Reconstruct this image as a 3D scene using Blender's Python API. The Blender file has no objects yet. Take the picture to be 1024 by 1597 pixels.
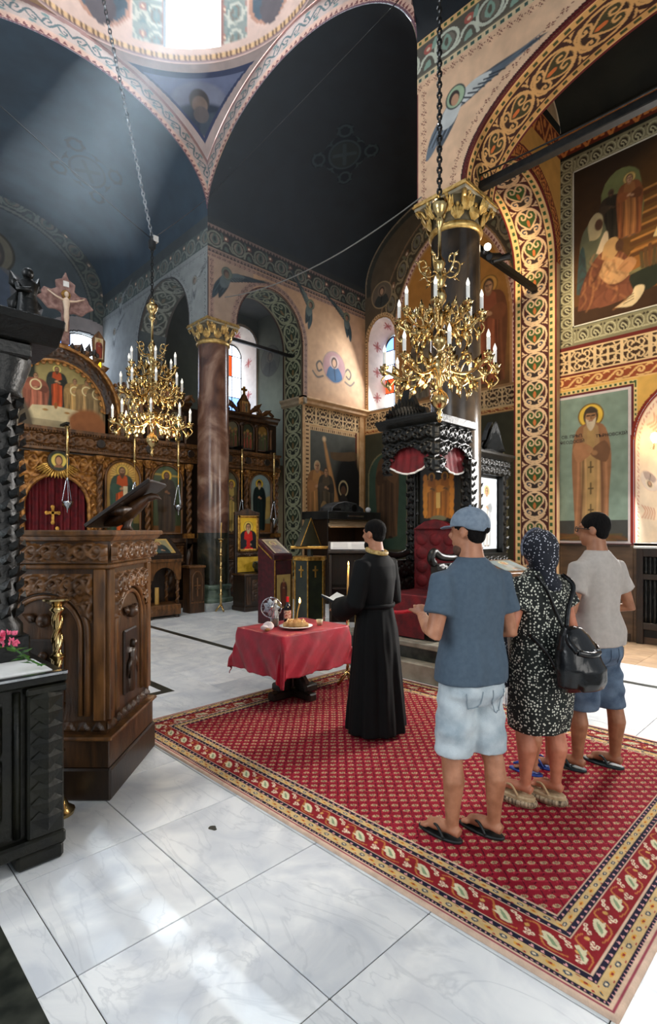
import bpy, bmesh, math, random
import numpy as np
from mathutils import Vector, Matrix

random.seed(7)
rng = np.random.default_rng(7)
SC = bpy.context.scene
COL = SC.collection
PI = math.pi
R = math.radians

# ---------------------------------------------------------------- camera
CAM_A = R(45.5)            # angle between the view direction and the room's X axis
FPX, HOR, EYE = 837.0, 828.0, 1.68
FX, FY = math.cos(CAM_A), math.sin(CAM_A)
RX, RY = FY, -FX
cam_d = bpy.data.cameras.new('camera')
cam_d.sensor_fit = 'VERTICAL'
cam_d.sensor_height = 36.0
cam_d.lens = FPX / 1597.0 * 36.0
cam_d.shift_y = (HOR - 798.5) / 1597.0
cam_d.clip_start = 0.05
cam = bpy.data.objects.new('camera', cam_d)
COL.objects.link(cam)
cam.location = (0, 0, EYE)
cam.rotation_euler = (PI / 2, 0, CAM_A - PI / 2)
SC.camera = cam

SC.view_settings.view_transform = 'Standard'
SC.view_settings.look = 'None'
SC.view_settings.gamma = 1.0
SC.view_settings.use_curve_mapping = False
SC.view_settings.exposure = 0.22
SC.cycles.use_denoising = True
SC.cycles.max_bounces = 6
SC.cycles.diffuse_bounces = 4
SC.cycles.glossy_bounces = 3
SC.cycles.transmission_bounces = 4
SC.cycles.sample_clamp_indirect = 6.0
SC.cycles.caustics_reflective = False
SC.cycles.caustics_refractive = False

# ---------------------------------------------------------------- world: daylight outside
world = bpy.data.worlds.new('daylight')
SC.world = world
world.use_nodes = True
bgn = world.node_tree.nodes['Background']
bgn.inputs[0].default_value = (0.80, 0.90, 1.0, 1)
bgn.inputs[1].default_value = 0.42


def lamp(kind, name, loc, rot=None, energy=100, color=(1, 1, 1), target=None, **kw):
    d = bpy.data.lights.new(name, kind)
    d.energy = energy
    d.color = color
    for k, v in kw.items():
        setattr(d, k, v)
    o = bpy.data.objects.new(name, d)
    COL.objects.link(o)
    o.location = loc
    if target is not None:
        o.rotation_euler = (Vector(target) - Vector(loc)).to_track_quat('-Z', 'Y').to_euler()
    elif rot is not None:
        o.rotation_euler = rot
    return o


# daylight for the drum, transept and aisle windows, plus added west and north fills
lamp('AREA', 'drum_daylight', (3.35, 7.06, 15.0), (0, 0, 0), 420, (0.86, 0.93, 1.0), shape='DISK', size=3.0)
lamp('AREA', 'west_fill_light', (2.2, -4.2, 3.2), None, 150, (1.0, 0.97, 0.92), target=(3.2, 4.0, 1.2), shape='RECTANGLE', size=4.0, size_y=4.0)  # added fill from behind the camera, no door is built there
lamp('AREA', 'north_fill_light', (-3.6, 3.0, 4.2), None, 150, (0.92, 0.96, 1.0), target=(3.0, 4.5, 1.0), shape='RECTANGLE', size=3.0, size_y=3.0)  # added fill from the open left side, no windows are built there
lamp('AREA', 'transept_window_daylight', (10.80, 9.12, 6.0), None, 45, (0.9, 0.95, 1.0), target=(8.0, 9.0, 4.6), shape='RECTANGLE', size=0.5, size_y=1.7)
lamp('AREA', 'aisle_window_daylight', (8.75, 1.8, 2.9), None, 300, (1.0, 0.98, 0.95), target=(3.4, 2.0, 1.0), shape='RECTANGLE', size=0.9, size_y=1.6)


# the sun, high in the south-east: it reaches the room only through the clear drum window
lamp('SUN', 'sun', (12, 16, 25), None, 46.0, (0.80, 0.92, 1.0), target=(12 - 7.0, 16 - 7.0, 25 - 14.2), angle=R(0.6))


# ---------------------------------------------------------------- pixel helpers
def ray(px, py):
    u = (px - 512) / FPX
    return FX + u * RX, FY + u * RY, (HOR - py) / FPX


def atX(px, py, X):
    d = ray(px, py); t = X / d[0]
    return Vector((X, t * d[1], EYE + t * d[2]))


def atY(px, py, Y):
    d = ray(px, py); t = Y / d[1]
    return Vector((t * d[0], Y, EYE + t * d[2]))


def atZ(px, py, Z=0.0):
    d = ray(px, py); t = (Z - EYE) / d[2]
    return Vector((t * d[0], t * d[1], Z))


def atD(px, py, D):
    d = ray(px, py)
    return Vector((D * d[0], D * d[1], EYE + D * d[2]))


# ---------------------------------------------------------------- colour
def lin(c):
    c = np.asarray(c, float) / 255.0
    return np.where(c <= 0.04045, c / 12.92, ((c + 0.055) / 1.055) ** 2.4)


def l4(c):
    v = lin(c)
    return (float(v[0]), float(v[1]), float(v[2]), 1.0)


# ---------------------------------------------------------------- materials
MATS = {}


def nmat(name):
    m = bpy.data.materials.new(name)
    m.use_nodes = True
    nt = m.node_tree
    return m, nt, nt.nodes['Principled BSDF']


def mat(name, c1, c2=None, rough=0.5, metal=0.0, scale=6.0, detail=6, bump=0.0, bscale=None,
        stretch=(1, 1, 1), spec=0.5, emit=None, estr=0.0, coat=0.0, sheen=0.0, trans=0.0, alpha=1.0, dist=0.0, pos=(0.35, 0.65)):
    """Principled material, colour from noise between c1 and c2 (sRGB 0..255)."""
    if name in MATS:
        return MATS[name]
    m, nt, b = nmat(name)
    N, L = nt.nodes, nt.links
    b.inputs['Roughness'].default_value = rough
    b.inputs['Metallic'].default_value = metal
    b.inputs['Specular IOR Level'].default_value = spec
    b.inputs['Coat Weight'].default_value = coat
    b.inputs['Sheen Weight'].default_value = sheen
    b.inputs['Transmission Weight'].default_value = trans
    b.inputs['Alpha'].default_value = alpha
    tc = N.new('ShaderNodeTexCoord')
    mp = N.new('ShaderNodeMapping')
    mp.inputs['Scale'].default_value = stretch
    L.new(tc.outputs['Object'], mp.inputs['Vector'])
    if c2 is not None:
        no = N.new('ShaderNodeTexNoise')
        no.inputs['Scale'].default_value = scale
        no.inputs['Detail'].default_value = detail
        no.inputs['Distortion'].default_value = dist
        L.new(mp.outputs[0], no.inputs['Vector'])
        cr = N.new('ShaderNodeValToRGB')
        cr.color_ramp.elements[0].position = pos[0]
        cr.color_ramp.elements[1].position = pos[1]
        cr.color_ramp.elements[0].color = l4(c1)
        cr.color_ramp.elements[1].color = l4(c2)
        L.new(no.outputs['Fac'], cr.inputs[0])
        L.new(cr.outputs[0], b.inputs['Base Color'])
    else:
        b.inputs['Base Color'].default_value = l4(c1)
    if bump:
        n2 = N.new('ShaderNodeTexNoise')
        n2.inputs['Scale'].default_value = bscale or scale * 6
        n2.inputs['Detail'].default_value = 5
        L.new(mp.outputs[0], n2.inputs['Vector'])
        bm = N.new('ShaderNodeBump')
        bm.inputs['Strength'].default_value = bump
        bm.inputs['Distance'].default_value = 0.02
        L.new(n2.outputs['Fac'], bm.inputs['Height'])
        L.new(bm.outputs[0], b.inputs['Normal'])
    if emit is not None:
        b.inputs['Emission Color'].default_value = l4(emit)
        b.inputs['Emission Strength'].default_value = estr
    MATS[name] = m
    return m


def paint_mat(name, rough=0.8, spec=0.3, wear=0.10, wscale=5.0, emit=0.0):
    """Painted surface: colour from the mesh's colour attribute, light wear from noise."""
    if name in MATS:
        return MATS[name]
    m, nt, b = nmat(name)
    N, L = nt.nodes, nt.links
    at = N.new('ShaderNodeVertexColor')
    at.layer_name = 'Col'
    b.inputs['Roughness'].default_value = rough
    b.inputs['Specular IOR Level'].default_value = spec
    tc = N.new('ShaderNodeTexCoord')
    no = N.new('ShaderNodeTexNoise')
    no.inputs['Scale'].default_value = wscale
    no.inputs['Detail'].default_value = 7
    L.new(tc.outputs['Object'], no.inputs['Vector'])
    mr = N.new('ShaderNodeMapRange')
    mr.inputs['From Min'].default_value = 0.3
    mr.inputs['From Max'].default_value = 0.7
    mr.inputs['To Min'].default_value = 1 - wear
    mr.inputs['To Max'].default_value = 1 + wear
    L.new(no.outputs['Fac'], mr.inputs['Value'])
    mx = N.new('ShaderNodeVectorMath')
    mx.operation = 'SCALE'
    L.new(at.outputs['Color'], mx.inputs[0])
    L.new(mr.outputs[0], mx.inputs['Scale'])
    L.new(mx.outputs[0], b.inputs['Base Color'])
    if emit:
        L.new(mx.outputs[0], b.inputs['Emission Color'])
        b.inputs['Emission Strength'].default_value = emit
    MATS[name] = m
    return m


PAINT = paint_mat('fresco_paint')
ICONP = paint_mat('icon_varnish', rough=0.35, wear=0.08, wscale=9)
CARPETP = paint_mat('carpet_wool', rough=0.95, spec=0.1, wear=0.16, wscale=14)

WOOD = mat('carved_walnut', (38, 24, 12), (80, 51, 26), rough=0.38, scale=3, stretch=(6, 6, 1), bump=0.15)
WOODL = mat('golden_walnut', (70, 44, 20), (120, 79, 40), rough=0.40, scale=4, stretch=(5, 5, 1), bump=0.12)
WOODD = mat('dark_walnut', (24, 16, 9), (45, 29, 16), rough=0.4, scale=4, stretch=(5, 5, 1), bump=0.1)
BLACKW = mat('black_carved_wood', (6, 7, 6), (19, 19, 16), rough=0.36, spec=0.35, scale=9, bump=0.2, bscale=40)
GREENW = mat('greenish_black_wood', (10, 11, 6), (27, 26, 15), rough=0.42, spec=0.3, scale=7, bump=0.2, bscale=40)
GILT = mat('gilt', (150, 104, 42), (214, 168, 84), rough=0.36, metal=0.85, scale=20)
BRASS = mat('polished_brass', (170, 136, 80), (216, 190, 136), rough=0.19, metal=1.0, scale=12)
BRASSD = mat('aged_brass', (132, 96, 42), (198, 158, 86), rough=0.28, metal=1.0, scale=12)
SILVER = mat('polished_silver', (170, 172, 176), (222, 224, 228), rough=0.18, metal=1.0, scale=16)
IRON = mat('black_iron', (16, 17, 17), (34, 34, 32), rough=0.45, metal=0.4, scale=12)
WAXW = mat('white_candle', (236, 232, 222), (246, 243, 236), rough=0.4, scale=8)
WAX = mat('beeswax', (206, 160, 76), (226, 186, 108), rough=0.45, scale=8)
REDV = mat('red_velvet', (74, 3, 12), (112, 8, 20), rough=0.75, scale=9, sheen=0.0, bump=0.2, bscale=60)
REDC = mat('red_satin_cloth', (150, 4, 28), (186, 10, 42), rough=0.40, scale=7, sheen=0.1, bump=0.08, bscale=30)
BLACKC = mat('black_cassock', (2, 2, 2), (5, 6, 6), rough=0.8, scale=8, spec=0.25)
DARKM = mat('dark_recess', (12, 11, 10), (22, 20, 17), rough=0.8, scale=5)
GLASSY = mat('window_glow_glass', (235, 242, 255), rough=0.2, emit=(225, 238, 255), estr=5.0)
WHITE = mat('white_plaster', (222, 222, 220), (238, 238, 236), rough=0.8, scale=6)
PAPER = mat('white_paper', (226, 222, 216), (240, 238, 232), rough=0.7, scale=9)
FLAME = mat('candle_flame', (255, 200, 110), rough=0.5, emit=(255, 190, 96), estr=14.0)
STONE = mat('step_stone', (116, 110, 96), (158, 152, 136), rough=0.6, scale=5, bump=0.2)
CREAMT = mat('cream_moulding', (196, 148, 96), (224, 182, 132), rough=0.6, scale=5)


# ---------------------------------------------------------------- objects
def ob(name, me, m=None, parent=None, loc=None):
    o = bpy.data.objects.new(name, me)
    COL.objects.link(o)
    if m is not None and me is not None and len(me.materials) == 0:
        me.materials.append(m)
    if parent is not None:
        o.parent = parent
    if loc is not None:
        o.location = loc
    return o


def tag(o, label, cat, group=None):
    o['label'] = label
    o['category'] = cat
    if group:
        o['group'] = group
    return o


def thing(name, label, cat, loc=(0, 0, 0), rz=0.0, group=None):
    o = bpy.data.objects.new(name, None)
    o.empty_display_size = 0.1
    COL.objects.link(o)
    o.location = loc
    o.rotation_euler = (0, 0, rz)
    return tag(o, label, cat, group)


def struct(o):
    o['kind'] = 'structure'
    return o


def struct_empty(name, loc=(0, 0, 0)):
    o = bpy.data.objects.new(name, None)
    o.empty_display_size = 0.1
    COL.objects.link(o)
    o.location = loc
    return struct(o)


def copy_tree(o, parent=None):
    c = o.copy()
    COL.objects.link(c)
    c.parent = parent
    for ch in o.children:
        copy_tree(ch, c)
    return c


class MB:
    """Collects primitive shapes into one mesh."""

    def __init__(self):
        self.v, self.f, self.M, self.cut = [], [], None, []

    def add(self, vs, fs):
        n = len(self.v)
        self.cut.append((n, len(self.f)))
        if self.M is not None:
            vs = [tuple(self.M @ Vector(p)) for p in vs]
        self.v += [tuple(map(float, p)) for p in vs]
        self.f += [tuple(i + n for i in f) for f in fs]
        return self

    def box(self, x0, x1, y0, y1, z0, z1, tx=0.0, ty=0.0):
        """tx/ty shrink the top."""
        return self.add([(x0, y0, z0), (x1, y0, z0), (x1, y1, z0), (x0, y1, z0),
                         (x0 + tx, y0 + ty, z1), (x1 - tx, y0 + ty, z1), (x1 - tx, y1 - ty, z1), (x0 + tx, y1 - ty, z1)],
                        [(0, 3, 2, 1), (4, 5, 6, 7), (0, 1, 5, 4), (1, 2, 6, 5), (2, 3, 7, 6), (3, 0, 4, 7)])

    def cbox(self, c, s, **k):
        return self.box(c[0] - s[0] / 2, c[0] + s[0] / 2, c[1] - s[1] / 2, c[1] + s[1] / 2, c[2] - s[2] / 2, c[2] + s[2] / 2, **k)

    def loft(self, rings, cap=True, closed=True):
        n = len(rings[0])
        vs = [p for r in rings for p in r]
        fs = []
        for i in range(len(rings) - 1):
            for j in range(n if closed else n - 1):
                k = (j + 1) % n
                fs.append((i * n + j, i * n + k, (i + 1) * n + k, (i + 1) * n + j))
        if cap:
            fs.append(tuple(range(n - 1, -1, -1)))
            fs.append(tuple((len(rings) - 1) * n + j for j in range(n)))
        return self.add(vs, fs)

    def lathe(self, prof, n=16, c=(0, 0, 0), cap=True):
        rings = []
        for r, z in prof:
            rings.append([(c[0] + r * math.cos(2 * PI * j / n), c[1] + r * math.sin(2 * PI * j / n), c[2] + z) for j in range(n)])
        return self.loft(rings, cap)

    def tube(self, pts, r, n=8, cap=True, flat=1.0):
        pts = [Vector(p) for p in pts]
        rs = r if isinstance(r, (list, tuple)) else [r] * len(pts)
        rings = []
        up = None
        for i, p in enumerate(pts):
            t = (pts[min(i + 1, len(pts) - 1)] - pts[max(i - 1, 0)])
            if t.length < 1e-9:
                t = Vector((0, 0, 1))
            t.normalize()
            if up is None:
                up = Vector((0, 0, 1)) if abs(t.z) < 0.9 else Vector((1, 0, 0))
            a = t.cross(up)
            if a.length < 1e-6:
                a = t.cross(Vector((0, 1, 0)))
            a.normalize()
            b = a.cross(t).normalized()
            up = b
            rings.append([tuple(p + a * (rs[i] * math.cos(2 * PI * j / n)) + b * (rs[i] * flat * math.sin(2 * PI * j / n))) for j in range(n)])
        return self.loft(rings, cap)

    def prism(self, poly, a, b, axis='z'):
        """poly: 2D outline; extruded from a to b along axis. x: (y,z), y: (x,z), z: (x,y)."""
        def P(p, h):
            return {'z': (p[0], p[1], h), 'y': (p[0], h, p[1]), 'x': (h, p[0], p[1])}[axis]
        n = len(poly)
        return self.add([P(p, a) for p in poly] + [P(p, b) for p in poly],
                        [tuple(range(n - 1, -1, -1)), tuple(range(n, 2 * n))] + [(i, (i + 1) % n, n + (i + 1) % n, n + i) for i in range(n)])

    def ball(self, c, r, n=10, m=6, s=(1, 1, 1)):
        prof = [(max(r * math.sin(PI * i / m), 1e-4), -r * math.cos(PI * i / m)) for i in range(m + 1)]
        rings = [[(c[0] + q * s[0] * math.cos(2 * PI * j / n), c[1] + q * s[1] * math.sin(2 * PI * j / n), c[2] + z * s[2]) for j in range(n)] for q, z in prof]
        return self.loft(rings)

    def leaf(self, base, tip, width, normal=(0, 0, 1), bulge=0.3):
        b, t = Vector(base), Vector(tip)
        d = t - b
        s = d.cross(Vector(normal))
        if s.length < 1e-9:
            s = d.cross(Vector((1, 0, 0)))
        s = s.normalized() * width / 2
        nn = Vector(normal).normalized() * width * bulge
        m = b + d * 0.45
        return self.add([b, m + s, t, m - s, m + nn, m - nn * 0.3],
                        [(0, 1, 4), (1, 2, 4), (2, 3, 4), (3, 0, 4), (1, 0, 5), (2, 1, 5), (3, 2, 5), (0, 3, 5)])

    def build(self, name, m, parent=None, smooth=False, bevel=0.0, seg=1, auto=None, loc=None):
        me = bpy.data.meshes.new(name)
        me.from_pydata(self.v, [], self.f)
        bm = bmesh.new()
        bm.from_mesh(me)
        bmesh.ops.recalc_face_normals(bm, faces=bm.faces)
        if bevel:
            es = [e for e in bm.edges if len(e.link_faces) == 2 and e.calc_face_angle(0) > R(35)]
            bmesh.ops.bevel(bm, geom=es, offset=bevel, segments=seg, affect='EDGES', profile=0.6)
        bm.to_mesh(me)
        bm.free()
        if smooth:
            me.polygons.foreach_set('use_smooth', [True] * len(me.polygons))
            if auto:
                me.set_sharp_from_angle(angle=R(auto))
        me.update()
        return ob(name, me, m, parent, loc)


def each(mb, name, m, parent=None, **kw):
    """every shape that was added becomes a part of its own"""
    out = []
    ends = mb.cut[1:] + [(len(mb.v), len(mb.f))]
    for (v0, f0), (v1, f1) in zip(mb.cut, ends):
        q = MB()
        q.v = mb.v[v0:v1]
        q.f = [tuple(i - v0 for i in f) for f in mb.f[f0:f1]]
        out.append(q.build(name, m, parent, **kw))
    return out


def grid(name, P, colors=None, m=None, parent=None, keep=None, smooth=True):
    """P: (H,W,3) array of points; colors (H,W,3) linear; keep: (H-1,W-1) bool."""
    H, W = P.shape[:2]
    me = bpy.data.meshes.new(name)
    idx = np.arange(H * W).reshape(H, W)
    q = np.stack([idx[:-1, :-1], idx[:-1, 1:], idx[1:, 1:], idx[1:, :-1]], -1).reshape(-1, 4)
    if keep is not None:
        q = q[keep.reshape(-1)]
    me.vertices.add(H * W)
    me.vertices.foreach_set('co', np.ascontiguousarray(P, dtype=np.float32).reshape(-1))
    nq = len(q)
    me.loops.add(nq * 4)
    me.loops.foreach_set('vertex_index', q.reshape(-1).astype(np.int32))
    me.polygons.add(nq)
    me.polygons.foreach_set('loop_start', np.arange(0, nq * 4, 4, dtype=np.int32))
    me.polygons.foreach_set('loop_total', np.full(nq, 4, dtype=np.int32))
    me.update(calc_edges=True)
    if smooth:
        me.polygons.foreach_set('use_smooth', np.ones(nq, dtype=bool))
    if colors is not None:
        ca = me.color_attributes.new('Col', 'FLOAT_COLOR', 'POINT')
        c4 = np.ones((H * W, 4), dtype=np.float32)
        c4[:, :3] = np.clip(colors, 0, 1).reshape(-1, 3)
        ca.data.foreach_set('color', c4.reshape(-1))
    return ob(name, me, m or PAINT, parent)


def plane_grid(o, u, v, w, h, ppm):
    """Grid of points over a rectangle: o origin, u and v unit directions."""
    nx, ny = max(2, int(w * ppm) + 1), max(2, int(h * ppm) + 1)
    s = np.linspace(0, w, nx)
    t = np.linspace(0, h, ny)
    S, T = np.meshgrid(s, t)
    P = np.asarray(o, float) + S[..., None] * np.asarray(u, float) + T[..., None] * np.asarray(v, float)
    return P, S, T


def smooth_path(pts, n=6):
    """Catmull-Rom through points."""
    pts = [np.asarray(p, float) for p in pts]
    out = []
    for i in range(len(pts) - 1):
        p0, p1, p2, p3 = pts[max(i - 1, 0)], pts[i], pts[i + 1], pts[min(i + 2, len(pts) - 1)]
        for k in range(n):
            t = k / n
            out.append(0.5 * ((2 * p1) + (-p0 + p2) * t + (2 * p0 - 5 * p1 + 4 * p2 - p3) * t * t + (-p0 + 3 * p1 - 3 * p2 + p3) * t ** 3))
    out.append(pts[-1])
    return [tuple(p) for p in out]
# ---------------------------------------------------------------- painter on a grid of points
class Cv:
    def __init__(self, S, T, bg=None):
        self.S, self.T = S, T
        self.x, self.y = S[0], T[:, 0]
        self.px = abs(self.x[1] - self.x[0])
        self.c = np.zeros(S.shape + (3,))
        if bg is not None:
            self.c[:] = lin(bg)

    def win(self, x0, x1, y0, y1):
        i0, i1 = np.searchsorted(self.x, [x0, x1])
        j0, j1 = np.searchsorted(self.y, [y0, y1])
        return slice(max(j0 - 1, 0), j1 + 1), slice(max(i0 - 1, 0), i1 + 1)

    def put(self, sl, m, col):
        v = self.c[sl]
        m = np.clip(m, 0, 1)[..., None]
        self.c[sl] = v * (1 - m) + (lin(col) if not isinstance(col, np.ndarray) else col) * m

    def ell(self, cx, cy, rx, ry, col, rot=0.0, soft=None, op=1.0):
        s = soft or self.px
        rr = max(rx, ry) + s
        sl = self.win(cx - rr, cx + rr, cy - rr, cy + rr)
        X, Y = self.S[sl] - cx, self.T[sl] - cy
        c, q = math.cos(rot), math.sin(rot)
        d = np.sqrt(((X * c + Y * q) / rx) ** 2 + ((-X * q + Y * c) / ry) ** 2)
        self.put(sl, op * ((1 - d) * min(rx, ry) / s + 0.5), col)
        return self

    def ring(self, cx, cy, r, w, col, ry=None, op=1.0):
        ry = ry or r
        sl = self.win(cx - r - w, cx + r + w, cy - ry - w, cy + ry + w)
        d = np.sqrt(((self.S[sl] - cx) / r) ** 2 + ((self.T[sl] - cy) / ry) ** 2)
        self.put(sl, op * ((w / 2 - abs(d - 1) * min(r, ry)) / self.px + 0.5), col)
        return self

    def _segd(self, X, Y, pts):
        d = np.full(X.shape, 1e9)
        for (ax, ay), (bx, by) in zip(pts[:-1], pts[1:]):
            dx, dy = bx - ax, by - ay
            t = np.clip(((X - ax) * dx + (Y - ay) * dy) / (dx * dx + dy * dy + 1e-12), 0, 1)
            d = np.minimum(d, (X - ax - t * dx) ** 2 + (Y - ay - t * dy) ** 2)
        return np.sqrt(d)

    def line(self, pts, w, col, op=1.0, soft=None, curve=0):
        if curve:
            pts = smooth_path(pts, curve)
        s = soft or self.px
        xs, ys = [p[0] for p in pts], [p[1] for p in pts]
        sl = self.win(min(xs) - w - s, max(xs) + w + s, min(ys) - w - s, max(ys) + w + s)
        if self.S[sl].size == 0:
            return self
        d = self._segd(self.S[sl], self.T[sl], pts)
        self.put(sl, op * ((w / 2 - d) / s + 0.5), col)
        return self

    def poly(self, pts, col, op=1.0, soft=None, curve=0):
        if curve:
            pts = smooth_path(list(pts) + [pts[0]], curve)[:-1]
        s = soft or self.px
        xs, ys = [p[0] for p in pts], [p[1] for p in pts]
        sl = self.win(min(xs) - s, max(xs) + s, min(ys) - s, max(ys) + s)
        X, Y = self.S[sl], self.T[sl]
        if X.size == 0:
            return self
        ins = np.zeros(X.shape, bool)
        n = len(pts)
        for i in range(n):
            ax, ay = pts[i]
            bx, by = pts[(i + 1) % n]
            if ay != by:
                ins ^= ((ay > Y) != (by > Y)) & (X < (bx - ax) * (Y - ay) / (by - ay) + ax)
        d = self._segd(X, Y, list(pts) + [pts[0]])
        self.put(sl, op * (np.where(ins, d, -d) / s + 0.5), col)
        return self

    def rect(self, x0, x1, y0, y1, col, op=1.0):
        sl = self.win(x0, x1, y0, y1)
        X, Y = self.S[sl], self.T[sl]
        m = ((X >= x0) & (X <= x1) & (Y >= y0) & (Y <= y1)).astype(float)
        self.put(sl, m * op, col)
        return self

    def grad(self, x0, x1, y0, y1, c0, c1, vertical=True):
        sl = self.win(x0, x1, y0, y1)
        X, Y = self.S[sl], self.T[sl]
        t = np.clip((Y - y0) / (y1 - y0) if vertical else (X - x0) / (x1 - x0), 0, 1)[..., None]
        m = ((X >= x0) & (X <= x1) & (Y >= y0) & (Y <= y1)).astype(float)
        self.put(sl, m, lin(c0) * (1 - t) + lin(c1) * t)
        return self

    def region(self, m, tile, u, v, op=1.0):
        """paint a tile on the masked area: u,v arrays in tile units"""
        self.put((slice(None), slice(None)), m * op, sample(tile, u, v))
        return self

    def speck(self, amt=0.06, k=6):
        h, w = self.S.shape
        n = rng.random((h // k + 2, w // k + 2))
        jj, ii = np.arange(h) / k, np.arange(w) / k
        j0, i0 = jj.astype(int), ii.astype(int)
        fj, fi = (jj - j0)[:, None], (ii - i0)[None, :]
        a = n[j0][:, i0] * (1 - fj) * (1 - fi) + n[j0 + 1][:, i0] * fj * (1 - fi) + n[j0][:, i0 + 1] * (1 - fj) * fi + n[j0 + 1][:, i0 + 1] * fj * fi
        self.c *= (1 + amt * (a - 0.5) * 2)[..., None]
        return self


def unit_cv(n=72, bg=(0, 0, 0), m=None):
    s = (np.arange(n) + 0.5) / n
    t = (np.arange(m or n) + 0.5) / n
    S, T = np.meshgrid(s, t)
    return Cv(S, T, bg)


def sample(tile, u, v):
    h, w = tile.shape[:2]
    i = (np.floor(u * w).astype(int)) % w
    j = np.clip(np.floor(v * h).astype(int), 0, h - 1) if v is not None else 0
    return tile[j, i]


def mirror(pts):
    return [(1 - x, y) for x, y in pts]


# ---- ornament tiles; u runs along the band, v across it
HEART_L = [(.5, .27), (.32, .43), (.17, .62), (.20, .81), (.36, .88), (.47, .77), (.41, .65), (.31, .68), (.33, .76)]
COMMA_L = [(.46, .30), (.36, .34), (.22, .36), (.15, .27), (.22, .16), (.34, .17), (.34, .25), (.27, .25)]


def heart_tile(ground=(74, 30, 26), line=(226, 190, 148), inner=(52, 40, 36), heart=(58, 84, 38), comma=(44, 58, 78), drop=(196, 110, 58)):
    cv = unit_cv(80, ground)
    cv.ell(.5, .52, .46, .47, inner)
    for f in (lambda p: p, mirror):
        cv.poly(f([(.5, .27), (.30, .46), (.17, .64), (.20, .80), (.36, .86), (.5, .72)]), heart)
        cv.ell(f([(.25, .25)])[0][0], .25, .09, .08, comma)
        cv.ell(f([(.14, .5)])[0][0], .5, .05, .13, ground)
    cv.ell(.5, .48, .06, .12, drop)
    cv.ring(.5, .52, .45, .07, line)
    for f in (lambda p: p, mirror):
        cv.line(f(HEART_L), .05, line, curve=5)
        cv.line(f(COMMA_L), .055, line, curve=5)
        cv.line(f([(.5, .04), (.36, .02), (.22, .08), (.12, .2)]), .06, line, curve=4)
        cv.poly(f([(0, 0), (.14, 0), (.0, .12)]), line)
        cv.line(f([(.0, .92), (.1, .97), (.2, 1.0)]), .05, line)
    return np.swapaxes(cv.c, 0, 1).copy()       # hearts point along u


def scroll_tile(ground=(96, 90, 78), line=(206, 210, 190), leaf=(140, 168, 150), flower=(178, 96, 84)):
    cv = unit_cv(96, ground)
    cv.ring(.34, .5, .28, .07, line, ry=.38)
    cv.ell(.34, .5, .20, .28, (120, 112, 100))
    cv.poly([(.34, .24), (.46, .42), (.40, .70), (.34, .8), (.26, .66), (.22, .42)], leaf, curve=3)
    cv.ell(.34, .52, .05, .14, ground)
    cv.line([(.60, .1), (.66, .4), (.80, .55), (.95, .45), (1.0, .3)], .08, line, curve=4)
    cv.line([(0, .3), (.05, .2), (.12, .15), (.2, .14)], .08, line, curve=4)
    cv.ell(.80, .74, .12, .15, flower)
    cv.ell(.80, .74, .05, .06, (228, 200, 170))
    cv.poly([(.62, .62), (.72, .66), (.66, .92), (.58, .98)], leaf, curve=3)
    cv.poly([(.72, .12), (.92, .08), (.86, .3), (.76, .34)], leaf, curve=3)
    return cv.c


def vine_tile(ground=(208, 190, 182), line=(92, 116, 120), leaf=(120, 150, 148)):
    cv = unit_cv(72, ground)
    a = [(x, .5 + .26 * math.sin(2 * PI * x)) for x in np.linspace(0, 1, 20)]
    cv.line(a, .09, line)
    cv.line([(.1, .62), (.2, .36), (.34, .26), (.40, .40), (.30, .48)], .07, line, curve=4)
    cv.line([(.6, .38), (.7, .64), (.84, .74), (.90, .60), (.80, .52)], .07, line, curve=4)
    cv.ell(.25, .14, .13, .08, leaf)
    cv.ell(.75, .86, .13, .08, leaf)
    return cv.c


def square_tile(ground=(232, 190, 128), sq=(62, 92, 52), w=.5, h=.55):
    cv = unit_cv(32, ground)
    cv.rect(.5 - w / 2, .5 + w / 2, .5 - h / 2, .5 + h / 2, sq)
    return cv.c


def cross_tile(ground=(230, 190, 158), ink=(112, 50, 50)):
    cv = unit_cv(48, ground)
    for s in (-1, 1):
        cv.poly([(.5 + s * .05, .5), (.5 + s * .34, .72), (.5 + s * .20, .5), (.5 + s * .34, .28)], ink)
        cv.poly([(.5, .5 + s * .06), (.66, .5 + s * .40), (.5, .5 + s * .26), (.34, .5 + s * .40)], ink)
        cv.ell(.5 + s * .46, .5, .05, .06, ink)
    return cv.c


def tri_tile(ground=(228, 190, 170), ink=(132, 72, 72)):
    cv = unit_cv(32, ground)
    cv.poly([(.1, .1), (.9, .1), (.5, .85)], ink)
    return cv.c


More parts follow.
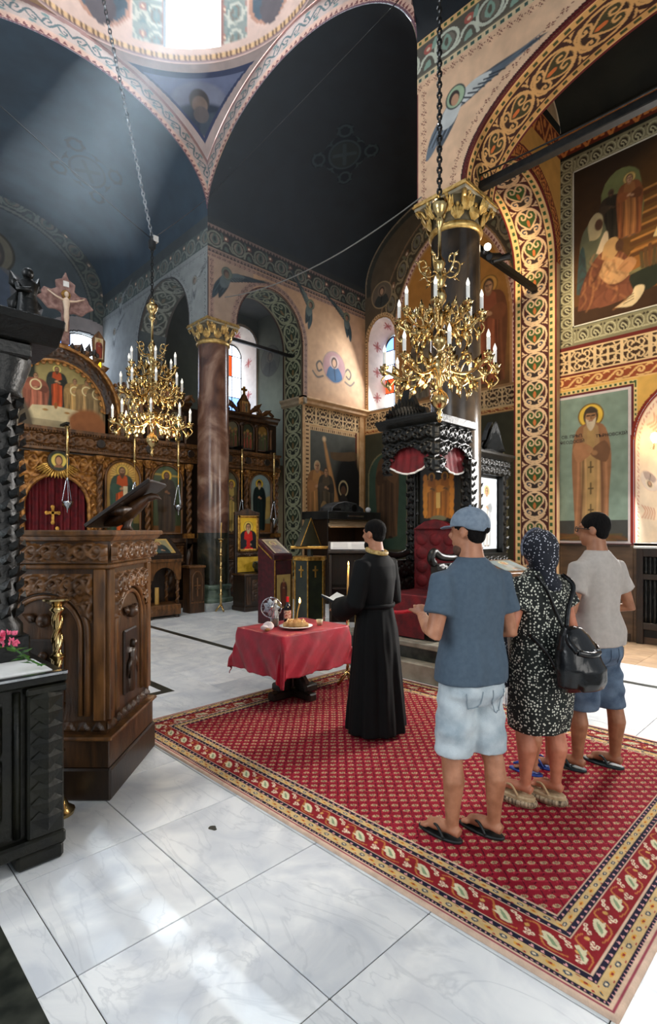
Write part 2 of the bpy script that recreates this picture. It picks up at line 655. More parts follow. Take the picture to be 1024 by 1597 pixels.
def lattice_tile(ground=(64, 40, 24), line=(224, 190, 140), kind=0):
    cv = unit_cv(80, ground)
    w = .06
    cv.rect(0, .06, 0, 1, line); cv.rect(.94, 1, 0, 1, line); cv.rect(0, 1, 0, .06, line); cv.rect(0, 1, .94, 1, line)
    for sx in (0, 1):
        for sy in (0, 1):
            f = lambda pts: [((1 - x) if sx else x, (1 - y) if sy else y) for x, y in pts]
            if kind == 0:
                cv.line(f([(.5, .5), (.34, .46), (.2, .3), (.28, .16), (.40, .2), (.36, .32)]), w, line, curve=4)
                cv.line(f([(.06, .5), (.2, .5), (.3, .62)]), w, line, curve=3)
                cv.line(f([(.5, .06), (.5, .2), (.62, .3)]), w, line, curve=3)
                cv.line(f([(.06, .06), (.2, .12), (.12, .2), (.06, .3)]), w, line, curve=3)
            else:
                cv.ring(.5, .5, .30, w, line)
                cv.line(f([(.5, .5), (.5, .3), (.36, .2), (.2, .26), (.26, .38)]), w, line, curve=4)
                cv.line(f([(.06, .14), (.2, .2), (.3, .06)]), w, line, curve=3)
                cv.line(f([(.5, .5), (.24, .5), (.06, .42)]), w, line, curve=3)
    cv.ell(.5, .5, .08, .08, line)
    return cv.c


def wave_tile(ground=(150, 72, 40), line=(232, 184, 116)):
    cv = unit_cv(64, ground)
    cv.rect(0, 1, 0, .08, line); cv.rect(0, 1, .92, 1, line)
    cv.line([(0, .2), (.2, .22), (.42, .5), (.7, .8), (.92, .66), (.86, .42), (.7, .46), (.72, .6)], .12, line, curve=5)
    cv.line([(.3, .8), (.16, .86), (.02, .76)], .1, line, curve=3)
    cv.line([(.62, .2), (.8, .16), (1, .2)], .1, line, curve=3)
    return cv.c


def palm_tile(ground=(136, 128, 96), ink=(62, 52, 36), light=(184, 176, 138)):
    cv = unit_cv(72, ground)
    cv.ell(.5, .42, .30, .30, ink)
    cv.ring(.5, .46, .40, .07, light)
    cv.line([(.3, .3), (.44, .5), (.62, .56), (.68, .4), (.56, .34)], .10, light, curve=4)
    cv.line([(.5, .1), (.5, .3)], .08, light)
    for s in (.12, .88):
        cv.ell(s, .84, .08, .08, ink)
    cv.line([(0, .1), (.2, .06), (.3, .14)], .07, light)
    cv.line([(1, .1), (.8, .06), (.7, .14)], .07, light)
    return cv.c


def fleur_tile(ground=(110, 46, 26), line=(214, 132, 66)):
    cv = unit_cv(64, ground)
    cv.line([(0, 0), (.5, 1), (1, 0)], .12, line)
    cv.ell(.5, .36, .12, .18, line)
    cv.ell(.36, .2, .1, .09, line); cv.ell(.64, .2, .1, .09, line)
    cv.ell(0, .72, .12, .16, line); cv.ell(1, .72, .12, .16, line)
    cv.rect(0, 1, .92, 1, line)
    return cv.c


T_HEART = heart_tile()
T_HEARTG = heart_tile(ground=(46, 48, 38), line=(150, 152, 122), inner=(34, 38, 32), heart=(44, 56, 40), comma=(36, 42, 44), drop=(120, 96, 60))
T_HEARTO = heart_tile(ground=(56, 28, 18), line=(198, 150, 92), inner=(50, 30, 18), heart=(60, 54, 28), comma=(40, 34, 24), drop=(190, 100, 46))
T_SCROLL = scroll_tile()
T_SCROLLD = scroll_tile(ground=(44, 46, 44), line=(116, 118, 104), leaf=(76, 90, 82), flower=(104, 70, 62))
T_VINE = vine_tile()
T_VINED = vine_tile(ground=(84, 84, 82), line=(40, 50, 52), leaf=(58, 70, 70))
T_SQ = square_tile()
T_SQO = square_tile(ground=(192, 144, 84), sq=(58, 62, 30))
T_SQC = square_tile(ground=(222, 200, 160), sq=(64, 92, 84))
T_CROSS = cross_tile()
T_CROSSD = cross_tile(ground=(150, 122, 108), ink=(60, 42, 44))
T_TRI = tri_tile()
T_TRID = tri_tile(ground=(128, 106, 96), ink=(58, 46, 46))
T_LAT = lattice_tile()
T_LATB = lattice_tile(kind=1)
T_WAVE = wave_tile()
T_PALM = palm_tile()
T_FLEUR = fleur_tile()
T_ZIG = tri_tile(ground=(40, 52, 60), ink=(10, 12, 16))
T_DOT = square_tile(ground=(214, 176, 128), sq=(92, 60, 34), w=.4, h=.5)


# ---- painted figures
def figure(cv, cx, y0, h, robe, cloak, skin=(196, 146, 106), hair=(84, 62, 44), halo=(226, 178, 70), beard=None,
           under=None, scroll=False, width=0.30, hands=True, halo_ring=None, hat=None, stole=None, bust=False):
    """A standing (or half-length) painted saint, h tall, feet at y0, centre cx."""
    d = lambda c, k: tuple(max(0, min(255, q * k)) for q in c)
    w = h * width
    if bust:
        H = h / 0.42
        Y = lambda f: y0 + (f - 0.58) * H
        w = H * width
    else:
        H = h
        Y = lambda f: y0 + f * H
    X = lambda f: cx + f * w
    if halo is not None:
        cv.ell(cx, Y(.905), H * .088, H * .088, halo)
        cv.ring(cx, Y(.905), H * .088, H * .010, halo_ring or d(halo, .6))
    lo = max(y0, Y(0.0))
    cv.poly([(X(-.42), Y(.02)), (X(-.48), Y(.30)), (X(-.52), Y(.62)), (X(-.40), Y(.80)), (X(-.14), Y(.85)), (X(.14), Y(.85)),
             (X(.40), Y(.80)), (X(.54), Y(.60)), (X(.48), Y(.30)), (X(.44), Y(.02)), (X(.2), Y(.0)), (X(-.2), Y(.0))], cloak, curve=3)
    cv.poly([(X(-.22), Y(.01)), (X(-.26), Y(.4)), (X(-.20), Y(.82)), (X(.20), Y(.82)), (X(.26), Y(.4)), (X(.22), Y(.01))], robe, curve=2)
    for k, (a, b) in enumerate([(-.42, -.34), (-.3, -.2), (-.12, -.16), (.02, .05), (.14, .2), (.3, .26), (.40, .38)]):
        c = d(robe if abs(a) < .22 else cloak, .62 if k % 2 else 1.28)
        cv.line([(X(a), Y(.03)), (X((a + b) / 2 + .03), Y(.36)), (X(b), Y(.66))], w * .05, c, op=.75, soft=w * .05, curve=3)
    if stole:
        cv.poly([(X(-.12), Y(.06)), (X(-.10), Y(.80)), (X(.10), Y(.80)), (X(.12), Y(.06))], stole)
        for q in (.2, .36, .52):
            cv.line([(X(-.06), Y(q)), (X(.06), Y(q))], w * .04, d(stole, .5))
            cv.line([(X(0), Y(q - .04)), (X(0), Y(q + .04))], w * .04, d(stole, .5))
    # sleeves crossing the chest
    cv.poly([(X(-.50), Y(.66)), (X(-.36), Y(.56)), (X(.02), Y(.62)), (X(.02), Y(.67)), (X(-.34), Y(.72))], d(cloak, 1.15), curve=3)
    cv.poly([(X(.52), Y(.64)), (X(.40), Y(.55)), (X(.04), Y(.60)), (X(.02), Y(.65)), (X(.36), Y(.71))], d(cloak, .8), curve=3)
    if hands:
        cv.ell(X(-.02), Y(.645), w * .085, H * .020, skin, rot=.3)
        cv.ell(X(.10), Y(.625), w * .085, H * .018, d(skin, .9), rot=-.3)
    if scroll:
        cv.rect(X(.04), X(.22), Y(.52), Y(.68), (224, 206, 166))
    # head
    hh = H * .062
    cv.ell(cx, Y(.90), hh * .86, hh * 1.12, hair)
    cv.ell(cx, Y(.845), hh * .5, hh * .6, d(skin, .8))
    cv.ell(cx, Y(.892), hh * .62, hh * .86, skin)
    cv.ell(cx + hh * .25, Y(.89), hh * .28, hh * .7, d(skin, .72), soft=hh * .4, op=.6)
    if beard:
        cv.poly([(cx - hh * .6, Y(.89)), (cx - hh * .3, Y(.872)), (cx + hh * .3, Y(.872)), (cx + hh * .6, Y(.89)), (cx + hh * .45, Y(.83)), (cx, Y(.79)), (cx - hh * .45, Y(.83))], beard, curve=3)
    for s in (-1, 1):
        cv.line([(cx + s * hh * .14, Y(.905)), (cx + s * hh * .44, Y(.906))], hh * .16, (48, 34, 28))
    cv.line([(cx, Y(.905)), (cx + hh * .04, Y(.882))], hh * .14, d(skin, .66))
    cv.line([(cx - hh * .2, Y(.866)), (cx + hh * .2, Y(.866))], hh * .12, (132, 70, 58))
    if hat:
        cv.poly([(cx - hh * .75, Y(.925)), (cx - hh * .6, Y(.955)), (cx, Y(.975)), (cx + hh * .6, Y(.955)), (cx + hh * .75, Y(.925))], hat, curve=3)
    if not bust and lo >= y0:
        for s in (-1, 1):
            cv.ell(X(s * .14), Y(.005), w * .1, H * .012, d(skin, .5))
    return cv


def seraph(cv, cx, cy, s, flip=1, body=(96, 116, 138), light=(196, 204, 206), halo=(168, 190, 156), face=(196, 150, 118), brown=(128, 100, 92), tilt=0.0):
    """Winged head: one long wing raised, two crossed below. s = size."""
    c0, s0 = math.cos(tilt), math.sin(tilt)

    def T(p):
        x, y = p[0] * flip, p[1]
        return (cx + s * (x * c0 - y * s0), cy + s * (x * s0 + y * c0))
    D = lambda c, k: tuple(min(255, q * k) for q in c)
    for k in range(9):                     # long feathers of the raised wing
        t = k / 8
        cv.poly([T((.10 + .25 * t, .02 + .22 * t)), T((.55 + .75 * t, .30 + .72 * t)), T((.62 + .76 * t, .40 + .74 * t)), T((.12 + .22 * t, .20 + .24 * t))],
                (D(body, .75 + .5 * (k % 2)) if k % 3 else brown), curve=3)
    cv.poly([T((0, .1)), T((.35, .45)), T((.8, .72)), T((1.35, 1.18)), T((1.2, 1.0)), T((.75, .5)), T((.4, .1)), T((.15, -.1))], body, op=.75, curve=4)
    cv.poly([T((.05, .12)), T((.3, .42)), T((.62, .56)), T((.52, .30)), T((.25, .0))], light, curve=4)
    for k in range(7):
        cv.line([T((.12 + .08 * k, .02 + .08 * k)), T((.3 + .1 * k, .02 + .1 * k))], s * .03, D(body, .55))
    for q in range(2):                     # lower wings
        cv.poly([T((-.12 + .18 * q, -.1)), T((.06 + .2 * q, -.2)), T((.05 + .14 * q, -.85)), T((-.06 + .12 * q, -1.05 + .3 * q)), T((-.2 + .18 * q, -.6))], D(body, 1.1 - .3 * q), curve=4)
        for k in range(4):
            cv.line([T((-.1 + .16 * q + .04 * k, -.2)), T((-.14 + .15 * q + .05 * k, -.8 + .2 * q))], s * .022, D(body, .5 + .9 * (k % 2)))
    cv.poly([T((-.1, .0)), T((.2, .05)), T((.24, -.3)), T((.05, -.48)), T((-.12, -.3))], light, op=.8, curve=4)
    cv.ell(*T((0, .1)), s * .21, s * .21, halo)
    cv.ring(*T((0, .1)), s * .21, s * .03, (70, 80, 76))
    cv.ell(*T((-.02, .08)), s * .12, s * .14, (62, 50, 46))
    cv.ell(*T((.02, .05)), s * .085, s * .11, face)
    return cv


def medallion(cv, cx, cy, r, robe=(72, 92, 110), bgc=(166, 150, 150), skin=(190, 150, 120), hair=(70, 56, 50), halo=(190, 180, 160), ring=(210, 190, 160)):
    cv.ell(cx, cy, r, r, bgc)
    cv.poly([(cx - r * .72, cy - r * .66), (cx - r * .5, cy - r * .1), (cx, cy + r * .1), (cx + r * .5, cy - r * .1), (cx + r * .72, cy - r * .66), (cx, cy - r * .98)], robe, curve=4)
    cv.ell(cx, cy + r * .32, r * .42, r * .42, halo)
    cv.ell(cx, cy + r * .30, r * .26, r * .34, hair)
    cv.ell(cx, cy + r * .26, r * .17, r * .24, skin)
    cv.line([(cx, cy - r * .1), (cx + r * .1, cy - r * .8)], r * .08, tuple(q * .6 for q in robe), soft=r * .08)
    cv.ring(cx, cy, r, r * .07, ring)
    return cv


def icon_grid(name, o, u, v, w, h, ppm, parent, bg, fn, m=None):
    """Flat painted panel at o spanned by u,v; fn paints in metres (x right, y up)."""
    P, S, T = plane_grid(o, u, v, w, h, ppm)
    cv = Cv(S, T, bg)
    fn(cv, w, h)
    cv.speck(0.10)
    return grid(name, P, cv.c, m or ICONP, parent)


# ---- carved relief from height functions
def scroll_height(S, T, L, Hh, wide=.16):
    """A running acanthus scroll in a strip Hh tall, L the wave length: height 0..1."""
    n = 64
    s = np.linspace(0, 1, n)
    cv = Cv(*np.meshgrid(s, s))
    cv.c[:] = 0
    one = np.ones(3)
    a = [(x, .5 + .30 * math.sin(2 * PI * x)) for x in np.linspace(-.05, 1.05, 24)]
    cv.line(a, wide, one, soft=.10)
    cv.line([(.05, .66), (.16, .34), (.34, .22), (.44, .40), (.32, .52), (.26, .42)], wide * .9, one, soft=.09, curve=5)
    cv.line([(.55, .34), (.66, .66), (.84, .78), (.94, .60), (.82, .48), (.76, .58)], wide * .9, one, soft=.09, curve=5)
    for (x, y, r) in ((.30, .44, .10), (.80, .56, .10), (.08, .16, .09), (.58, .86, .09), (.44, .86, .08), (.94, .14, .08)):
        cv.ell(x, y, r, r, one, soft=.08)
    h = cv.c[..., 0]
    i = np.floor((S / L) % 1.0 * n).astype(int) % n
    j = np.clip(np.floor(T / Hh * n).astype(int), 0, n - 1)
    return h[j, i]


def relief(name, o, u, v, w, h, depth, m, parent, fn=None, ppm=70, L=None, keep=None):
    """Carved panel: a real height field standing proud of o along u x v."""
    P, S, T = plane_grid(o, u, v, w, h, ppm)
    nrm = np.cross(np.asarray(u, float), np.asarray(v, float))
    Z = fn(S, T, w, h) if fn else scroll_height(S, T, L or h * 1.6, h)
    edge = np.minimum(np.minimum(S, w - S), np.minimum(T, h - T))
    Z = Z * np.clip(edge * ppm / 2.0, 0, 1)
    P = P + nrm * (Z * depth)[..., None]
    return grid(name, P, None, m, parent, keep(S, T, w, h) if keep else None)
# ================================================================ THE CHURCH SHELL
XF, XB = 6.03, 6.77            # nave arcade wall, near and far face
YF, YB = 9.72, 10.46           # wall in line with the chancel column
Y2F, Y2B = 4.40, 3.66          # wall in line with the near column
C1, C2 = (6.40, 10.09), (6.40, 4.03)
DC = (3.35, 7.06)              # centre of the dome
ZS, RISE, BW = 8.25, 1.72, .46          # springing of the great arches
XT, XA = 10.95, 9.0            # transept and aisle outer walls
YI = 10.72                     # iconostasis front
CREAM = (232, 192, 156)


def band_paint(cv, a, d, spec, mask=None):
    """spec rows: d0, d1, tile or colour, tile length."""
    for row in spec:
        d0, d1, t = row[:3]
        m = ((d >= d0) & (d < d1)).astype(float)
        if mask is not None:
            m = m * mask
        if isinstance(t, tuple):
            cv.put((slice(None), slice(None)), m, t)
        else:
            cv.region(m, t, a / row[3], np.clip((d - d0) / (d1 - d0), 0, .999))


def ell_param(S, T, c, z0, a, b):
    """angle, rough distance outside and arc length for an elliptic arch"""
    th = np.arctan2((T - z0) / b, (S - c) / a)
    e = np.sqrt(((S - c) / a) ** 2 + ((T - z0) / b) ** 2)
    rx = np.sqrt((a * np.cos(th)) ** 2 + (b * np.sin(th)) ** 2)
    d = np.where(T < z0, np.abs(S - c) - a, (e - 1) * rx * .97)
    arc = np.where(T < z0, T - z0, (a + b) / 2 * np.where(th > PI / 2, PI - th, th))
    return d, arc


def quad_keep(m):
    """faces whose four corners are inside m"""
    return m[:-1, :-1] & m[1:, :-1] & m[:-1, 1:] & m[1:, 1:]


def arch_pts(c, z0, a, b, n=72, rev=False):
    p = [(c - a * math.cos(PI * i / n), z0 + b * math.sin(PI * i / n)) for i in range(n + 1)]
    return p[::-1] if rev else p


PLASTER = mat('ochre_plaster', (176, 138, 96), (200, 162, 118), rough=0.85, scale=3)
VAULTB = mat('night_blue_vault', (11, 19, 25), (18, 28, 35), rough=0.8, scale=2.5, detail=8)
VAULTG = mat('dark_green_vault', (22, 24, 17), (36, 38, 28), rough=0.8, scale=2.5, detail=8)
GREYW = mat('grey_blue_plaster', (74, 84, 88), (96, 104, 106), rough=0.85, scale=3)

# ---------------------------------------------------------------- floor
floor = MB().box(-3, 12.5, -3.5, 15.5, -0.12, -0.006).build('floor', mat('slab_joint', (58, 56, 52), (78, 76, 70), rough=0.9, scale=8))
struct(floor)


def marble_mat():
    m, nt, b = nmat('veined_white_marble')
    N, L = nt.nodes, nt.links
    geo = N.new('ShaderNodeNewGeometry')
    oi = N.new('ShaderNodeObjectInfo')
    off = N.new('ShaderNodeVectorMath'); off.operation = 'MULTIPLY_ADD'
    L.new(oi.outputs['Random'], off.inputs[0])
    off.inputs[1].default_value = (37, 53, 11)
    L.new(geo.outputs['Position'], off.inputs[2])
    n1 = N.new('ShaderNodeTexNoise'); n1.inputs['Scale'].default_value = 2.2; n1.inputs['Detail'].default_value = 9; n1.inputs['Distortion'].default_value = 1.4
    L.new(off.outputs[0], n1.inputs['Vector'])
    rp = N.new('ShaderNodeValToRGB')
    e = rp.color_ramp.elements
    e[0].position, e[0].color = 0.33, l4((202, 206, 211))
    e[1].position, e[1].color = 0.62, l4((236, 237, 236))
    L.new(n1.outputs['Fac'], rp.inputs[0])
    n2 = N.new('ShaderNodeTexNoise'); n2.inputs['Scale'].default_value = 3.2; n2.inputs['Detail'].default_value = 6; n2.inputs['Distortion'].default_value = 2.2
    mp = N.new('ShaderNodeMapping'); mp.inputs['Scale'].default_value = (1.0, 0.35, 1); mp.inputs['Rotation'].default_value = (0, 0, 0.7)
    L.new(off.outputs[0], mp.inputs['Vector']); L.new(mp.outputs[0], n2.inputs['Vector'])
    ab = N.new('ShaderNodeMath'); ab.operation = 'SUBTRACT'; ab.inputs[1].default_value = 0.5
    L.new(n2.outputs['Fac'], ab.inputs[0])
    a2 = N.new('ShaderNodeMath'); a2.operation = 'ABSOLUTE'; L.new(ab.outputs[0], a2.inputs[0])
    mr = N.new('ShaderNodeMapRange'); mr.inputs['From Min'].default_value = 0.0; mr.inputs['From Max'].default_value = 0.022
    mr.inputs['To Min'].default_value = 0.34; mr.inputs['To Max'].default_value = 0.0
    L.new(a2.outputs[0], mr.inputs['Value'])
    mk = N.new('ShaderNodeMath'); mk.operation = 'MULTIPLY'; L.new(mr.outputs[0], mk.inputs[0]); L.new(n1.outputs['Fac'], mk.inputs[1])
    mx = N.new('ShaderNodeMix'); mx.data_type = 'RGBA'
    L.new(mk.outputs[0], mx.inputs[0]); L.new(rp.outputs[0], mx.inputs[6]); mx.inputs[7].default_value = l4((116, 126, 136))
    # every slab its own tone
    hs = N.new('ShaderNodeMapRange'); hs.inputs['To Min'].default_value = 0.88; hs.inputs['To Max'].default_value = 1.03
    L.new(oi.outputs['Random'], hs.inputs['Value'])
    sc = N.new('ShaderNodeVectorMath'); sc.operation = 'SCALE'
    L.new(mx.outputs[2], sc.inputs[0]); L.new(hs.outputs[0], sc.inputs['Scale'])
    L.new(sc.outputs[0], b.inputs['Base Color'])
    b.inputs['Roughness'].default_value = 0.34
    b.inputs['Specular IOR Level'].default_value = 0.45
    return m


MARBLE = marble_mat()
TANM = mat('tan_marble', (150, 122, 94), (186, 158, 128), rough=0.4, scale=3, detail=8, dist=1)
BLACKM = mat('black_marble', (20, 24, 20), (58, 60, 52), rough=0.3, scale=10, detail=8)
SX, SY, GAP = 0.610, 0.737, 0.005
slab_me = {}
for i in range(-4, 15):
    for j in range(-2, 14):
        x0, y0 = 1.355 + i * SX, 2.11 + (j - 2) * SY
        if x0 > 9.0 and y0 < 3.6:
            continue
        tan = x0 > 7.0 and y0 < 3.7
        key = tan
        if key not in slab_me:
            o = MB().box(GAP / 2, SX - GAP / 2, GAP / 2, SY - GAP / 2, -0.02, 0.0).build('marble_slab', TANM if tan else MARBLE, floor, bevel=0.002)
            slab_me[key] = o.data
            o.location = (x0, y0, 0)
        else:
            ob('marble_slab', slab_me[key], None, floor, (x0, y0, 0))
for (x0, x1, y0, y1) in ((4.32, 4.43, 5.0, 10.6), (2.70, 2.80, 5.15, 10.5), (0.2, 2.70, 5.15, 5.25), (6.50, 6.60, -1.0, 3.3), (0.30, 0.605, 1.0, 2.9)):
    MB().box(x0, x1, y0, y1, -0.01, 0.0012).build('inlay_band', BLACKM, floor)
chip = MB().add([(1.66 + .020 * math.cos(a) * (1 + .3 * math.sin(3 * a)), 2.62 + .030 * math.sin(a), 0.0008) for a in np.linspace(0, 2 * PI, 14)[:-1]], [tuple(range(13))]).build('floor_stain', BLACKM, floor)

# ---------------------------------------------------------------- arcade wall on the nave side (angel fresco, hearts on the soffit)
A1 = dict(c=0.995, z0=6.15, a=2.665, b=1.33)
w_ns = MB().prism([(-2.2, 6.15)] + arch_pts(A1['c'], A1['z0'], A1['a'], A1['b']) + [(4.40, 6.15), (4.40, 10.3), (-2.2, 10.3)], XF + .012, XB - .012, 'x').build('wall_nave_south', PLASTER)
struct(w_ns)
P, S, T = plane_grid((XF, 0.35, 6.13), (0, 1, 0), (0, 0, 1), 4.05, 2.27, 92)
S, T = S + .35, T + 6.13
d, arc = ell_param(S, T, **A1)
cv = Cv(S, T, CREAM)
T_CROSS2 = cross_tile(ground=CREAM, ink=(120, 54, 50))
band_paint(cv, S, T, [(7.66, 7.78, T_CROSS2, .13), (7.79, 7.87, T_SQC, .10), (7.875, 7.89, (116, 108, 92)), (7.89, 8.27, T_SCROLL, .62), (8.27, 8.285, (116, 108, 92)), (8.285, 8.37, T_SQ, .10), (8.37, 9, (150, 110, 90))])
band_paint(cv, T, 4.40 - S, [(0.0, .02, (122, 62, 60)), (.05, .17, T_CROSS2, .13)], (T < 7.66).astype(float))
band_paint(cv, arc, d, [(-1, .035, (92, 26, 24)), (.035, .06, (60, 20, 20)), (.12, .24, T_CROSS2, .13)], (T < 7.62).astype(float))
p = atX(706, 160, XF)
seraph(cv, p.y, p.z, .66, flip=-1, tilt=.60, body=(98, 108, 118), light=(206, 208, 204), brown=(134, 104, 92))
cv.speck(.05)
grid('painted_plaster', P, cv.c, PAINT, w_ns, quad_keep(d > -0.006))
HB = [(0, .035, (92, 26, 24)), (.035, .045, (226, 180, 120)), (.045, .13, T_SQO, .115), (.13, .15, (64, 26, 16)), (.15, .59, T_HEARTO, .50), (.59, .61, (64, 26, 16)), (.61, .695, T_SQO, .115), (.695, .705, (226, 180, 120)), (.705, .75, (92, 26, 24))]


def soffit(name, parent, axis, lo, hi, c, z0, a, b, t0, t1, spec, ppm, flip=False, inset=0.008):
    """painted underside of an arch; axis = direction of the arch's depth"""
    n = int((a + b) / 2 * abs(t1 - t0) * ppm) + 2
    th = np.linspace(t0, t1, n)
    dd = np.linspace(lo, hi, int((hi - lo) * ppm) + 2)
    D, TH = np.meshgrid(dd, th)
    al = c + (a - inset) * np.cos(TH)
    z = z0 + (b - inset) * np.sin(TH)
    P = np.stack([D, al, z], -1) if axis == 'x' else np.stack([al, D, z], -1)
    cv = Cv(D, TH)
    band_paint(cv, (TH - t0) * (a + b) / 2, (hi - D) if flip else (D - lo), spec)
    cv.speck(.05)
    return grid(name, P, cv.c, PAINT, parent)


soffit('painted_soffit', w_ns, 'x', XF, XB, A1['c'], A1['z0'], A1['a'], A1['b'], 0.0, R(115), HB, 96)

# ---------------------------------------------------------------- cross wall with the heart pier
A2 = dict(c=7.81, z0=6.15, a=1.04, b=1.02)
w_cr = MB().prism([(XB - .02, 6.15)] + arch_pts(A2['c'], A2['z0'], A2['a'], A2['b']) + [(8.85, 0), (XT + .3, 0), (XT + .3, 10.3), (XB - .02, 10.3)], Y2B + .012, Y2F - .012, 'y').build('wall_aisle_east', PLASTER)
struct(w_cr)
HC = [(0, .03, (104, 30, 26)), (.03, .045, (232, 196, 140)), (.045, .13, T_SQ, .115), (.13, .145, (74, 34, 26)), (.145, .595, T_HEART, .47), (.595, .61, (74, 34, 26)), (.61, .695, T_SQ, .115), (.695, .71, (232, 196, 140)), (.71, .75, (104, 30, 26))]
P, S, T = plane_grid((8.842, Y2B, 0), (0, 1, 0), (0, 0, 1), .74, 6.16, 84)
cv = Cv(S, T)
band_paint(cv, T, S, HC)
cv.speck(.05)
grid('painted_jamb', P, cv.c, PAINT, w_cr)
soffit('painted_soffit', w_cr, 'y', Y2B, Y2F, A2['c'], A2['z0'], A2['a'], A2['b'], 0.0, R(150), HC, 84)
# face of that wall toward the aisle: ochre above the arch with a fleur frieze
P, S, T = plane_grid((XB, Y2B + .004, 6.1), (1, 0, 0), (0, 0, 1), 2.23, 2.3, 60)
S, T = S + XB, T + 6.1
d, arc = ell_param(S, T, **A2)
cv = Cv(S, T, (206, 148, 72))
band_paint(cv, S, T, [(7.85, 8.25, T_FLEUR, .4), (8.25, 9, (30, 30, 22))])
band_paint(cv, arc, d, [(-1, .04, (104, 30, 26)), (.06, .22, T_FLEUR, .2), (.22, .25, (104, 30, 26))], (T < 7.8).astype(float))
grid('painted_plaster', P, cv.c, PAINT, w_cr, quad_keep(d > -0.006))

# ---------------------------------------------------------------- aisle wall: saint, big fresco, window niche
w_as = struct_empty('wall_aisle_south')
Y0, Y1, Z0 = 0.55, 3.70, 1.42
P, S, T = plane_grid((XA, Y0, Z0), (0, 1, 0), (0, 0, 1), Y1 - Y0, 8.28 - Z0, 84)
S, T = S + Y0, T + Z0
NI = dict(c=1.80, z0=3.0, a=.76, b=.88)
dn, an = ell_param(S, T, **NI)
dn = np.where(T < 1.5, 9, dn)
cv = Cv(S, T, (224, 174, 88))
SG, TG = S, T
band_paint(cv, -S, T, [(0, 1.47, (88, 34, 26)), (4.0, 4.21, T_WAVE, .30), (4.21, 4.25, (104, 34, 26)), (4.25, 4.64, T_LAT, .39), (4.64, 4.70, (104, 34, 26)), (4.70, 7.80, (128, 122, 92)), (7.80, 7.86, (30, 30, 22)), (7.86, 8.22, T_FLEUR, .36), (8.22, 9, (30, 30, 22))])
m = ((T > 4.25) & (T < 4.64) & (np.floor(-S / .39) % 2 == 0)).astype(float)
cv.region(m, T_LATB, -S / .39, np.clip((T - 4.25) / .39, 0, .999))
# frame of the large fresco
fi = (3.44, 0.9, 5.02, 7.52)
m = ((S > fi[0]) & (S < 3.68) & (T > 4.72) & (T < 7.78)).astype(float)
cv.region(m, T_PALM, T / .20, np.clip((S - fi[0] - .02) / .22, 0, .999))
for (z0, z1) in ((4.74, 4.98), (7.55, 7.78)):
    m = ((S < fi[0]) & (T > z0) & (T < z1)).astype(float)
    cv.region(m, T_PALM, S / .20, np.clip((T - z0) / (z1 - z0), 0, .999))
# saint panel frame
q = (2.62, 3.74, 1.50, 3.86)
inq = lambda e: ((S > q[0] - e) & (S < q[1] + e) & (T > q[2] - e) & (T < q[3] + e))
m = (inq(.11) & ~inq(.06)).astype(float)
cv.put((slice(None), slice(None)), m, (226, 196, 132))
dots = ((np.floor(S / .035) % 2 == 0) & ((T > q[3]) | (T < q[2]))) | ((np.floor(T / .035) % 2 == 0) & ((S > q[1]) | (S < q[0])))
cv.put((slice(None), slice(None)), (inq(.10) & ~inq(.07) & dots).astype(float), (60, 84, 48))
cv.put((slice(None), slice(None)), (inq(.06) & ~inq(.02)).astype(float), (96, 34, 40))
cv.put((slice(None), slice(None)), (inq(.02)).astype(float), (214, 200, 196))
band_paint(cv, an, dn, [(0, .05, (132, 40, 26))])
cv.speck(.06)
keep = quad_keep(dn > -0.004)
grid('painted_plaster', P, cv.c, PAINT, w_as, keep)
MB().box(XA - .03, XA + .1, 2.56, 3.66, 0, 1.46).box(XA - .03, XA + .1, -1.2, 2.56, 0, 1.46).build('wainscot', mat('brown_wainscot', (70, 52, 36), (92, 70, 50), rough=0.5, scale=3, stretch=(1, 1, 4)), w_as, bevel=.006)
MB().box(XA - .06, XA + .02, 2.6, 3.66, 1.44, 1.475).build('wainscot_cap', WOODD, w_as)
MB().box(XA - .05, XA + .02, 2.6, 3.66, 0, .12).build('baseboard', WOODD, w_as)
# far bit of aisle wall north of the niche, plain
MB().box(XA, XA + .1, -1.2, 0.56, 1.46, 8.3).build('plain_plaster', PLASTER, w_as)

# splayed window niche
sp_n = 40
path = [(1.04, 1.5)] + [(NI['c'] - NI['a'] * math.cos(PI * i / sp_n), NI['z0'] + NI['b'] * math.sin(PI * i / sp_n)) for i in range(sp_n + 1)] + [(2.56, 1.5)]
path = np.array(path)
# resample evenly
seg = np.sqrt((np.diff(path, axis=0) ** 2).sum(1)); cum = np.concatenate([[0], np.cumsum(seg)])
n = int(cum[-1] * 60)
al = np.linspace(0, cum[-1], n)
pu, pz = np.interp(al, cum, path[:, 0]), np.interp(al, cum, path[:, 1])
dep = np.linspace(0, .55, 34)
D, A = np.meshgrid(dep, al)
shr = 1 - D / .55 * .38
Pn = np.stack([XA + D, 1.80 + (pu[:, None] - 1.80) * shr, 1.55 + (pz[:, None] - 1.55) * (1 - D / .55 * .22)], -1)
cv = Cv(D, A, (236, 214, 186))
band_paint(cv, A, D, [(0, .03, (132, 40, 26)), (.05, .10, vine_tile((238, 214, 190), (206, 150, 128), (214, 170, 150)), .25), (.44, .50, vine_tile((238, 214, 190), (206, 150, 128), (214, 170, 150)), .2)])
medallion(cv, .27, cum[-1] - 1.05, .16, robe=(170, 150, 140), bgc=(224, 206, 190), halo=(232, 212, 180), ring=(226, 196, 170))
for za in (.4, 1.9):
    for k in range(5):
        cv.line([(.14 + .05 * k, cum[-1] - za), (.2 + .04 * k, cum[-1] - za - .12), (.14 + .05 * k, cum[-1] - za - .2)], .02, (206, 150, 120), curve=4)
grid('niche_reveal', Pn, cv.c, PAINT, w_as)
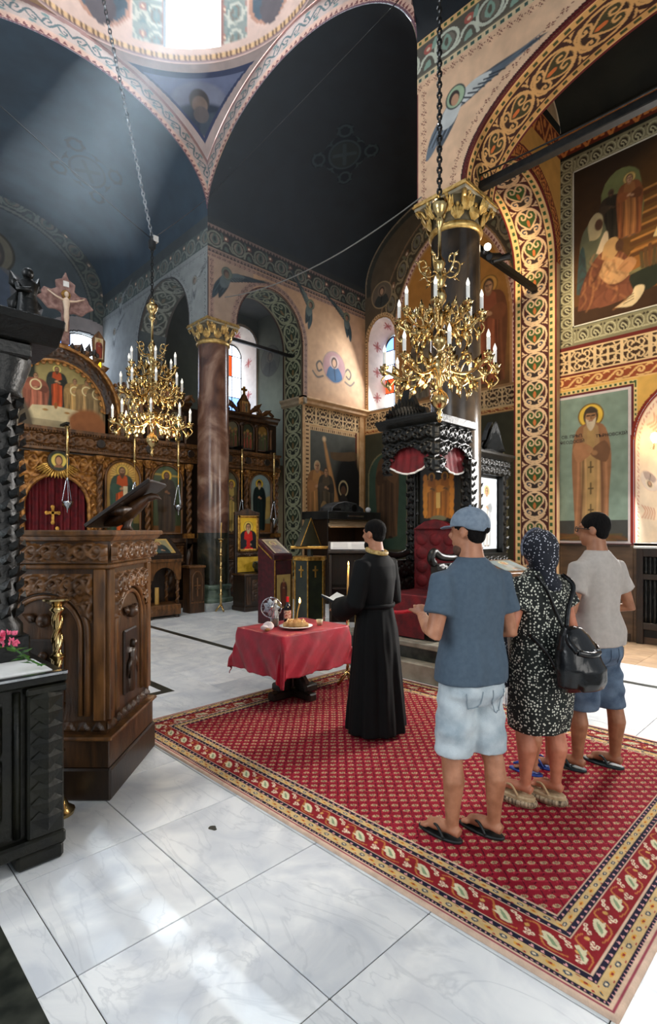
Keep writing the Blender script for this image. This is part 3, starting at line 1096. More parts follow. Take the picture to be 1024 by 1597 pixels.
MB().box(XA + .0, XA + .56, 1.04, 2.56, 1.46, 1.5).build('niche_sill', WHITE, w_as)


def arch_window(name, c, axis, half, z0, zs, rise, mullions, parent=None, panes=None, frame=IRON):
    """Arched window: panes of glass, iron frame bars. c = (plane coordinate, centre along wall)."""
    w = struct_empty(name)
    pl, cc = c

    def P(s, z, dd=0.0):
        return (pl + dd, cc + s, z) if axis == 'x' else (cc + s, pl + dd, z)
    nx, nz = mullions
    xs = np.linspace(-half, half, nx + 1)
    zs_all = list(np.linspace(z0, zs, nz + 1))
    k = 0

    def top(s):
        return zs + rise * math.sqrt(max(0, 1 - (s / half) ** 2))
    for i in range(nx):
        for j in range(nz + 1):
            if j < nz:
                pts = [(xs[i], zs_all[j]), (xs[i + 1], zs_all[j]), (xs[i + 1], zs_all[j + 1]), (xs[i], zs_all[j + 1])]
            else:
                ss = np.linspace(xs[i + 1], xs[i], 9)
                pts = [(xs[i], zs), (xs[i + 1], zs)] + [(s, top(s)) for s in ss]
            m = panes[k % len(panes)] if panes else GLASSY
            MB().add([P(s, z) for s, z in pts], [tuple(range(len(pts)))]).build('pane', m, w)
            k += 1
    bars = MB()
    for x in xs:
        bars.tube([P(x, z0, -.01), P(x, top(x), -.01)], .014, 6)
    for z in zs_all:
        bars.tube([P(-half, z, -.01), P(half, z, -.01)], .014, 6)
    bars.tube([P(half * math.cos(t), zs + rise * math.sin(t), -.01) for t in np.linspace(0, PI, 17)], .022, 6)
    bars.build('window_frame', frame, w)
    return w


REDG = mat('red_stained_glass', (220, 60, 24), rough=.2, emit=(224, 64, 22), estr=2.2)
BLUEG = mat('blue_stained_glass', (120, 160, 230), rough=.2, emit=(110, 150, 235), estr=2.5)
YELG = mat('amber_stained_glass', (240, 180, 40), rough=.2, emit=(245, 180, 36), estr=2.5)
arch_window('window_1', (XA + .555, 1.80), 'x', .46, 1.62, 2.75, .55, (2, 3), panes=[mat('frosted_glass', (230, 232, 230), rough=.3, emit=(240, 240, 236), estr=1.6)])
lamp('POINT', 'niche_lamp_light', (XA + .2, 2.02, 3.0), None, 4, (1.0, .72, .4), shadow_soft_size=.06)

# ---------------------------------------------------------------- transept east wall (beside the chancel column)
A3 = dict(c=7.72, z0=6.15, a=.95, b=1.07)
w_te = MB().prism([(XF + .02, 6.15)] + arch_pts(A3['c'], A3['z0'], A3['a'], A3['b']) + [(8.67, 0), (XT + .3, 0), (XT + .3, 10.3), (XF + .02, 10.3)], YF + .012, YB, 'y').build('wall_transept_east', PLASTER)
struct(w_te)
P, S, T = plane_grid((XF, YF, 0.9), (1, 0, 0), (0, 0, 1), XT - XF, 7.6, 62)
S, T = S + XF, T + .9
d, arc = ell_param(S, T, **A3)
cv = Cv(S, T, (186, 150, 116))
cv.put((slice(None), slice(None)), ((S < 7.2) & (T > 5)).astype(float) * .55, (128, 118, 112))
band_paint(cv, S, T, [(8.02, 8.10, T_TRID, .09), (7.62, 8.02, T_SCROLLD, .6), (7.52, 7.60, T_TRID, .09), (7.42, 7.50, T_CROSSD, .13), (8.10, 9, (40, 44, 44))])
band_paint(cv, T, S - XF, [(0, .02, (70, 50, 50)), (.04, .15, T_CROSSD, .13)], ((T < 7.4) & (T > 6.1)).astype(float))
band_paint(cv, arc, d, [(-1, .03, (74, 36, 34)), (.05, .16, T_CROSSD, .13)], ((T < 7.42) & (T > 4.9)).astype(float))
p = atY(352, 430, YF); seraph(cv, p.x, p.z, .62, flip=1, body=(44, 56, 62), light=(82, 92, 94), halo=(96, 104, 92), face=(104, 84, 70), brown=(60, 56, 54), tilt=-.5)
for (px, py, fl, ti) in ((484, 478, -1, -.15), (541, 498, -1, .2)):
    p = atY(px, py, YF); seraph(cv, p.x, p.z, .55, flip=fl, body=(52, 66, 68), light=(92, 104, 100), halo=(116, 124, 100), face=(140, 108, 84), brown=(74, 70, 64), tilt=ti)
p = atY(521, 573, YF)
for sg in (-1, 1):
    cv.line([(p.x + sg * .36, p.z - .1), (p.x + sg * .5, p.z + .05), (p.x + sg * .62, p.z - .05), (p.x + sg * .56, p.z - .2), (p.x + sg * .45, p.z - .15)], .05, (96, 88, 80), curve=5)
    cv.line([(p.x + sg * .4, p.z - .3), (p.x + sg * .6, p.z - .36), (p.x + sg * .75, p.z - .24)], .05, (112, 100, 90), curve=5)
medallion(cv, p.x, p.z, .40, robe=(64, 92, 122), bgc=(160, 124, 122), halo=(176, 150, 140), ring=(150, 128, 112))
# lower zone
low = (T < 4.80)
cv.put((slice(None), slice(None)), low.astype(float), (196, 142, 86))
band_paint(cv, S, T, [(4.30, 4.78, T_LAT, .48), (4.16, 4.28, T_DOT, .07)], ((S > 8.72) & (S < 10.7)).astype(float))
band_paint(cv, T, S, [(8.74, 8.92, T_DOT, .10), (10.55, 10.62, (110, 52, 30)), (10.62, 10.70, (226, 186, 132))], (T < 4.3).astype(float))
nx0, nx1, nz0, nz1 = 8.93, 10.55, 1.4, 4.16


def nativity(cv):
    cv.grad(nx0, nx1, nz0, nz1, (34, 30, 24), (92, 92, 82))
    W, H = nx1 - nx0, nz1 - nz0
    X = lambda f: nx0 + f * W
    Z = lambda f: nz0 + f * H
    cv.ell(X(.85), Z(.45), W * .35, H * .42, (24, 22, 18), soft=.2)
    cv.poly([(X(.27), Z(.93)), (X(.31), Z(.93)), (X(.62), Z(.36)), (X(.48), Z(.34))], (196, 142, 86), soft=.06)
    cv.ell(X(.29), Z(.94), .06, .06, (240, 200, 150), soft=.06)
    cv.poly([(X(.42), Z(.83)), (X(.7), Z(.84)), (X(1), Z(.86)), (X(1), Z(.78)), (X(.5), Z(.76))], (96, 74, 48), curve=3)
    figure(cv, X(.14), Z(.04), H * .72, (180, 128, 74), (150, 104, 62), halo=None, hair=(196, 170, 130), width=.34)
    figure(cv, X(.33), Z(.14), H * .56, (96, 82, 62), (74, 66, 54), halo=None, width=.36)
    cv.poly([(X(.16), Z(.02)), (X(.22), Z(.34)), (X(.36), Z(.34)), (X(.48), Z(.06))], (166, 132, 86), curve=3)
    cv.ring(X(.72), Z(.50), W * .10, .04, (196, 176, 130), ry=W * .12)
    cv.ell(X(.72), Z(.48), W * .06, W * .08, (96, 68, 48))
    cv.poly([(X(.62), Z(.18)), (X(.64), Z(.42)), (X(.8), Z(.42)), (X(.9), Z(.16))], (52, 46, 40), curve=3)
    cv.ring(X(.60), Z(.31), W * .06, .03, (170, 140, 92))
    cv.ell(X(.60), Z(.29), W * .04, W * .05, (150, 100, 62))
    cv.poly([(X(.55), Z(.12)), (X(.6), Z(.22)), (X(.78), Z(.2)), (X(.8), Z(.1))], (120, 92, 56), curve=3)


nativity(cv)
cv.speck(.07)
km = (d > -0.006) & ((T > 6.14) | (S > 8.665))
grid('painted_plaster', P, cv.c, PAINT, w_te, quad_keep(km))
TEH = [(0, .04, (70, 60, 48)), (.04, .06, (140, 132, 104)), (.06, .64, T_HEARTG, .60), (.64, .68, (140, 132, 104)), (.68, .75, (60, 40, 34))]
P, S, T = plane_grid((8.664, YF, 0.5), (0, 1, 0), (0, 0, 1), .74, 5.65, 66)
cv = Cv(S, T); band_paint(cv, T, S, TEH); cv.speck(.06)
grid('painted_jamb', P, cv.c, PAINT, w_te)
soffit('painted_soffit', w_te, 'y', YF, YB, A3['c'], A3['z0'], A3['a'], A3['b'], 0, R(160), TEH, 60)
MB().prism([(YF - .16, 4.93), (YF - .16, 4.89), (YF - .10, 4.84), (YF - .10, 4.78), (YF - .02, 4.74), (YF + .0, 4.74), (YF, 4.93)], 8.55, XT, 'x').build('string_moulding', CREAMT, w_te)
MB().prism([(8.55, 4.93), (8.55, 4.89), (8.60, 4.84), (8.60, 4.78), (8.66, 4.74), (8.67, 4.74), (8.67, 4.93)], YF - .16, YB, 'y').build('string_moulding', mat('shaded_moulding', (150, 134, 110), (172, 154, 128), rough=.6), w_te)  # darker copy of the cream moulding, shade of the return put into the colour
MB().box(8.66, 8.74, YF - .03, YF, .5, 4.76).box(10.70, 10.86, YF - .04, YF, .5, 4.76).build('pilaster_strip', CREAMT, w_te, bevel=.008)

# ---------------------------------------------------------------- transept south wall with window and lunette
w_ts = struct_empty('wall_transept_south')
P, S, T = plane_grid((XT, Y2F, 0.9), (0, 1, 0), (0, 0, 1), YF - Y2F, 9.2, 52)
S, T = S + Y2F, T + .9
dw, aw = ell_param(S, T, 9.15, 6.75, .44, .56)
dw = np.where(T < 4.92, 9, dw)
dv, av = ell_param(S, T, DC[1], ZS, 2.66, RISE)
dl, alu = ell_param(S, T, DC[1], 6.3, 1.52, 2.5)
cv = Cv(S, T, (118, 98, 76))
cv.put((slice(None), slice(None)), ((dl > 0)).astype(float), (92, 78, 60))
band_paint(cv, alu, dl, [(.0, .06, (190, 140, 92)), (.06, .16, T_TRI, .10), (.16, .20, (170, 128, 88)), (.24, .66, scroll_tile(ground=(78, 66, 50), line=(150, 132, 100), leaf=(116, 110, 84), flower=(130, 96, 70)), .62), (.7, .74, (140, 110, 80))], (T > 4.9).astype(float))
band_paint(cv, av, -dv, [(0, .05, (150, 130, 104)), (.05, .2, (60, 58, 50))], (T > 8.0).astype(float))


def lunette(cv):
    m = (dl < 0) & (T > 4.9)
    t = np.clip((T - 5.0) / 3.5, 0, 1)[..., None]
    cv.put((slice(None), slice(None)), m.astype(float), lin((120, 84, 48)) * (1 - t) + lin((196, 134, 62)) * t)
    for (y, z, h, a, b) in ((6.62, 4.95, 2.4, (112, 112, 106), (128, 130, 124)), (6.05, 4.95, 2.45, (150, 84, 56), (116, 70, 44)), (7.35, 4.95, 1.9, (130, 74, 60), (150, 96, 70)), (7.9, 4.95, 1.7, (92, 86, 74), (108, 96, 80))):
        figure(cv, y, z, h, a, b, halo=(206, 150, 74), width=.36)


lunette(cv)
p = atX(595, 460, XT)
medallion(cv, p.y, p.z, .34, robe=(60, 62, 58), bgc=(110, 96, 80), halo=(130, 112, 92), ring=(176, 150, 112))
band_paint(cv, aw, dw, [(0, .05, (176, 132, 84)), (.05, .13, T_DOT, .07)], (T > 4.9).astype(float))
low = T < 4.9
cv.put((slice(None), slice(None)), low.astype(float), (170, 128, 84))
band_paint(cv, S, T, [(4.40, 4.84, T_LAT, .44), (4.30, 4.39, T_WAVE, .2)])
band_paint(cv, S, T, [(0, 4.28, (64, 62, 44))])
for (yc, hw) in ((8.95, .72), (7.2, .8), (6.1, .55)):
    dd, aa = ell_param(S, T, yc, 3.1, hw * .9, hw * .9)
    band_paint(cv, aa, dd, [(-9, -.02, (58, 78, 62)), (-.02, .02, (128, 118, 84))], (low & (T > 1.2) & (T < 4.2) & (abs(S - yc) < hw)).astype(float))
    figure(cv, yc, 1.5, 2.5, (78, 56, 38), (92, 66, 44), halo=None, skin=(92, 70, 50), hair=(66, 50, 38), width=.30, hat=(60, 44, 34))
cv.speck(.08)
grid('painted_plaster', P, cv.c, PAINT, w_ts, quad_keep((dw > -0.004) & (dv < .03)))
MB().box(XT, XT + .1, Y2F, YF, 0, .92).build('wainscot', MATS['brown_wainscot'], w_ts)
# splay of the transept window
def splay(parent, plane, cc, half, z0, zs, rise, depth, hs, vs, bg, ink, axis='x', ppm=50, sgn=1):
    pts = [(-half, z0)] + [(-half * math.cos(PI * i / 24), zs + rise * math.sin(PI * i / 24)) for i in range(25)] + [(half, z0)]
    pts = np.array(pts)
    sg = np.sqrt((np.diff(pts, axis=0) ** 2).sum(1)); cu = np.concatenate([[0], np.cumsum(sg)])
    al = np.linspace(0, cu[-1], int(cu[-1] * ppm))
    a, z = np.interp(al, cu, pts[:, 0]), np.interp(al, cu, pts[:, 1])
    dp = np.linspace(0, depth, int(depth * ppm) + 2)
    D, A = np.meshgrid(dp, al)
    f = D / depth
    s = cc + a[:, None] * (1 - f * hs)
    zz = z0 + .1 * f + (z[:, None] - z0) * (1 - f * vs)
    P = np.stack([plane + sgn * D, s, zz], -1) if axis == 'x' else np.stack([s, plane + sgn * D, zz], -1)
    cv = Cv(D, A, bg)
    n = 7
    for k in range(n):
        y = cu[-1] * (k + .5) / n
        for r in (0, 1):
            a0 = PI / 4 * r
            for q in range(4):
                t = a0 + q * PI / 2
                cv.line([(depth / 2, y), (depth / 2 + .11 * math.cos(t), y + .13 * math.sin(t))], .045 if r == 0 else .02, ink)
    grid('window_reveal', P, cv.c, PAINT, parent)
    q = [(plane, cc - half, z0), (plane, cc + half, z0), (plane + sgn * depth, cc + half * (1 - hs), z0 + .1), (plane + sgn * depth, cc - half * (1 - hs), z0 + .1)]
    if axis != 'x':
        q = [(b, a, c) for a, b, c in q]
    MB().add(q, [(0, 1, 2, 3)]).build('window_sill', WHITE, parent)


splay(w_ts, XT, 9.15, .45, 4.92, 6.75, .56, .55, .34, .16, (206, 192, 180), (150, 80, 74))
arch_window('window_2', (XT + .55, 9.15), 'x', .32, 5.05, 6.6, .36, (2, 4), panes=[GLASSY, GLASSY, BLUEG, GLASSY, REDG, GLASSY, REDG, GLASSY, GLASSY, BLUEG])

# ---------------------------------------------------------------- vaults
def barrel(name, axis, c, a, z0, rise, lo, hi, m, t0=0, t1=PI, n=40, thick=0.0):
    th = np.linspace(t0, t1, n)
    D, TH = np.meshgrid(np.linspace(lo, hi, 12), th)
    al, z = c + a * np.cos(TH), z0 + rise * np.sin(TH)
    P = np.stack([D, al, z], -1) if axis == 'x' else np.stack([al, D, z], -1)
    return struct(grid(name, P, None, m))


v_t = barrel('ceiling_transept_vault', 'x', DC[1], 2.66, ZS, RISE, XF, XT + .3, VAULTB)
v_c = barrel('ceiling_chancel_vault', 'y', DC[0], 2.68, ZS, RISE, YF, 15.3, mat('smoky_blue_vault', (24, 50, 68), (36, 66, 86), rough=.8, scale=2, detail=8))
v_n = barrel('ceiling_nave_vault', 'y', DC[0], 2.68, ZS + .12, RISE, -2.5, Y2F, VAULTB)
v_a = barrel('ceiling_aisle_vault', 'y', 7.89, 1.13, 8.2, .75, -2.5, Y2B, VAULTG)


def wreath(name, parent, fn, ink, bg, bits):
    """painted emblem on a vault: fn maps (s,t) in -1..1 to points"""
    s = np.linspace(-1, 1, 110)
    S, T = np.meshgrid(s, s)
    cv = Cv(S, T, bg)
    cv.ring(0, 0, .42, .06, ink)
    cv.ell(0, 0, .38, .38, bits)
    cv.line([(-.2, -.2), (.2, .2)], .1, ink); cv.line([(-.2, .2), (.2, -.2)], .1, ink)
    for k in range(4):
        a = k * PI / 2 + PI / 4
        c, q = math.cos(a), math.sin(a)
        cv.ring(.72 * c, .72 * q, .16, .06, ink)
        for sg in (-1, 1):
            p = lambda r, t: (r * math.cos(a + sg * t), r * math.sin(a + sg * t))
            cv.line([p(.72, .2), p(.62, .5), p(.56, .7), p(.5, .785)], .06, ink, curve=4)
            cv.line([p(.82, .1), p(.86, .3), p(.78, .45)], .04, ink, curve=4)
    near = np.min([np.hypot(S - .72 * math.cos(k * PI / 2 + PI / 4), T - .72 * math.sin(k * PI / 2 + PI / 4)) for k in range(4)], axis=0)
    keep = quad_keep((np.hypot(S, T) < .60) | (near < .24))
    return grid(name, fn(S, T), cv.c, PAINT, parent, keep)


def on_barrel(axis, c, a, z0, rise, dc, tc, hd, ht):
    def f(S, T):
        D, TH = dc + S * hd, tc + T * ht
        al, z = c + (a - .012) * np.cos(TH), z0 + (rise - .012) * np.sin(TH)
        return np.stack([D, al, z], -1) if axis == 'x' else np.stack([al, D, z], -1)
    return f


wreath('vault_emblem', v_c, on_barrel('y', DC[0], 2.68, ZS, RISE, 12.4, R(62), 1.0, .36), (16, 20, 24), (30, 58, 77), (38, 52, 62))
wreath('vault_emblem', v_t, on_barrel('x', DC[1], 2.66, ZS, RISE, 8.4, R(68), .8, .32), (52, 64, 66), (14, 23, 30), (38, 46, 44))

# ---------------------------------------------------------------- pendentives and drum
AE, BE = 2.66 + BW, RISE + BW        # outer ellipse of the great arches


def great_arch(name, axis, plane, c, paint=True):
    """flat painted face of a great arch toward the dome"""
    P, S, T = plane_grid((0, 0, 0), (1, 0, 0), (0, 0, 1), 5.34, BE + .02, 72 if paint else 16)
    S, T = S + c - 2.67, T + ZS
    d, arc = ell_param(S, T, c, ZS, 2.67, RISE)
    e = np.sqrt(((S - c) / AE) ** 2 + ((T - ZS) / BE) ** 2)
    rx = BW * (e - np.sqrt(((S - c) / 2.67) ** 2 + ((T - ZS) / RISE) ** 2))
    n = np.sqrt(((S - c) / 2.67) ** 2 + ((T - ZS) / RISE) ** 2)
    f = np.where(n > 1, (n - 1) / np.maximum(n - e, 1e-6), -1) * BW       # 0 at the inner edge, BW at the outer
    cv = Cv(S, T, (208, 190, 184))
    band_paint(cv, arc, f, [(-9, .04, (120, 84, 96)), (.04, .13, T_TRI, .10), (.13, .16, (226, 194, 176)), (.16, .41, T_VINE, .36), (.41, .47, (168, 132, 126))])
    cv.speck(.05)
    P = np.stack([np.full(S.shape, plane), S, T], -1) if axis == 'x' else np.stack([S, np.full(S.shape, plane), T], -1)
    return struct(grid(name, P, cv.c, PAINT, None, quad_keep((n > .997) & (e < 1.012))))


great_arch('trim_great_arch_1', 'x', XF, DC[1])
great_arch('trim_great_arch_2', 'y', YF, DC[0])
great_arch('trim_great_arch_3', 'y', Y2F, DC[0], False)
great_arch('trim_great_arch_4', 'x', .67, DC[1], False)


def pendentive(name, sx, sy, paint=True):
    """corner piece between two great arches; sx,sy pick the corner."""
    n, k = (110, 110) if paint else (24, 20)
    h = 2.67
    th = np.linspace(math.acos(2.66 / AE), PI / 2, n)
    TH, F = np.meshgrid(th, np.linspace(0, 1, k), indexing='ij')
    q = AE * np.cos(TH)
    a0 = np.arctan2(q, h)
    ph = a0 + (PI / 2 - 2 * a0) * F
    r = np.sqrt(q ** 2 + h ** 2)
    P = np.stack([DC[0] + sx * r * np.cos(ph), DC[1] + sy * r * np.sin(ph), ZS + BE * np.sin(TH)], -1)
    if not paint:
        return struct(grid(name, P, None, PLASTER))
    S, T = np.meshgrid(np.linspace(0, 1, k), np.linspace(0, 1, n))
    cv = Cv(S, T, (208, 190, 184))
    half = (PI / 2 - 2 * a0) * r
    dm = np.minimum(F, 1 - F) * half * .72
    zm = ZS + BE * np.sin(TH)
    full = (slice(None), slice(None))
    cv.put(full, ((dm > .12) & (zm < 10.36)).astype(float), (50, 62, 104))
    inn2 = ((dm > .17) & (zm < 10.31)).astype(float)
    t = np.clip((zm - 9.3) / 1.0, 0, 1)[..., None]
    cv.put(full, inn2, lin((38, 60, 88)) * (1 - t) + lin((122, 134, 172)) * t)
    xm = (F - .5) * half * .62

    def blob(cx, cz, rx, rz, c, op=1.0):
        e = np.sqrt(((xm - cx) / rx) ** 2 + ((zm - cz) / rz) ** 2)
        cv.put(full, np.clip((1 - e) * 8, 0, 1) * op * inn2, c)
    blob(0, 10.08, .36, .22, (150, 156, 176), .7)
    blob(0, 9.80, .50, .30, (40, 54, 76), 1.0)
    blob(-.22, 9.86, .20, .14, (60, 74, 96), .9); blob(.22, 9.86, .20, .14, (52, 66, 88), .9)
    blob(-.12, 9.75, .18, .24, (74, 88, 104), .8)
    blob(0, 10.10, .13, .13, (78, 72, 72))
    blob(0, 10.06, .10, .10, (150, 130, 118))
    blob(0, 9.96, .10, .10, (116, 108, 108))
    blob(.02, 9.62, .13, .10, (186, 160, 128)); blob(.02, 9.62, .09, .07, (60, 56, 60))
    cv.speck(.05)
    return struct(grid(name, P, cv.c, PAINT))


pendentive('trim_pendentive_1', 1, 1)
pendentive('trim_pendentive_2', 1, -1)
pendentive('trim_pendentive_3', -1, 1, False)
pendentive('trim_pendentive_4', -1, -1, False)
# drum: cylinder with arched windows
ZD = ZS + BE
RD = 2.67
drum = struct_empty('wall_drum')
th = np.linspace(0, 2 * PI, 420)
zz = np.linspace(ZD - .01, ZD + 2.9, 62)
TH, Z = np.meshgrid(th, zz)
P = np.stack([DC[0] + RD * np.cos(TH), DC[1] + RD * np.sin(TH), Z], -1)
cv = Cv(TH * RD, Z, (206, 178, 164))
band_paint(cv, TH * RD, Z, [(ZD, ZD + .06, (132, 104, 104)), (ZD + .06, ZD + .16, T_DOT, .1)])
keepm = np.ones(TH.shape, bool)
scd = scroll_tile(ground=(132, 142, 136), line=(190, 190, 176), leaf=(108, 130, 128), flower=(160, 120, 110))
full = (slice(None), slice(None))
for k in (1, 3, 5, 7):
    a = PI / 4 * k
    da = ((TH - a + PI) % (2 * PI) - PI) * RD
    dq, _ = ell_param(da, Z, 0, ZD + 1.75, .52, .52)
    dq = np.where(Z < ZD + .28, 9, dq)
    keepm &= dq > -0.01
    cv.put(full, ((dq > 0) & (dq < .06)).astype(float), (150, 110, 100))
    cv.region(((dq > .06) & (dq < .55) & (Z > ZD + .3)).astype(float), scd, da / .5, np.clip((Z % .5) / .5, 0, .999))
    for am in (a - .61, a + .61):
        dm = ((TH - am + PI) % (2 * PI) - PI) * RD
        e = np.hypot(dm, Z - (ZD + .85))
        cv.put(full, (e < .52).astype(float), (176, 132, 110))
        cv.put(full, (e < .45).astype(float), (66, 84, 96))
        cv.put(full, (np.hypot(dm / .26, (Z - ZD - .65) / .34) < 1).astype(float), (84, 76, 80))
        cv.put(full, (np.hypot(dm / .11, (Z - ZD - .98) / .14) < 1).astype(float), (150, 118, 96))
grid('painted_plaster', P, cv.c, PAINT, drum, quad_keep(keepm))
DRUMG = mat('sunlit_drum_glass', (250, 252, 255), rough=.3, emit=(244, 248, 255), estr=14.0)
nt_ = DRUMG.node_tree                      # clear glass: bright sky seen in it, sunlight passes through
tr_ = nt_.nodes.new('ShaderNodeBsdfTransparent'); ad_ = nt_.nodes.new('ShaderNodeAddShader')
em_ = nt_.nodes.new('ShaderNodeEmission'); em_.inputs[0].default_value = (.95, .98, 1, 1); em_.inputs[1].default_value = 9.0
nt_.links.new(tr_.outputs[0], ad_.inputs[0]); nt_.links.new(em_.outputs[0], ad_.inputs[1])
nt_.links.new(ad_.outputs[0], nt_.nodes['Material Output'].inputs['Surface'])
DRUMD = mat('dull_drum_glass', (200, 210, 220), rough=.3, emit=(210, 222, 240), estr=1.0)
for k in range(8):
    a = PI / 4 * k
    if k not in (1, 3, 7):
        continue
    pts = [(-.54, ZD + .26), (.54, ZD + .26)] + [(.54 * math.cos(t), ZD + 1.75 + .54 * math.sin(t)) for t in np.linspace(0, PI, 13)]
    rr = RD + .12
    q = [(DC[0] + rr * math.cos(a) - s * math.sin(a), DC[1] + rr * math.sin(a) + s * math.cos(a), z) for s, z in pts]
    MB().add(q, [tuple(range(len(q)))]).build('drum_pane', DRUMG if k == 1 else DRUMD, drum)
th = np.linspace(0, 2 * PI, 48); ph = np.linspace(0, PI / 2, 14)
TH, PH = np.meshgrid(th, ph)
P = np.stack([DC[0] + RD * np.cos(TH) * np.cos(PH), DC[1] + RD * np.sin(TH) * np.cos(PH), ZD + 2.9 + 2.4 * np.sin(PH)], -1)
struct(grid('ceiling_dome', P, None, VAULTB))

# ---------------------------------------------------------------- chancel: south wall, apse wall, side chapel
A4 = dict(c=11.72, z0=6.25, a=1.24, b=1.30)
w_cs = MB().prism([(YB - .01, 6.15)] + arch_pts(A4['c'], A4['z0'], A4['a'], A4['b']) + [(12.96, 0), (15.3, 0), (15.3, 10.3), (YF + .02, 10.3), (YF + .02, 6.15)], XF + .012, XB, 'x').build('wall_chancel_south', GREYW)
struct(w_cs)
P, S, T = plane_grid((XF, YF, 3.4), (0, 1, 0), (0, 0, 1), 15.2 - YF, 5.0, 50)
S, T = S + YF, T + 3.4
d, arc = ell_param(S, T, **A4)
cv = Cv(S, T, (146, 150, 148))
cgt = cross_tile(ground=(146, 150, 148), ink=(96, 100, 100))
band_paint(cv, S, T, [(7.62, 8.02, scroll_tile(ground=(74, 84, 82), line=(126, 132, 124), leaf=(96, 108, 102), flower=(110, 100, 92)), .6), (8.02, 9, (58, 66, 68)), (7.46, 7.58, cgt, .14)])
band_paint(cv, arc, d, [(-1, .03, (66, 60, 60)), (.05, .18, cgt, .14)], (T < 7.5).astype(float))
band_paint(cv, T, S - YF, [(0, .02, (80, 74, 74)), (.05, .18, cgt, .14)], (T < 7.5).astype(float))
for (px, py) in ((178, 520), (188, 470), (303, 440)):
    p = atX(px, py, XF); seraph(cv, p.y, p.z, .42, flip=-1, body=(120, 124, 124), light=(158, 162, 160), halo=(150, 146, 130), face=(140, 124, 112), brown=(128, 126, 124), tilt=.2)
cv.speck(.06)
grid('painted_plaster', P, cv.c, PAINT, w_cs, quad_keep((d > -.006) & ((T > 6.14) | (S > 12.95))))
CSH = [(0, .05, (84, 78, 74)), (.05, .68, heart_tile(ground=(82, 86, 82), line=(148, 152, 144), inner=(66, 72, 70), heart=(74, 84, 80), comma=(70, 76, 80), drop=(120, 110, 96)), .6), (.68, .75, (84, 78, 74))]
soffit('painted_soffit', w_cs, 'x', XF, XB, A4['c'], A4['z0'], A4['a'], A4['b'], R(20), PI, CSH, 46)
P, S, T = plane_grid((XF, 12.955, 3.4), (1, 0, 0), (0, 0, 1), .74, 2.86, 46)
cv = Cv(S, T); band_paint(cv, T, S, CSH)
grid('painted_jamb', P, cv.c, PAINT, w_cs)

w_ap = struct_empty('wall_apse')
P, S, T = plane_grid((-.2, 15.15, 3.0), (1, 0, 0), (0, 0, 1), 6.3, 7.3, 42)
S, T = S - .2, T + 3.0
pw = atY(131, 545, 15.15)
dq, aq = ell_param(S, T, DC[0], ZS - .6, 2.3, 2.0)
dwa, awa = ell_param(S, T, pw.x, pw.z - .5, .95, .95)
cv = Cv(S, T, (96, 106, 110))
cv.put((slice(None), slice(None)), (dq > 0).astype(float), (72, 80, 80))
band_paint(cv, aq, dq, [(.04, .10, (120, 124, 116)), (.10, .55, scroll_tile(ground=(70, 78, 76), line=(116, 122, 112), leaf=(92, 102, 96), flower=(100, 96, 90)), .7)])
figure(cv, 3.3, 3.2, 5.9, (98, 110, 128), (118, 118, 120), halo=(132, 126, 108), skin=(130, 116, 106), hair=(84, 78, 74), width=.34)
figure(cv, 2.2, 3.6, 4.6, (96, 106, 116), (104, 108, 112), halo=(124, 120, 106), skin=(122, 110, 100), hair=(80, 76, 72), width=.34)
for (x, z, r) in ((3.9, 6.4, .5), (4.2, 5.9, .45), (3.6, 5.8, .5), (4.3, 6.9, .36)):
    cv.ell(x, z, r, r * .7, (142, 152, 164), soft=.3, op=.7)
band_paint(cv, awa, dwa, [(-.02, .05, (60, 52, 52)), (.05, .4, (190, 178, 176))], (T > pw.z - .5).astype(float))
cv.speck(.08)
grid('painted_plaster', P, cv.c, PAINT, w_ap, quad_keep(~((dwa < 0) & (T > pw.z - .9))))
arch_window('window_3', (15.3, pw.x), 'y', .95, pw.z - .9, pw.z - .5, .95, (3, 1), panes=[GLASSY, BLUEG, GLASSY, GLASSY, BLUEG, YELG])

w_ch = struct_empty('wall_side_chapel')
P, S, T = plane_grid((XB, 13.6, 3.0), (1, 0, 0), (0, 0, 1), 3.6, 5.4, 44)
S, T = S + XB, T + 3.0
pa, pb = atY(357, 560, 13.6), atY(399, 560, 13.6)
cw, hw = (pa.x + pb.x) / 2, (pb.x - pa.x) / 2
zt = atY(372, 508, 13.6).z
dq, aq = ell_param(S, T, cw, zt - hw, hw, hw)
dq = np.where(T < 4.4, 9, dq)
cv = Cv(S, T, (66, 70, 62))
band_paint(cv, aq, dq, [(0, .08, (150, 130, 112))])
cv.speck(.06)
grid('painted_plaster', P, cv.c, PAINT, w_ch, quad_keep(dq > -.004))
splay(w_ch, 13.6, cw, hw, 4.4, zt - hw, hw, .6, .3, .14, (214, 206, 196), (164, 84, 80), axis='y', ppm=40)
arch_window('window_4', (14.2, cw), 'y', hw * .7, 4.6, zt - hw - .25, hw * .68, (2, 4), panes=[GLASSY, BLUEG, GLASSY, REDG, GLASSY, GLASSY, BLUEG, GLASSY, GLASSY, GLASSY])
P, S, T = plane_grid((pb.x + .06, YB, 3.0), (0, 1, 0), (0, 0, 1), 13.6 - YB, 5.4, 40)
S, T = S + YB, T + 3.0
cv = Cv(S, T, (70, 74, 62))
p = atX(421, 563, pb.x + .06)
medallion(cv, p.y, p.z, .46, robe=(50, 54, 48), bgc=(60, 62, 54), halo=(70, 68, 58), skin=(74, 66, 54), hair=(44, 44, 38), ring=(48, 50, 42))
cv.speck(.06)
grid('painted_plaster', P, cv.c, PAINT, w_ch)
struct(MB().box(-.5, 11.2, 12.2, 12.25, 0, 3.6).build('light_block_behind_screen', VAULTG))  # unseen dark wall, added to block outside light behind the altar screen
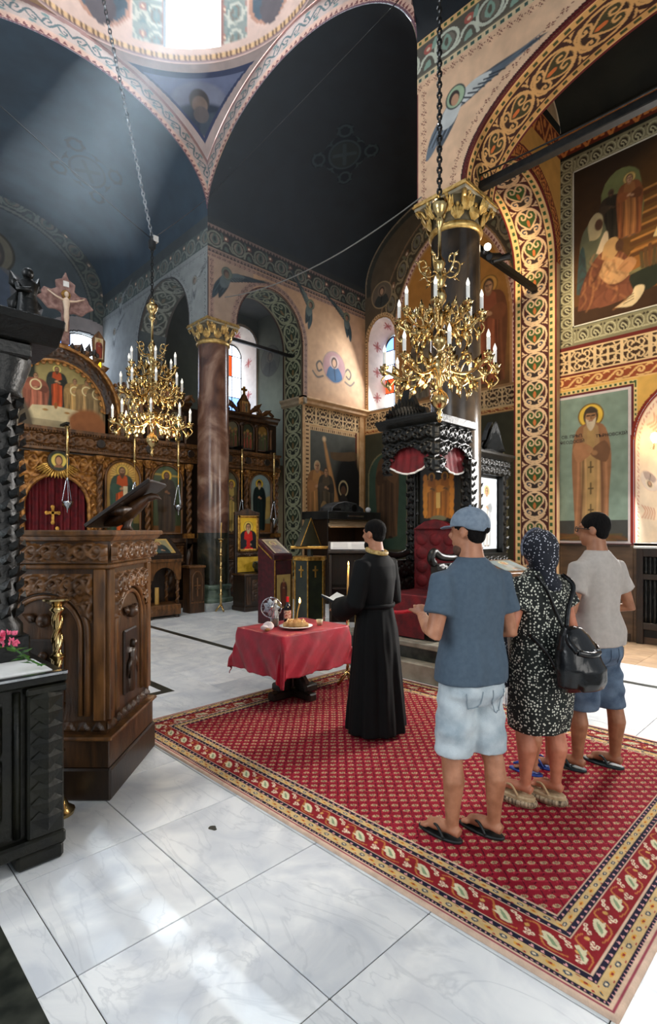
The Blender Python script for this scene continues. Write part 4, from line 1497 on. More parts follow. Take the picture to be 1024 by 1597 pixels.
struct(MB().box(XB, 11.2, YB, 14.4, 8.3, 8.4).build('ceiling_side_chapel', VAULTG))
lamp('POINT', 'chapel_window_light', (cw - .3, 12.9, 5.6), None, 30, (.9, .95, 1), shadow_soft_size=.3)
# ---------------------------------------------------------------- frescoes on the aisle wall
def saint_panel(cv, w, h):
    cv.rect(0, w, 0, h, (128, 146, 130))
    cv.rect(0, w, 0, h * .14, (66, 66, 62))
    for k in range(40):
        cv.line([(rng.random() * w, rng.random() * h * .05), (rng.random() * w, rng.random() * h * .05)], .03, (74 + k, 60 + k % 20, 40), op=.5)
    figure(cv, w * .5, h * .03, h * .92, (166, 130, 86), (146, 102, 70), skin=(170, 124, 84), hair=(74, 56, 40), halo=(224, 184, 72), beard=(196, 178, 150),
           width=.265, hat=(66, 54, 42), stole=(172, 138, 88), halo_ring=(120, 90, 40))


def text_part(body, name, loc, rot, size, m, parent):
    cu = bpy.data.curves.new(name, 'FONT')
    cu.body = body
    cu.size = size
    cu.align_x = 'CENTER'
    cu.extrude = 0.0015
    o = bpy.data.objects.new(name, cu)
    COL.objects.link(o)
    bpy.context.view_layer.update()
    me = bpy.data.meshes.new_from_object(o.evaluated_get(bpy.context.evaluated_depsgraph_get()))
    bpy.data.objects.remove(o)
    t = ob(name, me, m, parent)
    t.location = loc
    t.rotation_euler = rot
    return t


f1 = icon_grid('saint_fresco', (XA - .006, 3.72, 1.52), (0, -1, 0), (0, 0, 1), 1.08, 2.32, 84, w_as, (128, 146, 130), saint_panel, PAINT)
f1['label'] = 'tall fresco of a bearded saint in brown robes on a pale green ground'
INK = mat('fresco_lettering', (58, 48, 44), rough=.8)
RT = (PI / 2, 0, -PI / 2)
text_part('СВ. ПРѢП.', 'fresco_lettering', (XA - .010, 3.47, 3.20), RT, .070, INK, w_as)
text_part('ѲЕОДОСІЙ', 'fresco_lettering', (XA - .010, 3.47, 3.11), RT, .070, INK, w_as)
text_part('ТЪРНОВСКІЙ', 'fresco_lettering', (XA - .010, 2.875, 3.16), RT, .068, INK, w_as)


def big_fresco(cv, w, h):
    # w = 2.5 m along the wall (only the left half shows), h = 2.5
    cv.grad(0, w, 0, h, (96, 60, 26), (44, 30, 14))
    cv.ell(w * .62, h * .5, .9, 1.0, (112, 74, 30), soft=.6, op=.7)
    cv.poly([(0, 0), (w, 0), (w, h * .20), (0, h * .12)], (62, 38, 18))
    cv.poly([(.35, .25), (w, .40), (w, .95), (.9, .95)], (140, 88, 36), op=.8, curve=2)
    for k in range(6):
        z = 1.0 + k * .17
        cv.line([(.85, z - .1), (w, z + .08)], .03, (176, 118, 56))
        cv.line([(.85, z - .16), (w, z + .02)], .06, (92, 56, 24))
    # arched recess with two figures
    cv.poly([(.42, 1.35), (.42, 1.95), (.55, 2.18), (.72, 2.24), (.90, 2.16), (.98, 1.95), (.98, 1.25)], (110, 112, 66), curve=2)
    figure(cv, .56, 1.15, .86, (44, 36, 24), (56, 42, 28), halo=None, skin=(80, 60, 40), width=.40)
    figure(cv, .82, 1.15, .98, (150, 96, 52), (128, 74, 40), halo=(204, 170, 96), width=.36)
    # standing veiled woman
    cv.poly([(.06, .50), (.10, 1.30), (.22, 1.56), (.36, 1.62), (.46, 1.50), (.52, 1.1), (.42, .5)], (98, 96, 70), curve=4)
    cv.poly([(.24, 1.30), (.22, 1.56), (.34, 1.70), (.44, 1.60), (.42, 1.36), (.34, 1.28)], (182, 160, 116), curve=4)
    cv.ell(.38, 1.50, .06, .09, (92, 62, 42))
    cv.poly([(.34, 1.06), (.46, 1.34), (.52, 1.30), (.50, 1.0)], (214, 186, 146), curve=3)
    cv.poly([(.04, .5), (.08, 1.1), (.16, 1.2), (.2, .5)], (54, 70, 66), curve=3)
    # kneeling figure bent over a basin
    cv.poly([(.06, .22), (.10, .52), (.24, .86), (.44, 1.06), (.62, 1.02), (.80, .84), (.86, .5), (.80, .28), (.4, .2)], (110, 62, 40), curve=4)
    cv.poly([(.28, .30), (.56, .46), (.86, .40), (.84, .24), (.4, .18)], (122, 70, 46), curve=3)
    cv.poly([(.38, .70), (.48, .92), (.64, .90), (.86, .66), (.72, .50), (.52, .52)], (196, 148, 98), curve=4)
    cv.poly([(.42, .94), (.46, 1.14), (.56, 1.22), (.66, 1.18), (.66, .98), (.54, .88)], (190, 146, 92), curve=4)
    cv.ell(.68, 1.06, .06, .09, (82, 52, 32))
    cv.poly([(.64, .70), (.80, .84), (.92, .74), (.82, .6)], (176, 124, 80), curve=3)
    cv.poly([(.88, .30), (.84, .58), (1.36, .70), (1.30, .40), (1.08, .26)], (38, 42, 28), curve=3)
    cv.line([(.84, .58), (1.36, .70)], .05, (120, 112, 72))
    for k in range(7):
        cv.line([(1.0 + .05 * k, .62), (.98 + .06 * k, .84 + .04 * (k % 3))], .05, (84 + 10 * (k % 3), 66, 36))
    cv.poly([(.62, .12), (.84, .24), (.90, .36), (1.02, .34), (1.0, .22), (.86, .08)], (222, 196, 150), curve=3)
    for k in range(3):
        cv.line([(.74, .14 + .04 * k), (.88, .18 + .04 * k)], .012, (110, 84, 56))
    rs = np.random.default_rng(3)
    for k in range(60):                 # brushed folds
        x, z = .1 + .75 * rs.random(), .25 + .9 * rs.random()
        cv.line([(x, z), (x + .05 * rs.normal(), z - .10), (x + .08 * rs.normal(), z - .2)], .025, (60, 34, 20) if k % 3 else (196, 132, 80), op=.35, soft=.03, curve=3)
    # tall figure in yellow
    figure(cv, 1.52, .36, 1.55, (206, 158, 62), (220, 176, 88), halo=(226, 196, 110), skin=(96, 62, 40), hair=(52, 36, 26), width=.34)
    cv.poly([(1.14, 1.02), (1.22, 1.22), (1.34, 1.12), (1.30, .98)], (222, 190, 130))
    figure(cv, 2.1, .3, 1.7, (120, 62, 36), (92, 66, 40), halo=(200, 160, 90), width=.36)


f2 = icon_grid('biblical_fresco', (XA - .006, 3.44, 5.02), (0, -1, 0), (0, 0, 1), 2.5, 2.5, 74, w_as, (60, 40, 20), big_fresco, PAINT)
f2['label'] = 'large brown fresco of figures around a basin'
MB().box(XA - .014, XA, .9, 3.46, 5.0, 5.02).box(XA - .014, XA, .9, 3.46, 7.52, 7.54).box(XA - .014, XA, 3.44, 3.46, 5.0, 7.54).build('fresco_fillet', mat('pale_fillet', (198, 194, 172), (214, 208, 188), rough=.7), w_as)

# ---------------------------------------------------------------- columns
def shaft_mat(name, a, b, c):
    m, nt, bs = nmat(name)
    N, L = nt.nodes, nt.links
    tc = N.new('ShaderNodeTexCoord')
    n1 = N.new('ShaderNodeTexNoise'); n1.inputs['Scale'].default_value = 1.6; n1.inputs['Detail'].default_value = 10; n1.inputs['Distortion'].default_value = 1.2
    L.new(tc.outputs['Object'], n1.inputs['Vector'])
    rp = N.new('ShaderNodeValToRGB')
    e = rp.color_ramp.elements
    e[0].position, e[0].color = .34, l4(a)
    e[1].position, e[1].color = .68, l4(c)
    k = e.new(.5); k.color = l4(b)
    L.new(n1.outputs['Fac'], rp.inputs[0]); L.new(rp.outputs[0], bs.inputs['Base Color'])
    bs.inputs['Roughness'].default_value = .22
    return m


SHAFT1 = shaft_mat('red_brown_scagliola', (74, 48, 38), (112, 78, 62), (162, 130, 110))
SHAFT2 = shaft_mat('dark_brown_scagliola', (36, 30, 25), (56, 46, 36), (92, 74, 54))
DARKSH = shaft_mat('black_green_shaft', (28, 28, 22), (44, 44, 34), (76, 66, 48))
GILTC = mat('gilded_capital_leaf', (176, 134, 64), (232, 196, 120), rough=.35, metal=.6, scale=14)
CAPG = mat('capital_bell', (84, 74, 52), (128, 112, 78), rough=.6, scale=9)
ABAC = mat('painted_abacus', (150, 140, 116), (196, 182, 150), rough=.5, scale=6)


def column(loc, label, sh):
    t = thing('marble_column', label, 'column', (loc[0], loc[1], 0))
    MB().box(-.44, .44, -.44, .44, 0, .16).build('plinth', mat('grey_marble', (132, 138, 140), (170, 174, 172), rough=.35, scale=4), t, bevel=.01)
    MB().lathe([(.42, .16), (.43, .2), (.42, .24), (.38, .26), (.37, .42), (.385, .44), (.40, .48), (.39, .52), (.36, .54)], 32).build('base', mat('green_marble', (48, 62, 52), (92, 108, 92), rough=.3, scale=5), t, smooth=True, auto=40)
    MB().lathe([(.342, .54), (.342, 1.64)], 40).build('lower_shaft', DARKSH, t, smooth=True, auto=60)  # lowest stretch of the shaft in a darker green-black tone
    MB().lathe([(.342, 1.64), (.338, 3.6), (.325, 5.68)], 40).build('shaft', sh, t, smooth=True, auto=60)
    MB().lathe([(.33, 5.66), (.355, 5.68), (.365, 5.71), (.355, 5.74), (.335, 5.76)], 40).build('neck_ring', GILTC, t, smooth=True)
    bell = MB().lathe([(.325, 5.74), (.33, 5.86), (.36, 5.96), (.42, 6.05)], 32).build('bell', CAPG, t, smooth=True)
    for row, (n, z0, z1, r0, r1, w) in enumerate(((10, 5.76, 5.95, .345, .40, .17), (10, 5.86, 6.05, .37, .47, .17))):
        for k in range(n):
            a = 2 * PI * (k + row * .5) / n
            c, s = math.cos(a), math.sin(a)
            mb = MB()
            for (dw, dz) in ((0, 0), (-.055, -.03), (.055, -.03), (-.03, -.015), (.03, -.015)):
                bx, by = r0 * c - dw * .4 * s, r0 * s + dw * .4 * c
                tx, ty = r1 * c - dw * 1.5 * s, r1 * s + dw * 1.5 * c
                mb.leaf((bx, by, z0), (tx, ty, z1 + dz), .075, (c, s, .2), .35)
            mb.ball((r1 * c, r1 * s, z1 - .015), .028, 6, 4)
            mb.build('acanthus_leaf', GILTC, t)
    for k in range(4):
        a = PI / 4 + k * PI / 2
        c, s = math.cos(a), math.sin(a)
        pts = [(c * (.40 + .13 * q), s * (.40 + .13 * q), 5.95 + .10 * math.sin(q * 2.2)) for q in np.linspace(0, 1, 7)]
        MB().tube(pts + [(c * .50, s * .50, 5.98), (c * .49, s * .49, 6.02)], .025, 6).build('volute', GILTC, t, smooth=True)
    MB().box(-.40, .40, -.40, .40, 6.05, 6.09).build('abacus', ABAC, t, bevel=.006)
    MB().box(-.42, .42, -.42, .42, 6.09, 6.115).box(-.405, .405, -.405, .405, 6.115, 6.15).build('abacus_rim', GILTC, t, bevel=.004)
    return t


col1 = column(C1, 'red-brown marble column with gilded capital in front of the carved altar screen', SHAFT1)
col2 = column(C2, 'dark brown marble column with gilded leaf capital behind the black canopy throne', SHAFT2)

# ---------------------------------------------------------------- tie beams and wires
tb = MB().box(6.34, 6.46, -1.66, 3.64, 6.17, 6.27).build('tie_beam', IRON, None, bevel=.01)
tag(tb, 'long black tie beam crossing the heart-painted arch above the aisle', 'beam')
sb = thing('spotlight_beam', 'black tie beam carrying a cluster of spotlights beside the gilded capital', 'beam')
MB().box(XB + .0, 8.83, 3.98, 4.08, 5.72, 5.81).build('bar', IRON, sb, bevel=.008)
for (x, aim, nm) in ((7.05, (-.75, -.55, -.25), 'a'), (7.32, (-.9, .1, -.3), 'b'), (7.42, (.7, -.6, .25), 'c')):
    b = Vector((x, 4.03 - .10, 5.74))
    dirv = Vector(aim).normalized()
    mb = MB().tube([b - dirv * .12, b - dirv * .1, b + dirv * .10, b + dirv * .16], [.03, .048, .048, .058], 14)
    mb.tube([b, (x, 4.03, 5.80)], .02, 6)
    s = mb.build('spotlight', IRON, sb, smooth=True, auto=40)
    MB().tube([b + dirv * .155, b + dirv * .163], .050, 14).build('lens', mat('lit_lens', (255, 246, 230), emit=(255, 240, 214), estr=6.0) if nm == 'a' else mat('dark_lens', (60, 60, 62), rough=.1), s)
lamp('SPOT', 'spotlight_light', (7.0, 3.75, 5.66), None, 170, (1.0, .80, .52), target=(8.9, 2.4, 4.2), spot_size=R(120), spot_blend=.7, shadow_soft_size=.06)
lamp('SPOT', 'spotlight_up_light', (7.5, 3.9, 5.9), None, 110, (1.0, .74, .42), target=(10.9, 6.6, 7.2), spot_size=R(95), spot_blend=.7, shadow_soft_size=.06)
tc = MB().box(6.7, 8.6, 10.06, 10.12, 5.95, 6.02).build('chapel_tie_bar', IRON)
tag(tc, 'thin dark tie bar across the arch beside the red-brown column', 'beam')


def wire(name, a, b, sag, r, label, m=IRON, n=20):
    a, b = Vector(a), Vector(b)
    pts = [a.lerp(b, t) - Vector((0, 0, sag * 4 * t * (1 - t))) for t in np.linspace(0, 1, n)]
    return tag(MB().tube(pts, r, 6).build(name, m, None, smooth=True), label, 'wire')


wire('cable', (5.98, 9.0, 6.3), (5.99, 4.3, 6.2), .25, .009, 'pale grey cable slung between the two gilded column capitals', mat('grey_cable', (120, 118, 112), rough=.5))
wire('cable', (6.28, 3.6, 6.30), (6.28, -1.2, 6.40), .10, .010, 'thin dark cable running along the black tie beam', IRON)
# ================================================================ ICONOSTASIS (altar screen)
ico = thing('altar_screen', 'tall carved walnut altar screen with painted icons and an arched supper scene', 'altar screen', (3.4, YI, 0))
ULX, ULZ = (1, 0, 0), (0, 0, 1)
IX = lambda X: X - 3.4
GOLDW = mat('gilded_walnut', (110, 66, 26), (190, 132, 62), rough=.36, metal=.25, scale=14, bump=.2, bscale=60)
bk = MB()
for (a, b, z0, z1) in ((1.4, 2.80, 0, 4.42), (4.0, 8.66, 0, 4.42), (2.80, 4.0, 2.75, 4.0)):
    bk.box(IX(a), IX(b), .0, .10, z0, z1)
bk.build('back_panel', WOODD, ico)
pl = MB().box(IX(1.4), IX(2.78), -.16, 0, 0, .16).box(IX(4.02), IX(8.64), -.16, 0, 0, .16).box(IX(1.4), IX(2.78), -.14, 0, 1.42, 1.52).box(IX(4.02), IX(8.64), -.14, 0, 1.42, 1.52)
pl.build('plinth', WOOD, ico, bevel=.012)


def rope(mb, x0, x1, y, z, r=.022, pitch=.05):
    n = int((x1 - x0) / pitch)
    for k in range(n):
        x = x0 + (k + .5) * pitch
        mb.ball((x, y, z), r, 6, 4, (1.1, 1, 1))


def arch_keep(hw, zs, b, inside=True):
    def f(S, T, w, h):
        d, _ = ell_param(S, T, w / 2, zs, hw, b)
        return quad_keep(d < .004 if inside else d > -.004)
    return f


def arch_icon(x0, x1, z0, z1, bg, fn, frame=WOODL, ppm=68, fr=.03):
    """arched icon with its frame and carved spandrels above it"""
    w, h = x1 - x0, z1 - z0
    P, S, T = plane_grid((IX(x0), -.03, z0), ULX, ULZ, w, h, ppm)
    cv = Cv(S, T, bg)
    fn(cv, w, h)
    cv.speck(.1)
    g = grid('icon', P, cv.c, ICONP, ico, arch_keep(w / 2, h - w / 2, w / 2)(S, T, w, h))
    pts = [(IX(x0), -.05, z0)] + [(IX(x0) + w / 2 - w / 2 * math.cos(t), -.05, z1 - w / 2 + w / 2 * math.sin(t)) for t in np.linspace(0, PI, 19)] + [(IX(x1), -.05, z0), (IX(x0), -.05, z0)]
    MB().tube(pts, fr, 8).build('icon_frame', frame, ico, smooth=True)
    return g


def christ(cv, w, h):
    cv.grad(0, w, 0, h, (96, 92, 50), (206, 150, 70))
    for k in range(28):
        a = 2 * PI * k / 28
        cv.line([(w / 2 + .14 * math.cos(a), h * .80 + .14 * math.sin(a)), (w / 2 + .25 * math.cos(a), h * .80 + .25 * math.sin(a))], .012, (250, 214, 110))
    cv.rect(0, w, 0, h * .14, (60, 62, 40))
    figure(cv, w * .48, h * .02, h * .93, (196, 84, 34), (52, 74, 60), halo=(244, 200, 92), beard=(90, 60, 40), scroll=True, width=.36)


def baptist(cv, w, h):
    cv.grad(0, w, 0, h, (60, 66, 40), (78, 92, 66))
    cv.rect(0, w, 0, h * .12, (104, 66, 30))
    cv.line([(w * .02, h * .86), (w * .98, h * .84)], .04, (176, 150, 70))
    figure(cv, w * .5, h * .03, h * .90, (64, 48, 34), (52, 42, 30), halo=(236, 190, 60), skin=(138, 92, 58), beard=(50, 36, 26), hair=(48, 34, 26), width=.32)


def monk(cv, w, h):
    cv.grad(0, w, 0, h, (120, 112, 70), (150, 172, 172))
    cv.poly([(w * .5, h * .2), (w, h * .3), (w, h * .62), (w * .7, h * .55)], (176, 150, 86), curve=3)
    cv.rect(0, w, 0, h * .16, (128, 84, 40))
    figure(cv, w * .46, h * .05, h * .86, (22, 38, 36), (16, 30, 30), halo=(236, 196, 62), beard=(196, 182, 150), hat=(24, 34, 34), hair=(28, 34, 32), width=.30)


def two_saints(cv, w, h):
    cv.grad(0, w, 0, h, (70, 66, 44), (112, 110, 86))
    figure(cv, w * .3, h * .03, h * .86, (84, 84, 70), (62, 70, 66), halo=(236, 196, 70), width=.26)
    figure(cv, w * .7, h * .03, h * .84, (196, 170, 96), (110, 96, 62), halo=(236, 196, 70), width=.26)


def virgin(cv, w, h):
    cv.grad(0, w, 0, h, (96, 92, 50), (206, 150, 70))
    figure(cv, w * .5, h * .02, h * .92, (70, 40, 56), (112, 40, 40), halo=(244, 200, 92), width=.36)


ICONS = [(1.78, 2.50, virgin), (4.30, 5.02, christ), (5.27, 5.97, baptist), (6.86, 7.46, two_saints), (7.80, 8.46, monk)]
for (a, b, fn) in ICONS:
    arch_icon(a, b, 1.62, 3.10, (120, 100, 60), fn)
    w = b - a + .16
    # spandrels around the icon head, base panels below
    P0 = (IX(a) - .08, -.012, 2.66)
    relief('spandrel_carving', P0, ULX, ULZ, w, .50, .05, GOLDW, ico, ppm=64, L=.26,
           keep=lambda S, T, ww, hh: quad_keep(ell_param(S, T, ww / 2, .44 - (ww - .16) / 2, (ww - .16) / 2 + .02, (ww - .16) / 2 + .02)[0] > 0))
    relief('lower_carving', (IX(a) - .06, -.04, 1.02), ULX, ULZ, w - .04, .34, .04, WOODL, ico, ppm=60, L=.42)
    relief('base_panel', (IX(a) - .02, -.02, .24), ULX, ULZ, w - .12, .70, .04, WOOD, ico, ppm=40, L=.35)
    pr_ = MB().box(IX(a) - .05, IX(b) + .05, -.09, -.0, .96, 1.01).box(IX(a) - .05, IX(b) + .05, -.09, 0, 1.37, 1.42)
    each(pr_, 'panel_rail', WOOD, ico, bevel=.008)


def twisted(x, z0, z1, r, m=WOODL):
    mb = MB().lathe([(r * .62, z0), (r * .62, z1)], 10, (IX(x), -.13, 0))
    n = 60
    for ph in (0, PI):
        pts = [(IX(x) + r * .55 * math.cos(ph + k * .42), -.13 + r * .55 * math.sin(ph + k * .42), z0 + (z1 - z0) * k / n) for k in range(n + 1)]
        mb.tube(pts, r * .55, 6)
    c = mb.build('twisted_column', m, ico, smooth=True)
    MB().box(IX(x) - r * 1.5, IX(x) + r * 1.5, -.13 - r * 1.4, 0, z0 - .10, z0).build('column_base', GOLDW, ico)
    cp = MB().lathe([(r * .8, z1), (r * 1.1, z1 + .02), (r * .9, z1 + .04), (r * 1.5, z1 + .14), (r * 1.6, z1 + .16)], 10, (IX(x), -.13, 0))
    for k in range(6):
        a = 2 * PI * k / 6
        cp.leaf((IX(x) + r * math.cos(a), -.13 + r * math.sin(a), z1 + .03), (IX(x) + 1.7 * r * math.cos(a), -.13 + 1.7 * r * math.sin(a), z1 + .13), .05, (math.cos(a), math.sin(a), 0), .4)
    cp.build('column_capital', GOLDW, ico)
    relief('column_pedestal', (IX(x) - .075, -.17, .2), ULX, ULZ, .15, 1.2, .03, WOOD, ico, ppm=54, L=.3)
    MB().box(IX(x) - .08, IX(x) + .08, -.17, 0, .16, 1.52).build('pedestal_block', WOODD, ico, bevel=.006)


for x in (2.64, 4.15, 5.145, 6.10, 7.63, 8.55):
    twisted(x, 1.62, 2.98, .060)

# architrave with carved frieze and rope mouldings
for (a, b) in ((1.4, 8.64),):
    MB().box(IX(a), IX(b), -.16, .02, 3.17, 3.56).build('architrave', WOOD, ico)
    relief('architrave_frieze', (IX(a), -.165, 3.24), ULX, ULZ, b - a, .25, .055, WOODL, ico, ppm=64, L=.44)
    mb = MB().box(IX(a), IX(b), -.23, -.10, 3.52, 3.575).box(IX(a), IX(b), -.21, -.10, 3.165, 3.21)
    rope(mb, IX(a), IX(b), -.22, 3.50, .022, .05); rope(mb, IX(a), IX(b), -.20, 3.225, .018, .042)
    mb.build('rope_moulding', WOODL, ico)
for x in (4.15, 5.145, 6.10, 7.1, 7.63, 8.2, 8.5):
    MB().tube([(IX(x), -.17, 3.365), (IX(x), -.235, 3.365)], .085, 16).build('frieze_boss', WOODD, ico, bevel=.01)


# upper tier of small icons
def small_icon(k):
    def fn(cv, w, h):
        cols = [((60, 66, 52), (120, 84, 46)), ((74, 74, 66), (150, 140, 110)), ((40, 52, 42), (70, 76, 56)), ((52, 48, 34), (176, 130, 60))]
        a, b = cols[k % 4]
        cv.grad(0, w, 0, h, a, tuple(q * .8 for q in b))
        for q in range(3):
            figure(cv, w * (.25 + .25 * q), h * .05, h * (.62 + .1 * ((q + k) % 2)), (90 + 30 * (k % 3), 76, 60), (70, 60 + 14 * q, 50), halo=(206, 166, 70), width=.34)
    return fn


tiers = [(6.70 + .44 * k, 6.70 + .44 * k + .34) for k in range(4)] + [(5.22, 5.54), (5.66, 5.98)]
for k, (a, b) in enumerate(tiers):
    arch_icon(a, b, 3.66, 4.30, (70, 66, 50), small_icon(k), frame=WOOD, ppm=56, fr=.026)
    mb = MB()
    for s in (a - .05, b + .05):
        mb.lathe([(.03, 3.6), (.03, 4.12), (.045, 4.2)], 8, (IX(s), -.09, 0))
    each(mb, 'tier_colonnette', WOODL, ico)
    relief('tier_spandrel', (IX(a) - .06, -.02, 4.06), ULX, ULZ, b - a + .12, .30, .04, WOOD, ico, ppm=54, L=.2,
           keep=lambda S, T, ww, hh: quad_keep(ell_param(S, T, ww / 2, .24 - (ww - .12) / 2, (ww - .12) / 2 + .015, (ww - .12) / 2 + .015)[0] > 0))
for (a, b) in ((5.12, 6.15), (6.55, 8.64)):
    MB().prism([(-.06, 4.34), (-.10, 4.36), (-.12, 4.42), (-.20, 4.46), (-.20, 4.50), (.02, 4.52), (.02, 4.34)], IX(a), IX(b), 'x').build('cornice', WOOD, ico, bevel=.006)
# crest over the right part: shield with small icon, wings and crosses
for (cx, s) in ((7.62, 1.0), (5.65, .7)):
    mb = MB().prism([(IX(cx) - .15 * s, 4.5), (IX(cx) - .17 * s, 4.74), (IX(cx), 4.74 + .26 * s), (IX(cx) + .17 * s, 4.74), (IX(cx) + .15 * s, 4.5)], -.10, .0, 'y')
    for sg in (-1, 1):
        mb.tube(smooth_path([(IX(cx) + sg * .18 * s, -.05, 4.55), (IX(cx) + sg * .36 * s, -.05, 4.70), (IX(cx) + sg * .5 * s, -.05, 4.60), (IX(cx) + sg * .42 * s, -.05, 4.55)], 4), .045, 6)
        mb.tube(smooth_path([(IX(cx) + sg * .5 * s, -.05, 4.52), (IX(cx) + sg * .7 * s, -.05, 4.66), (IX(cx) + sg * .9 * s, -.05, 4.56)], 4), .04, 6)
        mb.leaf((IX(cx) + sg * .2 * s, -.06, 4.55), (IX(cx) + sg * .55 * s, -.06, 4.84), .16, (0, -1, 0))
        mb.leaf((IX(cx) + sg * .5 * s, -.06, 4.52), (IX(cx) + sg * .85 * s, -.06, 4.72), .14, (0, -1, 0))
    mb.build('crest', WOODL, ico)
    MB().box(IX(cx) - .025, IX(cx) + .025, -.09, -.04, 4.98, 5.16).box(IX(cx) - .08, IX(cx) + .08, -.09, -.04, 5.06, 5.11).build('crest_cross', GILT, ico, bevel=.006)
    P, S, T = plane_grid((IX(cx) - .09 * s, -.104, 4.54), ULX, ULZ, .18 * s, .26, 80)
    cv = Cv(S, T, (196, 150, 90)); figure(cv, .05 * s, .01, .24, (150, 100, 70), (120, 74, 50), halo=(230, 190, 90)); figure(cv, .13 * s, .01, .24, (90, 90, 80), (120, 110, 80), halo=(230, 190, 90))
    grid('crest_icon', P, cv.c, ICONP, ico)

# arched scene left of the column in the upper tier
arch_icon(4.40, 5.04, 3.62, 4.56, (150, 130, 100), lambda cv, w, h: (cv.grad(0, w, 0, h, (110, 90, 60), (178, 168, 150)), figure(cv, w * .28, .05, h * .72, (150, 120, 90), (120, 100, 80), halo=(236, 214, 150)), figure(cv, w * .72, .05, h * .62, (96, 90, 80), (140, 110, 80), halo=(236, 214, 150))), frame=WOODL, fr=.05)
mb = MB()
for t in np.linspace(0.1, PI - .1, 14):
    mb.ball((IX(4.72) + .42 * math.cos(t), -.05, 4.24 + .42 * math.sin(t)), .045, 6, 4)
mb.build('arch_beading', WOODL, ico)

# the great arch with the supper
SC0, SZ = 3.4, 3.98
P, S, T = plane_grid((-.92, -.05, 3.57), ULX, ULZ, 1.84, 1.36, 78)
cv = Cv(S, T, (120, 112, 84))


def supper(cv):
    w = 1.84
    cv.grad(0, w, 0, 1.36, (90, 78, 56), (150, 142, 104))
    cv.poly([(0, .3), (0, 1.3), (.56, 1.3), (.56, .3)], (52, 56, 46), soft=.06)
    cv.poly([(.56, .5), (.56, 1.3), (1.5, 1.3), (1.5, .5)], (164, 146, 92), soft=.05, op=.8)
    figure(cv, .92, .34, .86, (186, 80, 40), (52, 54, 46), halo=(244, 226, 130), beard=(96, 66, 42), width=.42)
    for (x, z, c, s) in ((.16, .62, (84, 74, 58), 1.1), (.34, .58, (132, 116, 90), 1.0), (.56, .56, (176, 104, 78), .9), (1.24, .58, (190, 150, 90), .8), (1.46, .60, (176, 140, 90), .85), (1.66, .56, (150, 124, 84), .9)):
        figure(cv, x, z - .42 * s, .42 + .46 * s, c, tuple(q * .8 for q in c), halo=None, hair=(84, 60, 40), width=.5)
        cv.ring(x, z + .26 * s - .02, .10 * s, .018, (246, 228, 170))
    cv.poly([(.42, .12), (.50, .40), (1.30, .40), (1.42, .12)], (216, 196, 150), curve=2)
    cv.poly([(.52, 0), (.46, .16), (1.4, .16), (1.34, 0)], (176, 158, 120))
    cv.ell(.90, .44, .03, .06, (150, 90, 40)); cv.ell(.72, .34, .05, .02, (170, 120, 60)); cv.ell(1.1, .33, .05, .02, (170, 120, 60))
    cv.poly([(0, 0), (0, .42), (.2, .56), (.42, .40), (.5, 0)], (92, 80, 62), curve=3, soft=.06, op=.8)
    cv.poly([(1.16, 0), (1.12, .26), (1.36, .44), (1.7, .4), (1.84, 0)], (150, 92, 52), curve=3, soft=.06, op=.8)


supper(cv)
cv.speck(.1)
dS, _ = ell_param(S, T, .92, SZ - 3.57, .90, .92)
grid('supper_painting', P, cv.c, ICONP, ico, quad_keep(dS < 0))
th = np.linspace(0, PI, 130); rr = np.linspace(.88, 1.12, 16)
RR, TH = np.meshgrid(rr, th)
hgt = scroll_height(TH * 1.0, RR - .88, .34, .24, .2)
P = np.stack([RR * np.cos(TH), -.10 - .05 * hgt * np.sin((RR - .88) / .24 * PI), SZ + RR * np.sin(TH)], -1)
grid('arch_carving', P, None, WOOD, ico)
mb = MB()
for (q, y, r) in ((.86, -.10, .025), (1.14, -.10, .035), (1.19, -.06, .025)):
    mb.tube([(q * math.cos(t), y, SZ + q * math.sin(t)) for t in np.linspace(0, PI, 40)], r, 8)
for k in range(21):
    t = PI * (k + .5) / 21
    mb.ball((.83 * math.cos(t), -.09, SZ + .83 * math.sin(t)), .05, 8, 5, (1, .4, 1))
mb.tube([(-1.14, -.1, 3.57), (-1.14, -.1, SZ)], .04, 8).tube([(1.14, -.1, 3.57), (1.14, -.1, SZ)], .04, 8)
mb.build('arch_moulding', GOLDW, ico)
MB().prism([(1.21 * math.cos(t), SZ + 1.21 * math.sin(t)) for t in np.linspace(0, PI, 30)] + [(-1.21, 3.57), (1.21, 3.57)], 0.0, .08, 'y').build('arch_backing', WOODD, ico)
mb = MB()
for sg in (-1, 1):
    for z in np.linspace(3.62, 3.92, 7):
        mb.ball((sg * 1.02, -.1, z), .05, 8, 4, (1, 1, .6))
    mb.ball((sg * 1.02, -.12, 4.02), .08, 10, 6)
    mb.leaf((sg * 1.15, -.08, 4.45), (sg * 1.42, -.08, 4.66), .22, (0, -1, 0))
    mb.leaf((sg * 1.2, -.08, 4.3), (sg * 1.34, -.08, 4.06), .16, (0, -1, 0))
    mb.tube(smooth_path([(sg * 1.2, -.06, 4.1), (sg * 1.36, -.06, 4.0), (sg * 1.40, -.06, 3.8), (sg * 1.28, -.06, 3.74)], 4), .04, 6)
    for k in range(4):
        t = PI / 2 - sg * (.25 + .16 * k)
        mb.leaf((1.15 * math.cos(t), -.08, SZ + 1.15 * math.sin(t)), (1.34 * math.cos(t - sg * .08), -.08, SZ + 1.34 * math.sin(t - sg * .08)), .15, (0, -1, 0))
each(mb, 'arch_acroterion', WOODL, ico)

